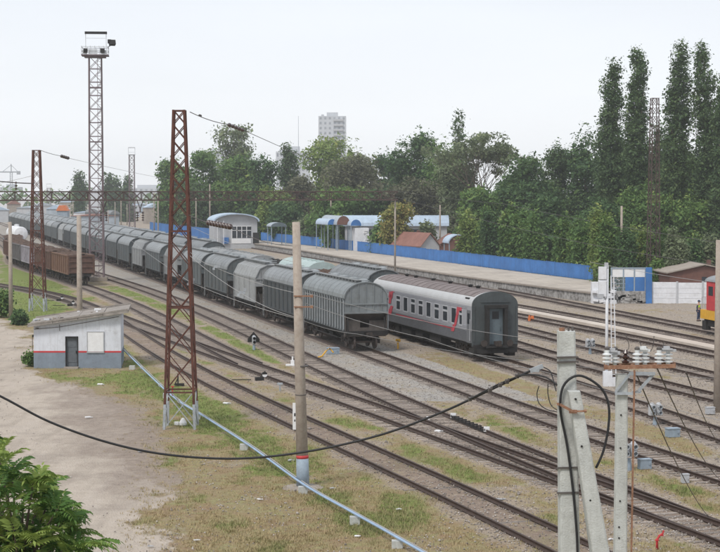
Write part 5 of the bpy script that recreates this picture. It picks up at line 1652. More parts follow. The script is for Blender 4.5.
# ------------------------------------------------------------------ platform
PZ = 1.0
edge_px = [(730, 0)]
E = [G(a, b, PZ) for a, b in ((597.5, 293), (520, 283.3), (450, 275), (368, 260.7), (310, 251.5), (262, 244.5), (215, 239))]
Fc = [G(a, b, PZ) for a, b in ((598, 281), (520, 272.5), (450, 262.6), (380, 254), (310, 245.7), (262, 240.5), (215, 236.2))]
def resample(P, n):
    A = np.array([(p.x, p.y) for p in P]); d = np.concatenate([[0], np.cumsum(np.linalg.norm(np.diff(A, axis=0), axis=1))])
    u = np.linspace(0, d[-1], n)
    c = np.stack([np.polyval(np.polyfit(d, A[:, k], 3), u) for k in (0, 1)], 1)
    return c
n = 60
e_, f_ = resample(E, n), resample(Fc, n)
q = MB(); q.add([(*p, PZ) for p in e_] + [(*p, PZ) for p in f_] , [(i, n + i, n + i + 1, i + 1) for i in range(n - 1)])
# far end and ramp beyond
pf = q.build('platform', MT['paving']); struct(pf)
q = MB()
q.add([(*p, -.1) for p in e_] + [(*p, PZ - .14) for p in e_], [(i, i + 1, n + i + 1, n + i) for i in range(n - 1)])
q.add([(e_[0][0], e_[0][1], -.1), (f_[0][0], f_[0][1], -.1), (f_[0][0], f_[0][1], PZ), (e_[0][0], e_[0][1], PZ)], [(0, 1, 2, 3)])
struct(q.build('platform_wall', MT['plat_wall']))
q = MB()
for i in range(n - 1):
    a, b = Vector((*e_[i], 0)), Vector((*e_[i + 1], 0)); nn = (b - a).normalized(); o_ = Vector((nn.y, -nn.x, 0)); o_ = -o_ if o_.x > 0 else o_
    q.add([a + Vector((0, 0, PZ - .14)) + o_ * .14, b + Vector((0, 0, PZ - .14)) + o_ * .14, b + Vector((0, 0, PZ + .012)) + o_ * .14, a + Vector((0, 0, PZ + .012)) + o_ * .14,
           a + Vector((0, 0, PZ + .012)) - o_ * .5, b + Vector((0, 0, PZ + .012)) - o_ * .5, a + Vector((0, 0, PZ - .14)), b + Vector((0, 0, PZ - .14))],
          [(0, 1, 2, 3), (3, 2, 5, 4), (6, 7, 1, 0)])
struct(q.build('platform_kerb', MT['conc']))

# ------------------------------------------------------------------ blue fence along the platform
def sheet_fence(P, hgt, z0, label, mat='blue', post=2.5, name='sheet_fence'):
    t = root(name, (P[0][0], P[0][1], 0), 0, label, 'fence')
    o = Vector((P[0][0], P[0][1], 0))
    A = [Vector((p[0], p[1], 0)) - o for p in P]
    # walk along
    d = [0]
    for i in range(len(A) - 1): d.append(d[-1] + (A[i + 1] - A[i]).length)
    def pt(s): return Vector((np.interp(s, d, [a.x for a in A]), np.interp(s, d, [a.y for a in A]), 0))
    k = 0; s = 0.0
    rr = random.Random(len(label))
    while s < d[-1] - .1:
        a, b = pt(s), pt(min(s + post, d[-1]))
        dz_ = rr.uniform(-.04, .04)
        nn = (b - a).normalized(); sd = Vector((nn.y, -nn.x, 0))
        q = MB()
        m = 12; vs = []
        for i in range(m + 1):
            p = a.lerp(b, i / m) + sd * (.02 if i % 2 else -.02) + sd * rr.uniform(-.004, .004)
            vs += [p + Vector((0, 0, z0)), p + Vector((0, 0, z0 + hgt + dz_))]
        q.add(vs, [(2 * i, 2 * i + 2, 2 * i + 3, 2 * i + 1) for i in range(m)])
        q.bar(a + Vector((0, 0, z0 + hgt + dz_)), b + Vector((0, 0, z0 + hgt + dz_)), .05, .05)
        q.build('panel', MT[mat], t)
        q = MB(); q.bar(a + Vector((0, 0, z0 - .3)) + sd * .06, a + Vector((0, 0, z0 + hgt + .08)) + sd * .06, .09); q.build('post', MT[mat], t)
        s += post; k += 1
    return t
FP = [tuple(p) for p in f_]
iA = [i for i in range(n) if CX + FPX * FP[i][0] / FP[i][1] > 256]
sheet_fence([(FP[i][0] + .3, FP[i][1] + .1) for i in iA], 1.62, PZ, 'long blue sheet-metal fence along the back of the platform')
a0, a1 = AT(213, 238, 350), AT(150, 238, 430)
sheet_fence([(a0.x, a0.y), (a1.x, a1.y)], 3.0, .3, 'shorter blue fence left of the station building', post=3.5)
# a white end pillar and the gate block at the right end
gY = G(650, 303).y
def px_at(px, Y): return AT(px, 200, Y).x
t = root('gate_block', (0, gY, 0), 0, 'blue gate wall with white upper panels and a rough concrete base', 'gate')
zz = lambda py: zat(630, py, gY)
q = MB(); q.lohi((px_at(613, gY), 0, zz(277)), (px_at(646, gY), .08, zz(268.5)))
q.build('upper_panel', MT['board'], t)
q = MB()
for p in (612, 624, 635, 646): q.lohi((px_at(p, gY) - .06, -.05, zz(291)), (px_at(p, gY) + .06, .1, zz(267.5)))
q.lohi((px_at(612, gY), -.04, zz(269)), (px_at(646, gY), .09, zz(267.5))); q.build('frame', MT['blue_grey'], t)
q = MB(); q.lohi((px_at(626, gY), -.01, zz(291)), (px_at(646, gY), .06, zz(277.2))); q.build('blue_panel', MT['blue'], t)
q = MB()
for i in range(9): q.lohi((px_at(612.5 + i * 1.6, gY), 0, zz(291)), (px_at(612.5 + i * 1.6, gY) + .04, .05, zz(277)))
for p in (280, 284, 288): q.lohi((px_at(612, gY), -.01, zz(p)), (px_at(626, gY), .03, zz(p) + .05))
q.build('grille', MT['blue_grey'], t)
q = MB(); q.lohi((px_at(600, gY), -.2, -.1), (px_at(646, gY), .25, zz(291)))
rr = random.Random(8)
for i in range(22): q.box((px_at(rr.uniform(600, 645), gY), -.22, rr.uniform(0, 1.0)), (rr.uniform(.3, .8), .12, rr.uniform(.15, .4)), 0, 0, rr.uniform(-.3, .3))
q.build('base_wall', MT['plat_wall'], t)
q = MB(); q.lohi((px_at(646.2, gY), -.3, -.1), (px_at(652.2, gY), .3, zz(267.5))); q.build('blue_pillar', MT['blue'], t)
q = MB(); q.lohi((px_at(592, gY), -.4, -.1), (px_at(603, gY), .4, zz(282))); 
for i in range(10): q.box((px_at(rr.uniform(590, 615), gY), -.6, rr.uniform(.1, 1.2)), (rr.uniform(.3, .9), .5, rr.uniform(.2, .5)), rr.uniform(0, 2), rr.uniform(-.3, .3))
q.build('rubble_pier', MT['white'], t)
# white concrete panel wall
t = root('concrete_wall', (px_at(652.5, gY), gY, 0), -.1, 'whitewashed concrete panel wall behind the locomotive', 'wall')
x = 0.0
for i in range(6):
    q = MB(); q.lohi((x + .08, 0, -.1), (x + 2.4, .12, 2.05 + rr.uniform(-.04, .05)))
    for z in (.5, 1.0, 1.5): q.lohi((x + .12, -.02, z), (x + 2.36, 0, z + .03))
    q.build('panel', MT['white'], t)
    q = MB(); q.lohi((x - .1, -.06, -.1), (x + .08, .18, 2.15)); q.build('post', MT['wallgrey'], t)
    x += 2.5

# ------------------------------------------------------------------ station building
D = G(240, 243.5, PZ).y; S = FPX / D
bx = lambda px: px_at(px, D)
t = root('station_building', (bx(236), D, 0), TH * .9, 'pale grey station building with curved roof and glazed white doors', 'building')
W2 = (bx(257) - bx(214)) / 2; zt_ = zat(236, 213, D); ze_ = zat(236, 220, D); zq = .1
q = MB(); q.lohi((-W2, 0, -.2), (W2, 7.5, ze_ - .15)); q.build('wall', MT['wallgrey'], t)
q = MB(); pr = [(W2 * 1.08 * math.cos(math.pi * i / 14), ze_ - .15 + (zt_ - ze_ + .1) * math.sin(math.pi * i / 14)) for i in range(15)]; inn = [(x_ * .96, z_ - .22) for x_, z_ in pr][::-1]; q.prism(pr + inn, -.9, 8.2); q.build('roof', MT['roofblue'], t)
q = MB(); q.prism([(x_ * .93, z_ - .2) for x_, z_ in pr if True], 0.02, .3); q.build('gable', MT['wallgrey'], t)
q = MB(); q.lohi((-.9, -.08, PZ), (2.9, .0, PZ + 1.0)); q.build('door_panel', MT['board'], t)
for i in range(4):
    q = MB(); x_ = -.9 + i * .97; q.lohi((x_, -.09, PZ + 1.05), (x_ + .12, .0, PZ + 3.4)); q.lohi((x_, -.09, PZ + 2.5), (x_ + .95, 0, PZ + 2.6)); q.lohi((x_, -.09, PZ + 3.3), (x_ + .95, 0, PZ + 3.42)); f = q.build('window_frame', MT['board'], t)
    q = MB(); q.lohi((x_ + .12, -.04, PZ + 1.05), (x_ + .95, -.01, PZ + 3.3)); q.build('pane', MT['glass'], f)
q = MB(); q.lohi((3.3, -.1, PZ), (4.5, .0, PZ + 2.1)); q.build('side_door', MT['black'], t)
q = MB(); q.lohi((-2.6, -.4, PZ), (-1.5, -.05, PZ + 1.2)); q.build('bin_screen', MT['blue'], t)
for s_x in (-W2 + .4, -W2 + 1.6): 
    q = MB(); q.bar((s_x, -.8, 0), (s_x, -.8, ze_ - .1), .12); q.build('column', MT['white'], t)

def vault(name, label, x0p, x1p, pyt, pye, pyb, D, depth, roofm, facem, posts=2, rz=TH, cat='shelter', group=None, thick=.1, back=None):
    xa, xb = px_at(x0p, D), px_at(x1p, D); zt, ze = zat(x0p, pyt, D), zat(x0p, pye, D); hw = (xb - xa) / 2
    t = root(name, ((xa + xb) / 2, D, 0), rz, label, cat, group)
    out = [(hw * math.cos(math.pi * i / 12), ze + (zt - ze) * math.sin(math.pi * i / 12)) for i in range(13)]
    inn = [(x_ * .93, z_ - .1) for x_, z_ in out][::-1]
    q = MB(); q.prism(out + inn, 0, depth); q.build('roof', MT[roofm], t)
    if facem:
        q = MB(); q.prism([(x_ * .97, z_ - .02) for x_, z_ in out], -.08, -.01); q.build('gable', MT[facem], t)
    for sx in (-1, 1):
        for yy in ((.2, depth - .3) if posts > 1 else (.2,)):
            q = MB(); q.bar((sx * hw * .88, yy, 0), (sx * hw * .88, yy, ze), .13); q.build('post', MT['blue_grey'], t)
    return t
vault('platform_shelter', 'small open shelter with pale curved roof between station and round pole', 270.5, 287, 222.5, 226.5, 243, 318, 4, 'roofgrey', 'door_blue')
DS = G(350, 251, PZ).y
vault('platform_canopy', 'leftmost blue-fronted arched canopy on the platform', 327.5, 337, 219, 224.5, 250, DS + 4, 9, 'roofblue', 'blue', group='arched canopies')
vault('platform_canopy', 'dark-fronted taller arched canopy between two blue ones', 336.5, 350.5, 215.8, 224.5, 250, DS + 2, 12, 'roofgrey', 'brick', group='arched canopies')
vault('platform_canopy', 'rightmost blue-fronted arched canopy in front of the white kiosk', 350.5, 361.5, 219.5, 225.5, 250, DS, 9, 'roofblue', 'blue', group='arched canopies')
# long vaulted hall behind, and the kiosk
t = root('market_hall', (px_at(396, DS + 14), DS + 14, 0), 0.0, 'long hall with pale blue-white vaulted roof behind the fence', 'building')
hwL = (px_at(450.5, DS + 14) - px_at(345, DS + 14)) / 2; zt = zat(400, 215.5, DS + 14); ze = zat(400, 226, DS + 14)
q = MB(); pr = [(y_, z_) for y_, z_ in [(3.4 * math.cos(math.pi * i / 10), ze + (zt - ze) * math.sin(math.pi * i / 10)) for i in range(11)]]
vs = [(-hwL, y_ + 3, z_) for y_, z_ in pr] + [(hwL, y_ + 3, z_) for y_, z_ in pr]
q.add(vs, [(i, i + 1, 12 + i, 11 + i) for i in range(10)] + [tuple(range(11))[::-1], tuple(range(11, 22))])
for k in range(12): 
    x_ = -hwL + hwL * 2 * k / 11
    q.add([(x_ - .06, y_ * 1.02 + 3, z_ + .05) for y_, z_ in pr] + [(x_ + .06, y_ * 1.02 + 3, z_ + .05) for y_, z_ in pr], [(i, i + 1, 12 + i, 11 + i) for i in range(10)])
q.build('roof', MT['roofblue'], t)
q = MB(); q.lohi((-hwL + .3, .1, -.1), (hwL - .3, 6, ze)); q.build('wall', MT['wallgrey'], t)
for k in range(6):
    q = MB(); x_ = -hwL + 2 + k * (2 * hwL - 4) / 6; q.lohi((x_, .04, ze - 2.2), (x_ + 1.6, .09, ze - .6)); q.build('window', MT['glass'], t)
t = root('kiosk', (px_at(362, DS), DS, 0), TH * .5, 'narrow white kiosk hung with goods under the right canopy', 'kiosk')
kw = (px_at(369, DS) - px_at(355, DS)) / 2; kz = zat(362, 228, DS)
q = MB(); q.lohi((-kw, 0, 0), (kw, 2.5, kz)); q.build('body', MT['white'], t)
q = MB(); q.lohi((kw * .25, -.06, PZ + .1), (kw * .95, -.01, PZ + 1.0)); q.build('hatch', MT['board'], t)
for i in range(7):
    q = MB(); q.box((kw * .6 + rr.uniform(-.4, .3), -.12, PZ + 1.3 + i * .36), (rr.uniform(.4, .8), .14, .24)); q.build('bag', MT['board'], t)

# red-roofed house and small blue-white porch behind the fence
def gable_house(label, pxl, pxr, pye, pyr, D, depth, wallm, roofm, rz=0.0):
    xa, xb = px_at(pxl, D), px_at(pxr, D); hw = (xb - xa) / 2; ze, zr = zat(pxl, pye, D), zat(pxl, pyr, D)
    t = root('house', ((xa + xb) / 2, D, 0), rz, label, 'house', 'houses behind the platform')
    q = MB(); q.prism([(-hw, -.1), (hw, -.1), (hw, ze), (0, zr - .1), (-hw, ze)], 0, depth); q.build('wall', MT[wallm], t)
    q = MB()
    for s in (-1, 1):
        a = [(s * hw * 1.1, -.3, ze - .15), (0, -.3, zr), (0, depth + .3, zr), (s * hw * 1.1, depth + .3, ze - .15)]
        b = [(p[0], p[1], p[2] + .12) for p in a]
        q.add(a + b, [(0, 1, 2, 3), (7, 6, 5, 4), (0, 4, 5, 1), (2, 6, 7, 3), (3, 7, 4, 0)])
    r = q.build('roof', MT[roofm], t)
    q = MB(); q.lohi((-.25, -.03, ze - 1.3), (.25, .02, ze - .5)); q.build('window', MT['glass'], t)
    q = MB(); q.lohi((hw * .3, depth * .5, zr - .8), (hw * .3 + .4, depth * .5 + .4, zr + .4)); q.build('chimney', MT['brick'], r)
    return t
DH = 262
gable_house('white-walled house with rusty red gable roof behind the blue fence', 419, 441, 246, 233.5, DH, 9, 'wallgrey', 'redroof', .5)
gable_house('low reddish-roofed outbuilding right of the white-walled house', 437, 474, 246, 235, DH + 8, 7, 'brick', 'redroof', .1)
vault('porch_roof', 'pale blue curved porch roof right of the red-roofed house', 448, 472, 234.5, 243, 262, 245, 3.5, 'roofblue', None, rz=.2)
t = gable_house('low dark brown shed with a grey roof behind the white concrete wall', 670, 740, 272, 265, 174, 6, 'brick', 'conc', 0.05)

# ------------------------------------------------------------------ far buildings
def block(label, pxl, pxr, pyt, D, depth, floors, cols, mat='tower_far', balc=True, group='distant apartment blocks'):
    xa, xb = px_at(pxl, D), px_at(pxr, D); w_ = xb - xa; H = zat(pxl, pyt, D)
    t = root('apartment_block', (xa, D, 0), 0, label, 'apartment block', group)
    q = MB(); q.lohi((0, 0, -.5), (w_, depth, H)); q.lohi((w_ * .3, depth * .2, H), (w_ * .7, depth * .8, H + 2.4)); q.lohi((w_ * .1, 1, H), (w_ * .2, 3, H + 1)); q.build('wall', MT[mat], t)
    fh = H / floors; cw = w_ / cols
    cnt = 0
    for f in range(floors):
        if fh * (floors - f) < (CAMH + 1) or cnt > 90: continue
        z = H - fh * (f + 1)
        for c in range(cols):
            q = MB(); q.lohi((cw * (c + .28), -.05, z + fh * .3), (cw * (c + .72), .02, z + fh * .78)); q.build('window', MT['win_far'], t); cnt += 1
    if balc:
        q = MB()
        for f in range(floors):
            z = H - fh * (f + 1); q.lohi((w_ * .55, -1.2, z), (w_ * .9, 0, z + fh * .38))
        q.build('balconies', MT['wallgrey'], t)
    return t
block('tall pale apartment tower rising above the trees', 318.5, 346, 116, 1050, 16, 19, 6)
block('long pale apartment building behind the trees left of the tower', 276, 309, 151.5, 760, 14, 9, 9, balc=False)
block('pale building between the trees left of the lighter block', 208, 244, 151, 900, 14, 9, 9, balc=False)
block('low pale building at the horizon above the left yard', 118, 180, 188, 1300, 20, 4, 12, balc=False)
block('low hazy building at the far left horizon', 0, 18, 187, 1400, 20, 5, 6, balc=False)
block('long white shed at the far end of the yard', -30, 60, 196, 1000, 25, 2, 9, mat='white', balc=False)
block('pale flat building between the hazy poplars', 90, 112, 189.5, 1000, 18, 4, 6, balc=False)
# antenna above the trees, crane, water tower
def pole_thing(name, label, cat, px, py, D, r, mat='mast_grey'):
    b = AT(px, 200, D); z = zat(px, py, D)
    return tag(MB().tube([(0, 0, 0), (0, 0, z)], [r, r * .4], 6).build(name, MT[mat], None, (b.x, D, 0)), label, cat)
pole_thing('antenna', 'thin pale antenna mast above the long building', 'antenna', 298.5, 116, 740, .2)
pole_thing('antenna', 'thin antenna rising beside a poplar top at right', 'antenna', 669.5, 50, 238, .06, 'mast_far')
b = AT(11.5, 200, 1200)
t = root('tower_crane', (b.x, 1200, 0), 0, 'hazy tower crane on the far left horizon', 'crane')
k = 1200 / FPX
H = zat(12, 172, 1200)
q = MB()
for s in (-1, 1): q.bar((s * .8, 0, 0), (s * .8, 0, H), .4)
for i in range(20): q.bar((-.8, 0, H * i / 20), (.8, 0, H * (i + 1) / 20), .25)
q.build('tower', MT['mast_grey'], t)
q = MB(); q.bar((-12 * k, 0, H), (8 * k, 0, H), .9, .9); q.bar((0, 0, H), (0, 0, H + 8 * k), .6); q.bar((0, 0, H + 7 * k), (-9 * k, 0, H), .3); q.bar((0, 0, H + 7 * k), (7 * k, 0, H), .3); q.build('jib', MT['mast_grey'], t)
q = MB(); q.box((7.3 * k, 0, H - .6), (2.4, 1.5, 2.4)); q.build('counterweight', MT['mast_grey'], t)
b = AT(62, 200, 520)
t = root('water_tower', (b.x, 520, 0), 0, 'small orange-topped hut standing beyond the far hopper wagons', 'hut')
q = MB(); q.lohi((-1.6, 0, 0), (1.6, 3, 5.2)); q.build('wall', MT['blue_grey'], t)
q = MB(); q.prism([(-1.9, 5.2), (1.9, 5.2), (.9, 6.9), (-.9, 6.9)], -.3, 3.3); q.build('roof', MT['orange'], t)
# wagons, huts and clutter deep in the yard, seen over the train
rr = random.Random(77)
for i in range(2):
    o = copy_tree(protos['far']); D = 560 + i * 46; px = 110 - i * 17 + rr.uniform(-4, 4)
    o.location = (px_at(px, D), D, 0); o.rotation_euler = (0, 0, TH + .02)
    o['label'] = f'distant parked wagon beyond the two trains, {ordinal(i + 1)} from the station building'; o['group'] = 'distant wagons deep in the yard'
hut_m = ['white', 'wallgrey', 'blue_grey', 'roofgrey', 'conc']
for i in range(12):
    D = rr.uniform(520, 900); px = -3 + i * 14.5 + rr.uniform(-4, 4)
    w_, h_, d_ = rr.uniform(5, 14), rr.uniform(3, 6), rr.uniform(5, 9)
    t = root('yard_hut', (px_at(px, D), D, 0), rr.uniform(-.2, .4), f'hazy low hut far down the yard, {ordinal(i + 1)} from the left', 'hut', 'indistinct huts far down the yard')
    q = MB(); q.lohi((-w_ / 2, 0, 0), (w_ / 2, d_, h_)); q.build('wall', MT[rr.choice(hut_m)], t)
    q = MB(); q.prism([(-w_ / 2 - .3, h_), (w_ / 2 + .3, h_), (0, h_ + rr.uniform(.6, 1.8))], -.3, d_ + .3); q.build('roof', MT[rr.choice(['roofgrey', 'redroof', 'roofblue'])], t)
# white tank wagon beyond the gondolas
t = root('tank_wagon', (0, 0, 0), 0, 'pale tank wagon beyond the far end of the brown gondolas', 'tank wagon')
q = MB(); q.lathe((0, -5.2, 2.6), [(.6, -.25), (1.3, -.1), (1.45, .1), (1.45, 10.3), (1.3, 10.5), (.6, 10.65)], 20, (0, 1, 0)); q.lathe((0, 0, 3.9), [(.5, 0), (.5, .5), (.1, .55)], 12); q.build('tank', MT['white'], t)
q = MB(); q.lohi((-1.2, -5.6, 1.1), (1.2, 5.6, 1.35)); q.build('underframe', MT['black'], t)
for s in (-1, 1): bogie(t, s * 4)
tp = G(17, 246); t.location = (tp.x, tp.y, 0); t.rotation_euler = (0, 0, .35)
# ------------------------------------------------------------------ trees
def crown(lobes, n, leaf, seed, clump=10, cs=.45, flat=0.75, up=.5):
    g = np.random.default_rng(seed)
    L = np.array(lobes, dtype=float)
    wt = (L[:, 3] * L[:, 4] + L[:, 4] * L[:, 5] + L[:, 3] * L[:, 5]); wt /= wt.sum()
    nc = max(8, n // clump)
    li = g.choice(len(L), nc, p=wt)
    d = g.normal(size=(nc, 3)); d /= np.linalg.norm(d, axis=1)[:, None]
    rad = 1 - 0.55 * g.random(nc) ** 1.7
    rad = rad * (1 + g.normal(0, .13, nc))
    C = L[li, :3] + d * L[li, 3:6] * rad[:, None]
    keep = C[:, 2] > .2
    C, d, li = C[keep], d[keep], li[keep]; nc = len(C)
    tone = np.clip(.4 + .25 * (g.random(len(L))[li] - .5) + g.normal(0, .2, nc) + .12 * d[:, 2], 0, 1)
    P = np.repeat(C, clump, 0) + g.normal(0, cs, (nc * clump, 3)) * np.array([1, 1, flat])
    N = nc * clump
    nrm = np.repeat(d, clump, 0) * .6 + g.normal(0, .6, (N, 3)); nrm[:, 2] += up; nrm /= np.linalg.norm(nrm, axis=1)[:, None]
    a = np.cross(nrm, g.normal(size=(N, 3))); a /= np.linalg.norm(a, axis=1)[:, None] + 1e-9
    b = np.cross(nrm, a)
    sz = leaf * np.exp(g.normal(-.05, .38, (N, 1)))
    q = np.stack([P + a * sz, P + b * sz * .55, P - a * sz, P - b * sz * .55], 1).reshape(-1, 3)
    F = np.arange(N * 4).reshape(-1, 4)
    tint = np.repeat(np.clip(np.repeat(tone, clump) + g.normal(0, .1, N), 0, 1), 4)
    return q, F, tint

def tree(label, px, ytop, wpx, D, kind='round', leaf='mid', n=5000, name='tree', seed=0, low=.18, group='trees behind the tracks', lw=None, base_z=0.0, ybot=None):
    rr = random.Random(seed * 7 + int(px))
    s = FPX / D
    H = max(.8, zat(px, ytop, D)); W_ = wpx / s / 2
    t = root(name, (px_at(px, D), D, 0), rr.uniform(0, 6.28), label, 'tree' if name != 'shrub' else 'shrub', group)
    lobes = []
    q = MB()
    if kind == 'round':
        hc = H * (1 + low) / 2
        lobes.append((0, 0, hc, W_ * .74, W_ * .74, (H - H * low) * .42))
        lobes.append((0, 0, hc * .6, W_ * .7, W_ * .7, hc * .5))
        k = rr.randint(11, 14)
        for i in range(k):
            a = i * 2.4 + rr.uniform(-.4, .4); u = rr.uniform(-.85, .9)
            r = W_ * (.72 - .35 * abs(u) ** 1.5) * rr.uniform(.75, 1.1)
            z = hc + u * (H - H * low) * .40
            lr = W_ * rr.uniform(.3, .52)
            z = min(z, H - lr * .8)
            lobes.append((math.cos(a) * r, math.sin(a) * r, z, lr, lr, lr * rr.uniform(.7, 1.0)))
        tb = .035 * H * .5
        q.tube([(0, 0, -.2), (rr.uniform(-.3, .3), 0, hc * .6), (0, 0, hc)], [tb, tb * .7, tb * .35], 8)
        for l in lobes[1:]: q.tube([(0, 0, hc * .55), (l[0] * .5, l[1] * .5, (hc * .55 + l[2]) / 2 + .4), (l[0], l[1], l[2])], [tb * .4, tb * .25, .05], 5)
    elif kind == 'poplar':
        k = 15
        sx, sy = rr.uniform(-.5, .5), rr.uniform(-.5, .5)
        for i in range(k):
            u = i / (k - 1); z = H * (low + (1 - low) * u) - W_ * .35
            r = 1.36 * W_ * (.42 + .68 * max(0, math.sin(math.pi * (u * .82 + .16))) ** .8) * rr.uniform(.75, 1.05)
            lobes.append((sx * u + rr.uniform(-.28, .28) * W_, sy * u + rr.uniform(-.28, .28) * W_, z, r * .78, r * .78, H * .062 * rr.uniform(.75, 1.2)))
        q.tube([(0, 0, -.2), (0, 0, H * .5), (sx, sy, H * .96)], [.02 * H * .5 + .1, .2, .04], 8)
        for i in range(14):
            z = H * rr.uniform(low * .6, .8); a = rr.uniform(0, 6.28); q.tube([(0, 0, z), (math.cos(a) * W_ * .6, math.sin(a) * W_ * .6, z + H * .09)], [.09, .03], 4)
    elif kind == 'cone':
        k = 12
        for i in range(k):
            u = i / (k - 1); z = H * (.05 + .92 * u); r = W_ * (1.05 - .85 * u)
            for j in range(2): lobes.append((rr.uniform(-.25, .25) * r, rr.uniform(-.25, .25) * r, z, r * .75, r * .75, H * .07))
        q.tube([(0, 0, -.2), (0, 0, H * .95)], [.02 * H, .05], 6)
    elif kind == 'sparse':
        def limb(p, d, l, r, dep):
            e = p + d * l
            q.tube([p, (p + e) / 2 + Vector((rr.uniform(-.1, .1), rr.uniform(-.1, .1), 0)) * l * .5, e], [r, r * .8, r * .55], 5)
            if dep == 0 or l < .8:
                lobes.append((e.x, e.y, e.z, W_ * .13, W_ * .13, W_ * .11)); return
            for _ in range(3 if dep > 1 else 2):
                nd = (d + Vector((rr.uniform(-.8, .8), rr.uniform(-.8, .8), rr.uniform(-.25, .5)))).normalized()
                limb(e, nd, l * rr.uniform(.62, .82), r * .55, dep - 1)
        for _ in range(3):
            limb(Vector((0, 0, -.2)), Vector((rr.uniform(-.3, .3), rr.uniform(-.3, .3), 1)).normalized(), H * .34, .28, 4)
        zs = max(l[2] for l in lobes); f = (H - .6) / zs
        for i, l in enumerate(lobes): lobes[i] = (l[0] * 1.0, l[1], l[2] * f, *l[3:])
        q.v = [(v[0], v[1], v[2] * f) for v in q.v]
    elif kind == 'bush':
        for i in range(9):
            a = rr.uniform(0, 6.28); r = W_ * rr.uniform(.1, .72); h_ = H * rr.uniform(.4, .85)
            lr = W_ * rr.uniform(.3, .5)
            lobes.append((math.cos(a) * r, math.sin(a) * r * .7, h_ - min(lr * .5, H * .2), lr, lr * .8, H * rr.uniform(.2, .34)))
        lobes.append((0, 0, H * .3, W_ * .8, W_ * .6, H * .33))
    V_, F_, T_ = crown(lobes, n, lw or max(.1, (1.15 if kind == 'poplar' else 1.3) / s), seed + int(px * 3), cs=max(.18, 2.4 / s))
    if q.v: q.build('trunk', MT['bark'], t)
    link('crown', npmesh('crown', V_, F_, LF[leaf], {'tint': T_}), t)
    return t

def shrubm(*a, **k):
    """a shrub: only foliage, so it is one mesh"""
    label, px, ytop, wpx, D = a
    t = tree(label, px, ytop, wpx, D, 'bush', name='shrub', **k)
    ch = t.children[0]
    o = bpy.data.objects.new('shrub', ch.data); COL.objects.link(o)
    o.location, o.rotation_euler = t.location, t.rotation_euler
    tag(o, label, 'shrub', 'shrubs behind the platform fence')
    bpy.data.objects.remove(ch); bpy.data.objects.remove(t)
    return o

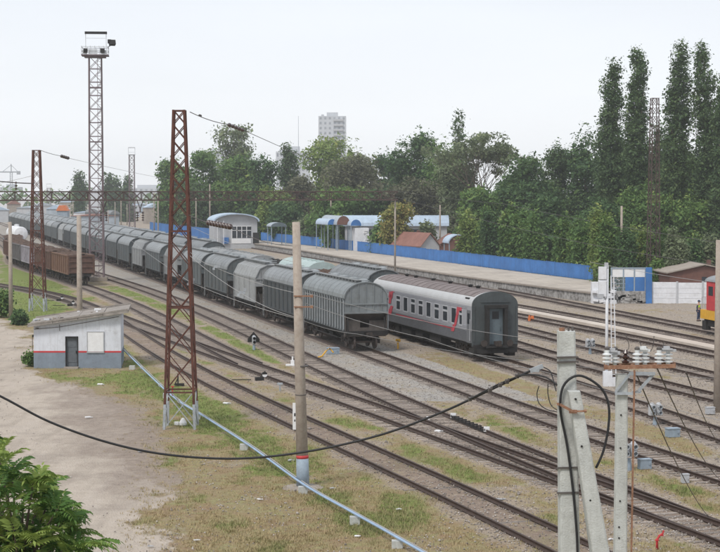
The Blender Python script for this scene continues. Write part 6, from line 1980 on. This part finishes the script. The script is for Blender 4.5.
TREES = [
 # label, px, ytop, width px, D, kind, leaf, n
 ('small dark cypress-shaped tree far behind the lighting tower', 79.5, 172, 9, 620, 'poplar', 'poplar', 1200),
 ('slim hazy tree just right of the lighting tower, taller of a pair', 109.5, 176, 9, 640, 'poplar', 'poplar', 1200),
 ('slim hazy tree, shorter right half of the pair by the tower', 117, 178, 8, 650, 'cone', 'poplar', 1000),
 ('pointed hazy conifer left of the distant white mast', 127.5, 177, 12, 620, 'cone', 'poplar', 1300),
 ('hazy pointed tree left of the tall rusty mast', 164, 178, 13, 480, 'cone', 'poplar', 1800),
 ('broad green tree behind the tall rusty mast, left part', 176, 155, 34, 430, 'round', 'mid', 5500),
 ('broad rounded tree right behind the tall rusty mast', 205, 147, 44, 400, 'round', 'mid', 6500),
 ('tall open-crowned tree standing above its neighbours on a thin stem', 235, 121, 44, 440, 'tall', 'grey', 3800),
 ('bushy mid-green tree above the station building', 240, 152, 44, 390, 'round', 'mid', 6500),
 ('dark bushy tree left of the narrow dark poplar', 262, 151, 32, 370, 'round', 'dark', 5000),
 ('narrow dark poplar in front of the long pale building', 289.5, 146, 17, 400, 'poplar', 'poplar', 3200),
 ('low olive tree between the station and the narrow poplar', 276, 186, 34, 350, 'round', 'light', 4200),
 ('large pale-green tree below the apartment tower', 336, 135, 64, 400, 'round', 'light', 10000),
 ('brownish bare-looking tree in front of the large pale-green tree', 352, 152, 60, 350, 'round', 'brown', 8500),
 ('grey-brown thin tree left of the brownish one', 303, 172, 36, 360, 'round', 'brown', 3600),
 ('dark leafy tree behind, right of the pale-green tree', 388, 150, 30, 400, 'round', 'dark', 4500),
 ('big dark green tree above the arched canopies', 414, 127, 50, 340, 'round', 'dark', 9500),
 ('leafy green tree right of the big dark one', 442, 134, 44, 330, 'round', 'mid', 8500),
 ('thin pointed treetop peeping over the leafy trees', 457, 115, 12, 370, 'poplar', 'poplar', 2000),
 ('willow-like grey green tree left of the airy tree', 456, 150, 38, 310, 'round', 'grey', 6500),
 ('brown-leaved tree above the long vaulted hall', 412, 180, 60, 318, 'round', 'brown', 7000),
 ('yellowing young tree in front of the vaulted hall', 397, 202, 30, 271, 'round', 'autumn', 4200),
 ('airy sparse tree with visible limbs against the sky', 488, 131, 48, 300, 'sparse', 'grey', 4200),
 ('green tree beneath the airy sparse tree', 478, 186, 48, 275, 'round', 'mid', 7500),
 ('dark spreading tree right of the airy tree', 524, 152, 58, 280, 'round', 'dark', 12000),
 ('shaded tree between the spreading tree and the poplars', 555, 140, 40, 290, 'round', 'poplar', 8000),
 ('tall shaded tree at the left foot of the poplars', 586, 122, 46, 285, 'round', 'dark', 8500),
 ('dark low tree in front of the spreading tree', 540, 196, 50, 250, 'round', 'dark', 8000),
 ('leftmost of the four tall poplars, its top leaning right', 613, 68, 23, 245, 'poplar', 'poplar', 9000),
 ('second tall poplar from the left', 637, 53, 23, 240, 'poplar', 'poplar', 9500),
 ('third tall poplar, right of the thin lattice mast', 674.5, 51, 25, 235, 'poplar', 'poplar', 10000),
 ('fourth tall poplar, nearest the right edge', 704, 49, 23, 232, 'poplar', 'poplar', 9500),
 ('shorter poplar cut by the right edge', 722, 88, 20, 228, 'poplar', 'poplar', 7000),
 ('lower dark poplar between the second and third tall ones', 655, 128, 20, 250, 'poplar', 'poplar', 5000),
 ('young poplar low between the third and fourth tall ones', 690, 150, 20, 250, 'poplar', 'mid', 4500),
 ('thick dark tree at the feet of the left poplars', 612, 140, 34, 255, 'round', 'poplar', 7500),
 ('green tree low beneath the poplars', 645, 180, 56, 232, 'round', 'mid', 8500),
 ('bright green tree in shrubs right of the poplar trunks', 690, 190, 44, 230, 'round', 'mid', 7000),
 ('leafy tree behind the blue fence near the gate', 600, 196, 50, 225, 'round', 'dark', 8500),
 ('broad dark tree low between the first and second poplars', 622, 132, 36, 262, 'round', 'poplar', 7500),
 ('leafy tree low behind the thin lattice mast', 650, 150, 36, 260, 'round', 'mid', 7000),
 ('broad tree at the foot of the third tall poplar', 672, 134, 36, 258, 'round', 'poplar', 7500),
 ('broad tree at the foot of the fourth tall poplar', 706, 142, 36, 255, 'round', 'poplar', 7500),
 ('dark tree filling the gap behind the station shelter', 300, 190, 40, 370, 'round', 'poplar', 5000),
 ('dark tree behind the round concrete pole top', 285, 196, 30, 340, 'round', 'dark', 4000),
 ('dense tree behind the arched canopies', 340, 188, 56, 315, 'round', 'mid', 7000),
 ('dense tree right of the arched canopies', 372, 192, 44, 320, 'round', 'dark', 6000),
 ('shaded tree behind the porch roof', 462, 186, 50, 312, 'round', 'brown', 6500),
 ('dim tree left of the station building', 196, 182, 40, 390, 'round', 'poplar', 5000),
]
_round = tree
def tall_tree(lab, px, yt, w_, D, leaf, n, seed):
    t = tree(lab, px, yt, w_, D, 'round', leaf, n, seed=seed, low=.62)
    return t
for i, (lab, px, yt, w_, D, kind, lf, n_) in enumerate(TREES):
    if kind == 'tall': tall_tree(lab, px, yt, w_, D, lf, n_, i)
    else: tree(lab, px, yt, w_ * (1.12 if kind != 'sparse' else 1), D, kind, lf, int(n_ * (2.9 if kind == 'poplar' else 2.6 if kind != 'sparse' else 2.0)), seed=i, low=.08 if kind != 'poplar' else .04)

# shrubs along the back of the fence
rr = random.Random(12)
sh = []
for px in list(range(262, 470, 15)) + list(range(470, 735, 13)):
    i_ = int(np.argmin([abs(CX + FPX * p[0] / p[1] - px) for p in FP]))
    base = FP[i_][1] if px < 600 else 172
    yt = np.interp(px, [262, 330, 400, 470, 500, 560, 600, 650, 700, 735], [218, 216, 226, 216, 214, 216, 220, 224, 236, 232]) + rr.uniform(-6, 8)
    sh.append((px + rr.uniform(-3, 3), yt, rr.uniform(24, 36), base + rr.uniform(6, 16)))
for i, (px, yt, w_, D) in enumerate(sh):
    if 338 < px < 468 and i not in (8,): continue
    shrubm(f'shrub behind the platform fence and white wall, {ordinal(i + 1)} from the left', px, yt, w_ * .9, D, leaf=rr.choice(['mid', 'dark', 'grey', 'light', 'mid', 'mid']), n=7500, seed=i + 50, group='shrubs behind the platform fence')
for i, (px, yt, w_, D, lf, lab) in enumerate([(700, 244, 40, 190, 'grey', 'rounded grey-green thicket above the brown shed'), (660, 258, 30, 180, 'mid', 'low green bush growing over the white wall by the blue pillar'),
                                  (430, 222, 26, 275, 'grey', 'bush behind the red-roofed house'), (18, 312, 16, 139, 'dark', 'dark bush left of the whitewashed building'), (29, 352, 12, 106, 'mid', 'small bush at the left corner of the whitewashed building'),
                                  (0, 290, 26, 147, 'mid', 'green bush at the left edge beside the concrete pole')]):
    shrubm(lab, px, yt, w_, D, leaf=lf, n=3600 if D > 120 else 900, seed=i + 150)

# far-off wood along the horizon
V3, F3, T3 = [], [], []
off = 0
g_ = np.random.default_rng(9)
lob = []
for i in range(260):
    D = g_.uniform(900, 2400); x = g_.uniform(-.34, .34) * D
    h = g_.uniform(6, 13); r = g_.uniform(8, 22)
    lob.append((x, D, h * .4, r, r, h * .62))
q_, F_, T_ = crown(lob, 60000, 1.5, 5, clump=12, cs=2.2)
tag(link('far_wood', npmesh('far_wood', q_, F_, LF['mid'], {'tint': T_})), 'far-off hazy wood lining the horizon behind the yard', 'wood', kind='stuff')

# ------------------------------------------------------------------ person by the locomotive
def person(px, py):
    b = G(px, py)
    t = root('person', (b.x, b.y, 0), .9, 'person in a yellow-green vest and dark cap standing beside the locomotive', 'person')
    J = {'pelvis': (0, 0, .93, .145, .11), 'waist': (0, 0, 1.08, .13, .1), 'chest': (0, -.01, 1.33, .17, .12), 'neckb': (0, 0, 1.46, .075, .07), 'neck': (0, -.01, 1.52, .055, .055), 'head': (0, -.02, 1.63, .085, .1), 'top': (0, -.02, 1.72, .07, .085),
         'lh': (.09, 0, .88, .1, .1), 'lk': (.11, -.03, .48, .06, .06), 'la': (.11, .02, .09, .042, .045), 'lt': (.12, -.14, .04, .04, .03),
         'rh': (-.09, 0, .88, .1, .1), 'rk': (-.12, -.01, .48, .06, .06), 'ra': (-.13, .05, .09, .042, .045), 'rt': (-.14, -.11, .04, .04, .03),
         'ls': (.2, 0, 1.4, .06, .06), 'le': (.25, .02, 1.12, .045, .045), 'lw': (.22, -.14, .92, .03, .035), 'lf': (.21, -.2, .85, .022, .035),
         'rs': (-.2, 0, 1.4, .06, .06), 're': (-.27, .03, 1.12, .045, .045), 'rw': (-.26, -.06, .87, .03, .035), 'rf': (-.25, -.09, .78, .022, .035)}
    E_ = ['pelvis waist', 'waist chest', 'chest neckb', 'neckb neck', 'neck head', 'head top', 'pelvis lh', 'lh lk', 'lk la', 'la lt', 'pelvis rh', 'rh rk', 'rk ra', 'ra rt', 'neckb ls', 'ls le', 'le lw', 'lw lf', 'neckb rs', 'rs re', 're rw', 'rw rf']
    def skin(name, keys, edges, mat, grow=0.0, lv=2):
        ix = {k: i for i, k in enumerate(keys)}
        me = bpy.data.meshes.new(name)
        me.from_pydata([J[k][:3] for k in keys], [tuple(ix[a] for a in e.split()) for e in edges], [])
        me.materials.append(mat)
        o = link(name, me, t)
        m = o.modifiers.new('skin', 'SKIN')
        for i, k in enumerate(keys):
            me.skin_vertices[0].data[i].radius = (J[k][3] + grow, J[k][4] + grow)
        me.skin_vertices[0].data[0].use_root = True
        s_ = o.modifiers.new('sub', 'SUBSURF'); s_.levels = s_.render_levels = lv
        return o
    skin('body', list(J), E_, MT['skin'])
    skin('vest', ['waist', 'chest', 'neckb'], ['waist chest', 'chest neckb'], MT['vest'], .02)
    skin('trousers', ['pelvis', 'lh', 'lk', 'la', 'rh', 'rk', 'ra'], ['pelvis lh', 'lh lk', 'lk la', 'pelvis rh', 'rh rk', 'rk ra'], MT['navy'], .014)
    skin('sleeve', ['ls', 'le', 'lw'], ['ls le', 'le lw'], MT['navy'], .01)
    skin('sleeve', ['rs', 're', 'rw'], ['rs re', 're rw'], MT['navy'], .01)
    q = MB(); q.lathe((0, -.02, 1.66), [(.108, 0), (.112, .04), (.1, .1), (.06, .14), (.01, .15)], 14); q.box((0, -.14, 1.68), (.16, .12, .02)); q.build('cap', MT['navy'], t)
    for s in (-1, 1):
        q = MB(); q.lohi((s * .12 - .055, -.16, -.02), (s * .12 + .055, .1, .08)); q.build('boot', MT['black'], t)
        q = MB(); q.lathe((s * .032, -.118, 1.645), [(.012, 0), (.012, .006)], 6, (0, -1, 0)); q.build('eye', MT['black'], t)
        q = MB(); q.lathe((s * .088, -.02, 1.62), [(.025, 0), (.02, .015)], 8, (s, 0, 0)); q.build('ear', MT['skin'], t)
    q = MB(); q.bar((0, -.12, 1.64), (0, -.145, 1.6), .024); q.build('nose', MT['skin'], t)
    q = MB(); q.box((0, -.115, 1.57), (.05, .01, .008)); q.build('mouth', MT['brick'], t)
person(698.5, 321)

# ------------------------------------------------------------------ foreground poles and their fittings
DP = 20.0
def fpole(name, label, pt, pb, wt, wb, D, dt, mat='conc_new', cat='pole', Db=None, group='pale square concrete poles in front'):
    """trapezoid-section concrete pole from the ground to a top point; pt, pb: photo points along its axis"""
    top_, low = AT(pt[0], pt[1], D), AT(pb[0], pb[1], Db or D)
    ax = (low - top_).normalized()
    L = top_.z / -ax.z
    foot = top_ + ax * L
    t = root(name, (foot.x, foot.y, 0), 0, label, cat, group)
    w0 = wt / FPX * D; w1 = w0 + (wb - wt) / FPX * D * L / (low - top_).length
    T_ = top_ - Vector((foot.x, foot.y, 0))
    q = MB()
    vs = []
    for k in range(13):
        c = Vector((0, 0, 0)).lerp(T_, k / 12); w_ = w1 + (w0 - w1) * k / 12; d_ = w_ * dt; c_ = w_ * .07
        for x, y in ((-w_ / 2 + c_, -d_ / 2), (w_ / 2 * .86 - c_, -d_ / 2), (w_ / 2 * .9, -d_ / 2 + c_), (w_ / 2, d_ / 2 - c_), (w_ / 2 - c_, d_ / 2), (-w_ / 2 + c_, d_ / 2), (-w_ / 2, d_ / 2 - c_), (-w_ / 2 * .95, -d_ / 2 + c_)):
            vs.append(c + Vector((x, y, 0)))
    fs = [(k * 8 + j, k * 8 + (j + 1) % 8, (k + 1) * 8 + (j + 1) % 8, (k + 1) * 8 + j) for k in range(12) for j in range(8)]
    q.add(vs, fs + [tuple(range(96, 104))])
    q.build('shaft', MT[mat], t)
    return t, foot, top_, ax
t, foot, tp, ax = fpole('concrete_pole', 'upright pale square concrete pole with a black cable down its front', (566.5, 331), (569.5, 552), 17.5, 21, DP, 1.05)
O = Vector((foot.x, foot.y, 0))
def rel(px, py, dy=0.0): return AT(px, py, DP + dy) - O
q = MB()
for py in (357.5, 362.2, 468, 493): q = MB(); q.bar(rel(557.5 + (py - 331) * .005, py, -.13), rel(577.5 + (py - 331) * .008, py - .6, -.13), .022, .02); q.bar(rel(557.5, py, -.13), rel(557.5, py, .13), .02); q.bar(rel(577.8, py, -.13), rel(577.8, py, .13), .02); q.build('band', MT['wire'], t)
q = MB(); q.lathe(rel(562, 331), [(.035, -.05), (.035, .04)], 8); q.build('rebar_stub', MT['rustarm'], t)
q = MB(); q.lathe(rel(568.5, 331), [(.012, -.05), (.012, .05)], 8); q.build('rebar_stub', MT['wire'], t)
q = MB(); q.lathe(rel(572.5, 331), [(.014, -.05), (.014, .055)], 8); q.build('rebar_stub', MT['wire'], t)
t2, foot2, tp2, ax2 = fpole('concrete_strut', 'leaning pale concrete strut propped against the upright pole', (574, 391), (600, 552), 12.5, 19, DP - .25, 1.2)
O2 = Vector((foot2.x, foot2.y, 0))
def rel2(px, py, d=0.0): return AT(px, py, DP - .25 + d) - O2
q = MB()
for (px, py) in ((575.5, 399), (581.5, 446), (590, 500)): q.lathe(rel2(px, py, -.09), [(.013, 0), (.013, .03)], 8, (0, -1, 0))
q.build('bolt_hole', MT['black'], t2)
q = MB(); q.bar(rel2(560, 404.5, -.13), rel2(573, 411.5, -.13), .045, .03); q.bar(rel2(571, 411.5, -.14), rel2(585, 411, -.14), .02, .02); q.bar(rel2(558, 404, -.13), rel2(558, 404, .3), .03); q.box(rel2(573, 411.5, -.13), (.09, .03, .04)); q.lathe(rel2(585, 411, -.14), [(.018, -.01), (.018, .02)], 6, (1, 0, 0))
q.build('clamp', MT['rustarm'], t2)
# the black cables
def P20(l, d=-.16): return [AT(x, y, DP + d) for x, y in l]
cable('cable', 'thick black cable looping over the two foreground concrete poles', smooth(P20([(577.5, 552), (576.5, 530), (573, 490), (567, 445), (561, 415), (560.5, 398), (563.5, 386), (571, 378), (581, 375.8), (594, 382), (604, 392), (609, 408), (608, 430), (603, 452), (596, 468)])), .013 * 1.15, 0, mat='cable', n=8, cat='cable', seg=2)
LC = smooth([AT(a, b, c) for a, b, c in ((-60, 368, 20.5), (0, 396, 20.6), (50, 422, 20.7), (110, 443, 20.8), (170, 455, 20.9), (240, 458.5, 21), (310, 451, 21), (380, 435, 20.9), (440, 413, 20.7), (490, 390, 20.4), (530, 371, 20.2))], 6)
cable('cable', 'long sagging black cable crossing the whole foreground', LC, .0145, 0, mat='cable', n=8, cat='cable', seg=2)
cable('cable', 'short black cable from the grey clamp to the upright pole', smooth([AT(a, b, c) for a, b, c in ((470, 399, 20.4), (500, 383.5, 20.3), (525, 375, 20.2), (545, 377, 20), (557, 385, 19.86))]), .010, 0, mat='cable', n=7, cat='cable', seg=2)
cable('cable', 'thin black jumper curling between clamp and pole', smooth([AT(a, b, c) for a, b, c in ((543, 367, 20.2), (550, 371, 20.1), (553, 379, 20), (556, 391, 19.86))]), .007, 0, mat='cable', n=6, cat='cable', seg=2)
cable('cable', 'thin black loop hanging left of the upright pole', smooth([AT(a, b, c) for a, b, c in ((539, 386, 20.1), (537, 394, 20.1), (539, 403, 20.05), (546, 409, 20), (557, 412, 19.86))]), .006, 0, mat='cable', n=6, cat='cable', seg=2)
cable('cable', 'second thin black loop nearer the upright pole', smooth([AT(a, b, c) for a, b, c in ((548, 384, 20.1), (548, 394, 20.1), (551, 405, 20.05), (557, 410, 19.86))]), .006, 0, mat='cable', n=6, cat='cable', seg=2)
q = MB(); a_ = AT(530, 371, 20.2); b_ = AT(543, 366, 20.2); q.bar((0, 0, 0), b_ - a_, .04, .05); q.bar((b_ - a_) * .3, (b_ - a_) * .7 + Vector((0, 0, -.03)), .05, .05)
tag(q.build('cable_clamp', MT['mast_grey'], None, a_), 'grey wedge clamp at the right end of the long black cable', 'clamp')
for k, (px, py) in enumerate(((490, 390), (500, 385), (507, 381.5), (517, 376), (470, 399))):
    q = MB(); q.box((0, 0, .0), (.04, .04, .045), .3, .3); q.box((.02, 0, .025), (.02, .03, .03))
    tag(q.build('cable_grip', MT['wire'], None, AT(px, py, 20.25 if px > 480 else 20.45)), f'small dark grip on the black cables, {["second", "third", "fourth", "fifth", "first"][k]} from the left', 'clamp', 'grips on the black cables')

# insulator pole
DI = 25.0
t, foot, tp, ax = fpole('insulator_pole', 'pale concrete pole carrying a rusty crossarm with white insulators', (622, 374), (620.5, 552), 11.5, 13, DI, 1.0, group=None)
O = Vector((foot.x, foot.y, 0))
def ri(px, py, d=0.0): return AT(px, py, DI + d) - O
q = MB()
for (px, py) in ((621, 415), (620.5, 448), (620, 501), (619, 527), (619, 538)): q.lathe(ri(px, py, -.095), [(.014, 0), (.014, .01)], 8, (0, -1, 0))
q.build('bolt_hole', MT['black'], t)
q = MB(); q.bar(ri(604, 367.5, -.12), ri(675.5, 366, -.12), .05, .055); q.bar(ri(604, 365.5, .12), ri(675.5, 364, .12), .05, .055)
for px in (606, 620, 632, 655, 673): q.bar(ri(px, 366, -.12), ri(px, 365, .12), .04)
q.build('crossarm', MT['rustarm'], t)
q = MB(); q.bar(ri(615.5, 392, -.12), ri(630.5, 373, -.12), .03, .03); q.bar(ri(638, 391.5, -.1), ri(653.5, 374, -.1), .045, .04); q.bar(ri(615, 393.5, -.12), ri(634, 393.5, -.12), .04); q.bar(ri(629, 373.5, -.12), ri(655, 373.8, -.12), .045, .05); q.bar(ri(632, 392, -.1), ri(641, 392, -.1), .03)
q.build('brace', MT['mast_grey'], t)
q = MB(); q.bar(ri(634.5, 370, -.14), ri(630.5, 600, -.14), .026, .026); q.build('drive_rod', MT['rustarm'], t)
sp = [(607, 'a'), (615, 'a'), (637, 'b'), (645, 'b'), (659, 'c'), (668, 'c')]
for k, (px, _) in enumerate(sp):
    base = AT(px, 365.2, DI + (.06 if k % 2 else -.06)); q = MB()
    prof = [(.03, 0), (.035, .02)]
    for i in range(3):
        z = .035 + i * .055; prof += [(.032, z), (.07, z + .012), (.068, z + .024), (.032, z + .036)]
    prof += [(.035, .205), (.035, .23)]
    q.lathe((0, 0, 0), prof, 14)
    o = q.build('insulator', MT['insul_white'], None, base)
    tag(o, f'white ribbed post insulator, {ordinal(k + 1)} from the left on the rusty crossarm', 'insulator', 'white insulators on the crossarm')
    q = MB(); q.lathe((0, 0, .23), [(.04, 0), (.04, .03), (.015, .05)], 8); q.build('cap', MT['wire'], o)
for k, (x0, x1, y_) in enumerate(((604, 620, 352), (636, 650, 350), (657, 676, 350))):
    a_ = AT(x0, y_, DI); b_ = AT(x1, y_ + .5, DI)
    q = MB(); q.bar((0, 0, 0), b_ - a_, .05, .035); q.bar((b_ - a_) * .2 + Vector((0, -.03, .02)), (b_ - a_) * .8 + Vector((0, -.03, .02)), .025); q.box((b_ - a_) * .5 + Vector((0, 0, .035)), (.09, .06, .05))
    tag(q.build('contact_bar', MT['winframe' if k != 1 else 'insul_white'], None, a_), f'{["left", "middle", "right"][k]} metal contact bar on top of the white insulators', 'contact bar', 'contact bars on the insulators')
q = MB(); q.lathe((0, 0, 0), [(.05, 0), (.06, .03), (.02, .05), (.055, .08), (.06, .1), (.02, .13), (.05, .15), (.02, .2)], 12)
tag(q.build('insulator', MT['insul'], None, AT(625.5, 363, DI)), 'brown ribbed insulator between the left and middle white ones', 'insulator')
for k, (x0, x1, py0) in enumerate(((626, 624, 335), (638, 637, 340), (650, 652, 336), (660, 662, 341))):
    cable('jumper', f'thin dark upright jumper above the crossarm, {ordinal(k + 1)} from the left', smooth(P20([(x0, 352), (x0 + 3, 346), (x1 + 2, py0)], 5.0)), .006, 0, cat='wire', seg=2, group='jumpers above the crossarm')
ends = [((636, 373, DI), (652, 410, 40), (712, 520, 60), 'leftmost'), ((657, 368, DI), (680, 412, 42), (724, 482, 60), 'middle'), ((686, 372, 28), (700, 400, 45), (724, 446, 70), 'rightmost')]
for a_, b_, c_, wd in ends:
    cable('wire', f'{wd} of three thin dark wires slanting down from the crossarm to lower right', [AT(*a_), AT(*c_)], .011, .3, cat='wire', group='wires slanting down from the crossarm')

# ------------------------------------------------------------------ foreground leafy tree at the lower left
def pinnate(V, Fa, T, base, dirv, upv, length, npair, rg, tone, droop=.5):
    d = np.array(dirv, float); d /= np.linalg.norm(d)
    up = np.array(upv, float); side = np.cross(d, up); side /= np.linalg.norm(side) + 1e-9; up = np.cross(side, d)
    pts = []
    for i in range(npair + 2):
        u = i / (npair + 1)
        pts.append(np.array(base) + d * length * u * (1 - .12 * u) - np.array([0, 0, 1]) * droop * length * u * u * .6)
    def quad(a, b, c, e, t):
        k = len(V); V.extend([a, b, c, e]); Fa.append((k, k + 1, k + 2, k + 3)); T.extend([t] * 4)
    # rachis
    for i in range(npair + 1):
        w_ = .0028 * (1.3 - i / npair)
        quad(pts[i] - side * w_, pts[i] + side * w_, pts[i + 1] + side * w_ * .8, pts[i + 1] - side * w_ * .8, .95)
    for i in range(1, npair + 2):
        u = i / (npair + 1)
        ll = length * (.30 - .17 * abs(u - .4)) * rg.uniform(.85, 1.1)
        lw = ll * .34
        for s in ((-1, 1) if i <= npair else (0,)):
            t_ = (pts[i] - pts[i - 1]); t_ /= np.linalg.norm(t_)
            ld = (t_ * (.45 + .3 * u) + side * s * 1.0) if s else t_
            ld = ld + up * rg.uniform(-.12, .22) - np.array([0, 0, .25]); ld /= np.linalg.norm(ld)
            lsd = np.cross(ld, up); lsd /= np.linalg.norm(lsd) + 1e-9
            nr = np.cross(lsd, ld)
            b = pts[i]
            m1 = b + ld * ll * .38 - nr * ll * .02; tip = b + ld * ll - nr * ll * .1
            tn = float(np.clip(tone + rg.uniform(-.12, .12), 0, 1))
            k = len(V)
            fold = nr * lw * .22
            V.extend([b, m1 + lsd * lw * .5 + fold, tip, m1 - lsd * lw * .5 + fold, m1])
            T.extend([tn] * 5)
            Fa.append((k, k + 1, k + 2, k + 4)); Fa.append((k, k + 4, k + 2, k + 3))
def leafy_tree():
    rg = random.Random(21)
    DT = 22.0
    cb = AT(24, 560, DT)
    t = root('leafy_tree', (cb.x, cb.y, 0), 0, 'bright green tree with feathery compound leaves at the lower left corner', 'tree')
    O = np.array([cb.x, cb.y, 0.0])
    groups = {'crown': ([], [], []), 'old': ([], [], [])}
    tips = [(-10, 440), (8, 446), (22, 470), (45, 462), (58, 468), (68, 482), (80, 490), (92, 500), (104, 515), (95, 530), (72, 500), (50, 492), (34, 486), (16, 480), (2, 468), (60, 520), (84, 545), (100, 556), (40, 515), (20, 505), (5, 495), (66, 545), (45, 545), (25, 535), (8, 525), (88, 522), (0, 550), (30, 560), (60, 570), (90, 575), (-15, 480), (-15, 520)]
    q = MB()
    root_p = Vector((0, 0.2, 0)); hub = AT(20, 590, DT) - Vector(O)
    q.tube([root_p, root_p.lerp(hub, .5) + Vector((.1, 0, 0)), hub], [.16, .13, .10], 9)
    for k, (px, py) in enumerate(tips):
        if px > 40: px = 40 + (px - 40) * .68; py += 3
        elif px < 36: py -= 12
        for j in range(3):
            pxx, pyy = px + rg.uniform(-7, 7) * j, py + rg.uniform(0, 12) * j
            dd = rg.uniform(-1.1, 1.1)
            P = np.array(AT(pxx - 10, pyy + 16, DT + dd)) - O
            hubv = np.array(hub) + np.array([rg.uniform(-.15, .15), dd * .6, rg.uniform(-.1, .3)])
            if j == 0: q.tube([hub, Vector((hub + Vector(P)) * .5) + Vector((0, 0, .12)), Vector(P)], [.035, .02, .008], 5)
            out = P - hubv; out[2] *= .5; out /= np.linalg.norm(out) + 1e-9
            nl = rg.randint(5, 8)
            autumn = rg.random() < (.16 if pyy > 525 and 20 < pxx < 70 else 0)
            V, F_, T = groups['old' if autumn else 'crown']
            base_tone = rg.uniform(.1, 1.15) if pxx < 60 else rg.uniform(.2, .9)
            for i in range(nl):
                a = 6.28 * i / nl + rg.uniform(-.4, .4)
                dv = np.array([math.cos(a), math.sin(a), rg.uniform(.05, .55)]) + out * 1.0
                pinnate(V, F_, T, P + np.array([0, 0, rg.uniform(-.1, .05)]), dv, (0, 0, 1), rg.uniform(.28, .56), rg.randint(7, 10), rg, base_tone + rg.uniform(-.15, .15), rg.uniform(.3, .9))
    q.build('trunk', MT['bark'], t)
    def tri(V, F_):
        return np.array(V), np.array(F_)
    for nm, mt in (('crown', 'near'), ('old', 'autumn')):
        V, F_, T = groups[nm]
        if not V: continue
        link('crown' if nm == 'crown' else 'yellowed_leaves', npmesh('leaves', np.array(V), np.array(F_), LF[mt], {'tint': T}), t)
    # inner lower foliage
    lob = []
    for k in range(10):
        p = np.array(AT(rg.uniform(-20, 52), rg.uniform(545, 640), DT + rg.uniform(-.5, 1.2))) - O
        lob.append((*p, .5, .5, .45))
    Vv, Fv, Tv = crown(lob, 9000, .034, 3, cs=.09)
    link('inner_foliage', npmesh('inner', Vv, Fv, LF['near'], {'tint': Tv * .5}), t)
leafy_tree()

# ------------------------------------------------------------------ haze
hz = MB().lohi((-1500, -70, -1.5), (1500, 2600, 62)).build('haze', [])
hz['kind'] = 'stuff'; hz['label'] = 'pale haze lying over the whole yard'; hz['category'] = 'haze'
hm = bpy.data.materials.new('haze'); hm.use_nodes = True
n_ = hm.node_tree; n_.nodes.clear()
vo = n_.nodes.new('ShaderNodeVolumePrincipled')
vo.inputs['Color'].default_value = (0.86, 0.9, 0.95, 1)
vo.inputs['Density'].default_value = 0.00025
vo.inputs['Anisotropy'].default_value = 0.1
oo = n_.nodes.new('ShaderNodeOutputMaterial')
n_.links.new(vo.outputs[0], oo.inputs['Volume'])
hz.data.materials.append(hm)
